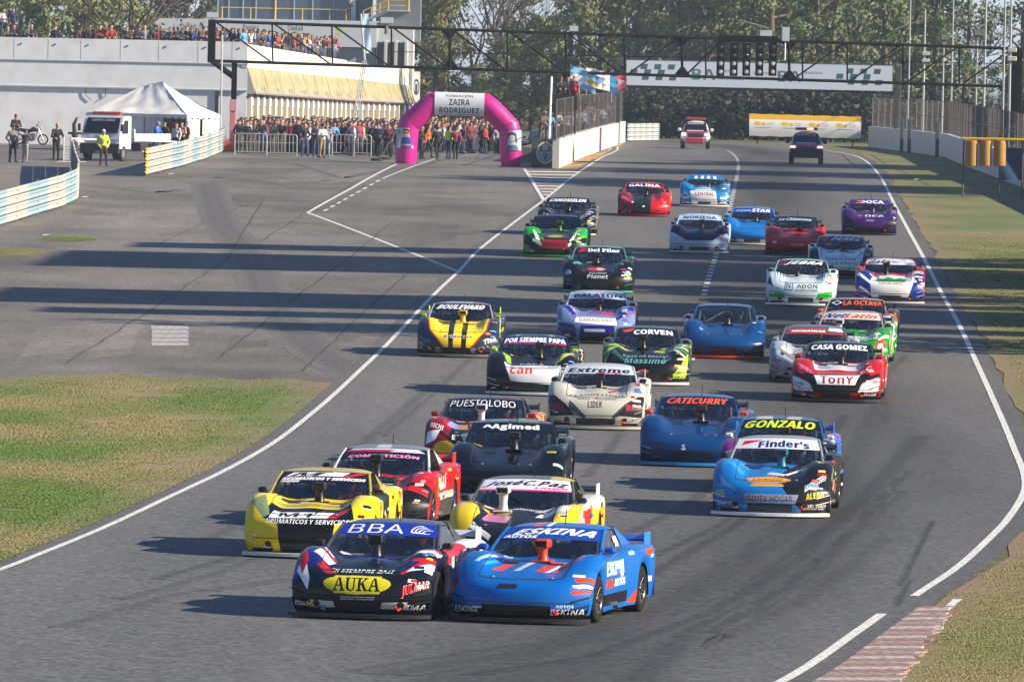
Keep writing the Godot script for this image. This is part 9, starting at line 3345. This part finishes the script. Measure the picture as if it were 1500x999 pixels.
func build_tow_truck() -> void:
	var foot := gp(146, 236)
	var root := thing("tow_truck", "white flatbed tow truck with a red roof light bar before the tent", "truck", foot, deg_to_rad(-17.0))
	var white := mat(lin(0.68, 0.68, 0.68), 0.3)
	var dark := mat(lin(0.02, 0.022, 0.026), 0.6)
	var b := MB.new()        # cab as a profile swept across
	var prof_ := [Vector3(-1.02, 0.55, 0.0), Vector3(-1.02, 0.55, -0.0)]
	b.extrude([Vector3(-1.0, 0.62, 0.06), Vector3(-1.0, 0.62, -1.65), Vector3(-1.0, 2.18, -1.65), Vector3(-1.0, 2.24, -1.4), Vector3(-1.0, 2.2, -0.55), Vector3(-1.0, 1.32, 0.02), Vector3(-1.0, 1.1, 0.1)], Vector3(2.0, 0, 0))
	obj("cab", b, white, root)
	var p := Paint.new(self, 256, 128, Color(0.05, 0.07, 0.10))
	p.text("", "GRUPO LIMER", 0.5, 0.86, 0.7, 0.12, Color(0.75, 0.77, 0.8), {"arc": 0.02})
	b = MB.new()
	b.quad(Vector3(-0.9, 1.38, 0.02), Vector3(0.9, 1.38, 0.02), Vector3(0.86, 2.14, -0.48), Vector3(-0.86, 2.14, -0.48))
	var wm := sign_mat(p, 0.1)
	obj("windscreen", b, wm, root)
	for s in [1.0, -1.0]:
		b = MB.new()
		var q := [Vector3(1.006 * s, 1.36, -0.25), Vector3(1.006 * s, 1.36, -1.2), Vector3(1.006 * s, 2.02, -1.2), Vector3(1.006 * s, 2.02, -0.62)]
		if s > 0:
			b.quad(q[0], q[1], q[2], q[3])
		else:
			b.quad(q[3], q[2], q[1], q[0])
		obj("side_window", b, mat(lin(0.02, 0.025, 0.03), 0.1), root)
		b = MB.new()
		b.box(Vector3(1.12 * s, 1.65, 0.02), Vector3(0.14, 0.36, 0.1), Basis(), 0.02)
		obj("mirror", b, dark, root)
		b = MB.new()
		b.box(Vector3(0.78 * s, 0.86, 0.1), Vector3(0.3, 0.18, 0.05), Basis(), 0.02)
		obj("headlight", b, mat(lin(0.6, 0.6, 0.58), 0.15), root)
	b = MB.new()
	b.box(Vector3(0, 0.62, 0.12), Vector3(2.04, 0.5, 0.16), Basis(), 0.03)
	obj("bumper", b, dark, root)
	b = MB.new()
	b.box(Vector3(0, 0.45, 0.205), Vector3(0.42, 0.14, 0.02), Basis(), 0.005)
	obj("licence_plate", b, mat(lin(0.25, 0.26, 0.27), 0.5), root)
	var hp := Paint.new(self, 128, 32, Color(0.82, 0.82, 0.82))
	hp.text("", "OLIVA", 0.5, 0.5, 0.55, 0.6, Color(0.2, 0.22, 0.25))
	b = MB.new()
	b.quad(Vector3(-0.6, 1.12, 0.106), Vector3(0.6, 1.12, 0.106), Vector3(0.6, 1.31, 0.032), Vector3(-0.6, 1.31, 0.032))
	obj("front_lettering", b, sign_mat(hp), root)
	b = MB.new()
	b.box(Vector3(0, 2.36, -0.95), Vector3(1.5, 0.16, 0.34), Basis(), 0.05)
	obj("light_bar", b, mat(lin(0.45, 0.05, 0.03), 0.25), root)
	b = MB.new()
	b.box(Vector3(0, 0.72, -4.2), Vector3(0.9, 0.22, 5.2), Basis(), 0.02)
	obj("chassis", b, dark, root)
	b = MB.new()
	b.box(Vector3(0, 1.05, -4.6), Vector3(2.2, 0.14, 5.4), Basis(), 0.02)
	b.box(Vector3(0, 1.3, -1.95), Vector3(2.2, 0.6, 0.1), Basis(), 0.02)
	obj("flat_bed", b, white, root)
	for s in [1.0, -1.0]:
		b = MB.new()
		b.box(Vector3(1.1 * s, 1.22, -4.6), Vector3(0.06, 0.3, 5.3), Basis(), 0.015)
		obj("side_board", b, white, root)
	b = MB.new()
	b.box(Vector3(1.0, 0.72, -3.0), Vector3(0.5, 0.4, 1.1), Basis(), 0.03)
	obj("tool_box", b, dark, root)
	for s in [1.0, -1.0]:
		wheel_simple(root, Vector3(0.88 * s, 0.4, -0.62), 0.4, 0.24, 0)
		wheel_simple(root, Vector3(0.84 * s, 0.4, -5.0), 0.4, 0.42, 0)

func build_motorbike() -> void:
	var a := gp(44, 212)
	var root := thing("motorcycle", "dark motorcycle parked side on against the white wall", "motorcycle", a, 0.0)
	var dark := mat(lin(0.015, 0.015, 0.017), 0.4)
	var chrome := mat(lin(0.4, 0.4, 0.42), 0.25, 0.8)
	for x in [0.68, -0.68]:
		var wn := Node3D.new()
		wn.name = "wheel"
		root.add_child(wn, true)
		wn.position = Vector3(x, 0.31, 0)
		wn.rotation = Vector3(PI / 2, 0, 0)
		var b := MB.new()
		var ring := []
		for k in 25:
			ring.append(Vector3(cos(TAU * k / 24), 0, sin(TAU * k / 24)) * 0.27)
		b.tube(ring, 0.045, 7, false)
		obj("tyre", b, mat(lin(0.018, 0.018, 0.018), 0.85), wn)
		b = MB.new()
		for k in 12:
			var t := TAU * k / 12
			b.tube([Vector3.ZERO, Vector3(cos(t), 0, sin(t)) * 0.25], 0.006, 4)
		b.tube([Vector3(0, -0.06, 0), Vector3(0, 0.06, 0)], 0.05, 8)
		obj("spokes", b, chrome, wn)
	bars(root, "fork", [Vector3(0.68, 0.31, 0.07), Vector3(0.42, 0.95, 0.07)], 0.028, chrome)
	bars(root, "fork", [Vector3(0.68, 0.31, -0.07), Vector3(0.42, 0.95, -0.07)], 0.028, chrome)
	bars(root, "handlebar", [Vector3(0.3, 1.1, 0.36), Vector3(0.4, 1.0, 0.1), Vector3(0.4, 1.0, -0.1), Vector3(0.3, 1.1, -0.36)], 0.018, dark)
	bars(root, "mirror_stalk", [Vector3(0.36, 1.06, 0.3), Vector3(0.46, 1.32, 0.34)], 0.02, dark)
	var b := MB.new()
	b.tube([Vector3(0.36, 0.82, 0), Vector3(0.15, 0.88, 0), Vector3(-0.08, 0.78, 0)], [0.1, 0.16, 0.1], 10)
	obj("fuel_tank", b, mat(lin(0.03, 0.03, 0.035), 0.2), root)
	b = MB.new()
	b.tube([Vector3(-0.05, 0.78, 0), Vector3(-0.4, 0.8, 0), Vector3(-0.8, 0.88, 0)], [0.09, 0.11, 0.07], 8)
	obj("saddle", b, dark, root)
	b = MB.new()
	b.box(Vector3(0.08, 0.45, 0), Vector3(0.4, 0.4, 0.26), Basis(), 0.06)
	obj("engine", b, mat(lin(0.12, 0.12, 0.12), 0.45, 0.4), root)
	bars(root, "frame", [Vector3(0.4, 0.9, 0), Vector3(0.25, 0.3, 0), Vector3(-0.2, 0.3, 0), Vector3(-0.68, 0.31, 0)], 0.025, dark)
	bars(root, "exhaust", [Vector3(0.2, 0.4, 0.12), Vector3(0.1, 0.22, 0.14), Vector3(-0.75, 0.32, 0.16)], 0.04, chrome, 8)
	b = MB.new()
	b.lathe([Vector2(0, -0.06), Vector2(0.07, -0.05), Vector2(0.1, 0.05), Vector2(0, 0.06)], Basis(Vector3.BACK, -PI / 2), Vector3(0.52, 0.92, 0), 12)
	obj("headlight", b, chrome, root)
	bars(root, "stand", [Vector3(-0.1, 0.3, 0.1), Vector3(-0.15, 0.0, 0.26)], 0.018, dark)

func build_arch() -> void:
	var root := thing("inflatable_arch", "magenta inflatable arch with a white lettered banner over the pit lane", "arch")
	var pink := mat(lin(0.52, 0.005, 0.22), 0.42)
	var d := 466.0
	var L := gp(594, 240)
	var R := gp(748.5, 243.5)
	d = -L.z
	R.z = L.z
	R.y = L.y
	var s := FOC / d
	var r := 0.55
	var P := func(px: float, py: float) -> Vector3:
		var q := at(px, py, d)
		return Vector3(q.x, q.y, L.z)
	var knee_l: Vector3 = P.call(598, 183)
	var top_l: Vector3 = P.call(633, 150.5)
	var top_r: Vector3 = P.call(713, 153)
	var knee_r: Vector3 = P.call(746, 187)
	var pts := [L, L + Vector3(0, 0.16, 0), L + Vector3(0.02, 0.7, 0), L.lerp(knee_l, 0.9), knee_l + Vector3(0.05, 0.1, 0), knee_l.lerp(top_l, 0.12), knee_l.lerp(top_l, 0.5), knee_l.lerp(top_l, 0.86), top_l + Vector3(0.1, 0.02, 0), top_l.lerp(top_r, 0.08)]
	var left := MB.new()
	left.tube(pts, [r * 0.86, r * 0.97, r, r, r * 1.02, r, r * 1.03, r, r * 1.0, r * 0.97], 26)
	obj("left_leg", left, pink, root)
	var right := MB.new()
	right.tube([R, R + Vector3(0, 0.16, 0), R + Vector3(-0.02, 0.7, 0), R.lerp(knee_r, 0.9), knee_r + Vector3(-0.05, 0.1, 0), knee_r.lerp(top_r, 0.12), knee_r.lerp(top_r, 0.5), knee_r.lerp(top_r, 0.86), top_r + Vector3(-0.1, 0.02, 0), top_r.lerp(top_l, 0.08)], [r * 0.86, r * 0.97, r, r, r * 1.02, r, r * 1.03, r, r * 1.0, r * 0.97], 26)
	obj("right_leg", right, pink, root)
	var mid := MB.new()
	mid.tube([top_l.lerp(top_r, 0.06), top_l.lerp(top_r, 0.5), top_l.lerp(top_r, 0.94)], [r * 0.96, r * 0.98, r * 0.96], 26)
	obj("crossbeam", mid, pink, root)
	for q in [L, R]:      # seams round the legs
		for hh in [0.76, 1.86]:
			var b := MB.new()
			var ring := []
			for k in 27:
				ring.append(q + Vector3(0, hh, 0) + Vector3(cos(TAU * k / 26), 0, sin(TAU * k / 26)) * (r + 0.004))
			b.tube(ring, 0.012, 5, false)
			obj("seam", b, mat(lin(0.4, 0.003, 0.17), 0.5), root)
	var p := Paint.new(self, 512, 176, Color(0.82, 0.84, 0.87))
	p.text("", "FUNDACIÓN", 0.5, 0.84, 0.54, 0.13, Color(0.12, 0.13, 0.17))
	p.text("", "ZAIRA", 0.5, 0.58, 0.42, 0.23, Color(0.1, 0.11, 0.15))
	p.text("", "RODRIGUEZ", 0.5, 0.26, 0.80, 0.23, Color(0.1, 0.11, 0.15))
	p.rect("", 0.08, 0.055, 0.92, 0.085, Color(0.25, 0.25, 0.28))
	var b := MB.new()
	var rows := []
	for a in 9:
		var t := lerpf(-0.95, 0.85, a / 8.0)
		var row := []
		for c in 2:
			var q: Vector3 = top_l.lerp(top_r, 0.045 + 0.91 * c)
			row.append(q + Vector3(0, sin(t) * (r + 0.02) * 1.32, cos(t) * (r + 0.02)))
		rows.append(row)
	b.grid(rows)
	obj("banner", b, sign_mat(p), root)
	# printed panels round the legs: portraits of people
	var skin := Color(0.75, 0.55, 0.42)
	var pl := Paint.new(self, 128, 160, Color(0.66, 0.70, 0.74))
	pl.rect("", 0.7, 0.35, 1.0, 0.9, Color(0.75, 0.15, 0.15))
	pl.poly("", [0.12, 0.0, 0.9, 0.0, 0.82, 0.42, 0.6, 0.55, 0.4, 0.55, 0.2, 0.42], Color(0.85, 0.87, 0.9))
	pl.poly("", [0.26, 0.0, 0.76, 0.0, 0.74, 0.45, 0.6, 0.56, 0.4, 0.56, 0.28, 0.45], Color(0.08, 0.26, 0.58))
	pl.ell("", 0.5, 0.74, 0.15, 0.17, skin)
	pl.poly("", [0.34, 0.76, 0.36, 0.92, 0.5, 0.97, 0.64, 0.92, 0.66, 0.76, 0.6, 0.86, 0.4, 0.86], Color(0.12, 0.09, 0.08))
	pl.rect("", 0.38, 0.74, 0.62, 0.785, Color(0.08, 0.08, 0.09))
	pl.rect("", 0.3, 0.12, 0.7, 0.2, skin)
	pl.text("", "ZR", 0.16, 0.78, 0.2, 0.16, Color(0.2, 0.25, 0.5))
	var pr := Paint.new(self, 128, 160, Color(0.66, 0.72, 0.78))
	pr.ell("", 0.46, 0.55, 0.22, 0.27, Color(0.78, 0.78, 0.78))
	pr.poly("", [0.3, 0.6, 0.32, 0.82, 0.5, 0.92, 0.7, 0.82, 0.76, 0.4, 0.68, 0.35, 0.64, 0.72, 0.5, 0.78], Color(0.2, 0.22, 0.26))
	pr.poly("", [0.2, 0.0, 0.85, 0.0, 0.75, 0.25, 0.35, 0.27], Color(0.35, 0.4, 0.48))
	pr.rect("", 0.36, 0.58, 0.42, 0.61, Color(0.2, 0.2, 0.22))
	pr.rect("", 0.5, 0.58, 0.56, 0.61, Color(0.2, 0.2, 0.22))
	pr.rect("", 0.42, 0.43, 0.52, 0.455, Color(0.45, 0.35, 0.35))
	for k in 2:
		b = MB.new()
		rows = []
		var q: Vector3 = L if k == 0 else R
		for a in 5:
			var row := []
			for c in 13:
				var t := lerpf(-1.05, 1.05, c / 12.0)
				row.append(q + Vector3(sin(t) * (r + 0.018), lerpf(0.80, 1.82, a / 4.0), cos(t) * (r + 0.018)))
			rows.append(row)
		b.grid(rows)
		obj("portrait_print", b, sign_mat(pl if k == 0 else pr), root)
	# guy rope and its weights
	var w0 := gp(552, 236)
	var w1 := gp(563, 234)
	bars(root, "guy_rope", [w0 + Vector3(0.15, 0.12, 0), knee_l + Vector3(-0.42, 0.0, 0.1)], 0.03, mat(lin(0.6, 0.6, 0.6), 0.7), 6)
	for q in [w0, w1]:
		var t := thing("rope_weight", "flat black disc weight on the guy rope" if q == w0 else "second flat black disc weight behind the first", "weight", q, 0.0, "weights of the arch")
		b = MB.new()
		b.lathe([Vector2(0, 0), Vector2(0.3, 0), Vector2(0.33, 0.04), Vector2(0.33, 0.1), Vector2(0.28, 0.14), Vector2(0, 0.14)], Basis(), Vector3.ZERO, 18)
		obj("disc", b, mat(lin(0.02, 0.02, 0.02), 0.8), t)
		bars(t, "ring", [Vector3(-0.06, 0.14, 0), Vector3(-0.05, 0.2, 0), Vector3(0.05, 0.2, 0), Vector3(0.06, 0.14, 0)], 0.014, mat(lin(0.2, 0.2, 0.2), 0.5), 5)

func build_pickup(px: float, py: float, label: String, white_one: bool) -> void:
	var foot := gp(px, py)
	var root := thing("pickup_truck", label, "pickup", Vector3.ZERO, 0.0, "safety vehicles behind the field")
	root.position = foot + Vector3(0, 0.02, -0.9)
	root.rotation.y = deg_to_rad(-1.67)
	var body := mat(lin(0.62, 0.62, 0.62) if white_one else lin(0.45, 0.46, 0.48), 0.3)
	var red := mat(lin(0.4, 0.015, 0.05) if white_one else lin(0.3, 0.03, 0.1), 0.3)
	var dark := mat(lin(0.015, 0.016, 0.018), 0.6)
	var b := MB.new()
	b.box(Vector3(0, 0.72, -1.9), Vector3(1.84, 0.56, 5.1), Basis(), 0.2)
	obj("body", b, body, root)
	b = MB.new()
	var rows := []
	for a in 7:
		var z := lerpf(0.68, -0.65, a / 6.0)
		var row := []
		for c in 13:
			var u := c / 6.0 - 1.0
			row.append(Vector3(u * lerpf(0.8, 0.86, a / 6.0), 1.0 + 0.12 * sin(a / 6.0 * PI * 0.5) - 0.05 * pow(absf(u), 4.0), z))
		rows.append(row)
	b.grid(rows)
	obj("bonnet", b, red if white_one else mat(lin(0.35, 0.12, 0.22), 0.3), root)
	b = MB.new()
	rows = []
	for a in 9:      # cab: sections from the windscreen's foot back, narrowing to the roof
		var q: Array = [[-0.6, 1.02], [-0.85, 1.32], [-1.1, 1.6], [-1.25, 1.72], [-1.6, 1.79], [-2.1, 1.79], [-2.45, 1.72], [-2.62, 1.5], [-2.7, 1.0]][a]
		var row := []
		for c in 13:
			var t := c / 12.0 * PI
			var w := lerpf(0.87, 0.70, clampf((q[1] - 1.0) / 0.79, 0.0, 1.0))
			row.append(Vector3(-cos(t) * lerpf(0.88, w, pow(sin(t), 0.35)), 0.98 + (q[1] - 0.98) * pow(sin(t), 0.35), q[0]))
		rows.append(row)
	b.grid(rows)
	obj("cab", b, body, root)
	var p := Paint.new(self, 128, 64, Color(0.07, 0.09, 0.12))
	p.text("", "SAFETY CAR" if false else "SEGURIDAD", 0.5, 0.88, 0.8, 0.16, Color(0.8, 0.8, 0.82))
	p.rect("", 0.15, 0.05, 0.85, 0.16, Color(0.75, 0.75, 0.78))
	b = MB.new()
	b.quad(Vector3(-0.76, 1.08, -0.62), Vector3(0.76, 1.08, -0.62), Vector3(0.63, 1.66, -1.12), Vector3(-0.63, 1.66, -1.12))
	obj("windscreen", b, sign_mat(p, 0.1), root)
	b = MB.new()
	b.box(Vector3(0, 0.84, 0.66), Vector3(1.0, 0.22, 0.08), Basis(), 0.03)
	obj("grille", b, mat(lin(0.03, 0.03, 0.03), 0.4), root)
	b = MB.new()
	b.box(Vector3(0, 0.5, 0.66), Vector3(1.8 if not white_one else 1.1, 0.34, 0.2), Basis(), 0.06)
	obj("bumper", b, red if white_one else dark, root)
	if not white_one:
		b = MB.new()
		b.box(Vector3(0, 0.72, 0.74), Vector3(1.78, 0.3, 0.06), Basis(), 0.03)
		obj("bull_bar", b, dark, root)
	for s in [1.0, -1.0]:
		b = MB.new()
		b.box(Vector3(0.74 * s, 0.92, 0.66), Vector3(0.3, 0.15, 0.08), Basis(), 0.03)
		var hm := StandardMaterial3D.new()
		hm.albedo_color = Color(0.9, 0.85, 0.85)
		hm.emission_enabled = true
		hm.emission = Color(1.0, 0.92, 0.9) if white_one else Color(1.0, 0.6, 0.65)
		hm.emission_energy_multiplier = 1.3
		obj("headlight", b, mats_once("headlamp%s" % white_one, hm), root)
		b = MB.new()
		b.box(Vector3(1.02 * s, 1.2, -0.75), Vector3(0.22, 0.2, 0.12), Basis(), 0.04)
		obj("mirror", b, dark if not white_one else body, root)
		b = MB.new()
		var q := [Vector3(0.885 * s, 1.12, -0.95), Vector3(0.885 * s, 1.12, -2.4), Vector3(0.78 * s, 1.6, -2.3), Vector3(0.78 * s, 1.6, -1.3)]
		if s > 0:
			b.quad(q[0], q[1], q[2], q[3])
		else:
			b.quad(q[3], q[2], q[1], q[0])
		obj("side_window", b, mat(lin(0.02, 0.024, 0.03), 0.1), root)
		wheel_simple(root, Vector3(0.8 * s, 0.38, 0.1), 0.38, 0.26, 0)
		wheel_simple(root, Vector3(0.8 * s, 0.38, -3.0), 0.38, 0.26, 0)
	b = MB.new()
	b.box(Vector3(0, 1.9, -1.6), Vector3(1.25, 0.15, 0.32), Basis(), 0.05)
	var lb := obj("light_bar", b, mat(lin(0.4, 0.03, 0.03), 0.25), root)
	if not white_one:
		b = MB.new()
		b.box(Vector3(0.2, 1.9, -1.425), Vector3(0.36, 0.11, 0.03), Basis(), 0.01)
		var em := StandardMaterial3D.new()
		em.albedo_color = Color(1, 0.6, 0.5)
		em.emission_enabled = true
		em.emission = Color(1.0, 0.55, 0.4)
		em.emission_energy_multiplier = 2.0
		obj("lit_lamp", b, em, lb)

func build_parked_car() -> void:
	var foot := gp(786, 226)
	var root := thing("parked_car", "dark green car parked behind the right leg of the arch", "car", foot, deg_to_rad(-12.0))
	var paint := mat(lin(0.015, 0.05, 0.045), 0.25)
	var b := MB.new()
	b.box(Vector3(0, 0.58, -1.9), Vector3(1.7, 0.5, 4.1), Basis(), 0.12)
	obj("body", b, paint, root)
	b = MB.new()
	b.extrude([Vector3(-0.76, 0.8, -1.0), Vector3(-0.76, 0.8, -3.7), Vector3(-0.76, 1.3, -3.2), Vector3(-0.76, 1.4, -2.4), Vector3(-0.76, 1.34, -1.8)], Vector3(1.52, 0, 0))
	obj("cabin", b, paint, root)
	b = MB.new()
	b.quad(Vector3(-0.7, 0.86, -1.04), Vector3(0.7, 0.86, -1.04), Vector3(0.64, 1.3, -1.74), Vector3(-0.64, 1.3, -1.74))
	obj("windscreen", b, mat(lin(0.03, 0.05, 0.055), 0.08), root)
	for s in [1.0, -1.0]:
		b = MB.new()
		b.box(Vector3(0.62 * s, 0.68, 0.13), Vector3(0.34, 0.16, 0.06), Basis(), 0.03)
		obj("headlight", b, mat(lin(0.5, 0.5, 0.5), 0.15), root)
		b = MB.new()
		b.box(Vector3(0.95 * s, 0.95, -1.1), Vector3(0.2, 0.12, 0.1), Basis(), 0.03)
		obj("mirror", b, mat(lin(0.3, 0.02, 0.03) if s > 0 else lin(0.02, 0.05, 0.05), 0.3), root)
		wheel_simple(root, Vector3(0.76 * s, 0.31, -0.55), 0.31, 0.2, 0)
		wheel_simple(root, Vector3(0.76 * s, 0.31, -3.1), 0.31, 0.2, 0)
	b = MB.new()
	b.box(Vector3(0, 0.46, 0.14), Vector3(1.1, 0.16, 0.05), Basis(), 0.03)
	obj("grille", b, mat(lin(0.02, 0.02, 0.02), 0.5), root)
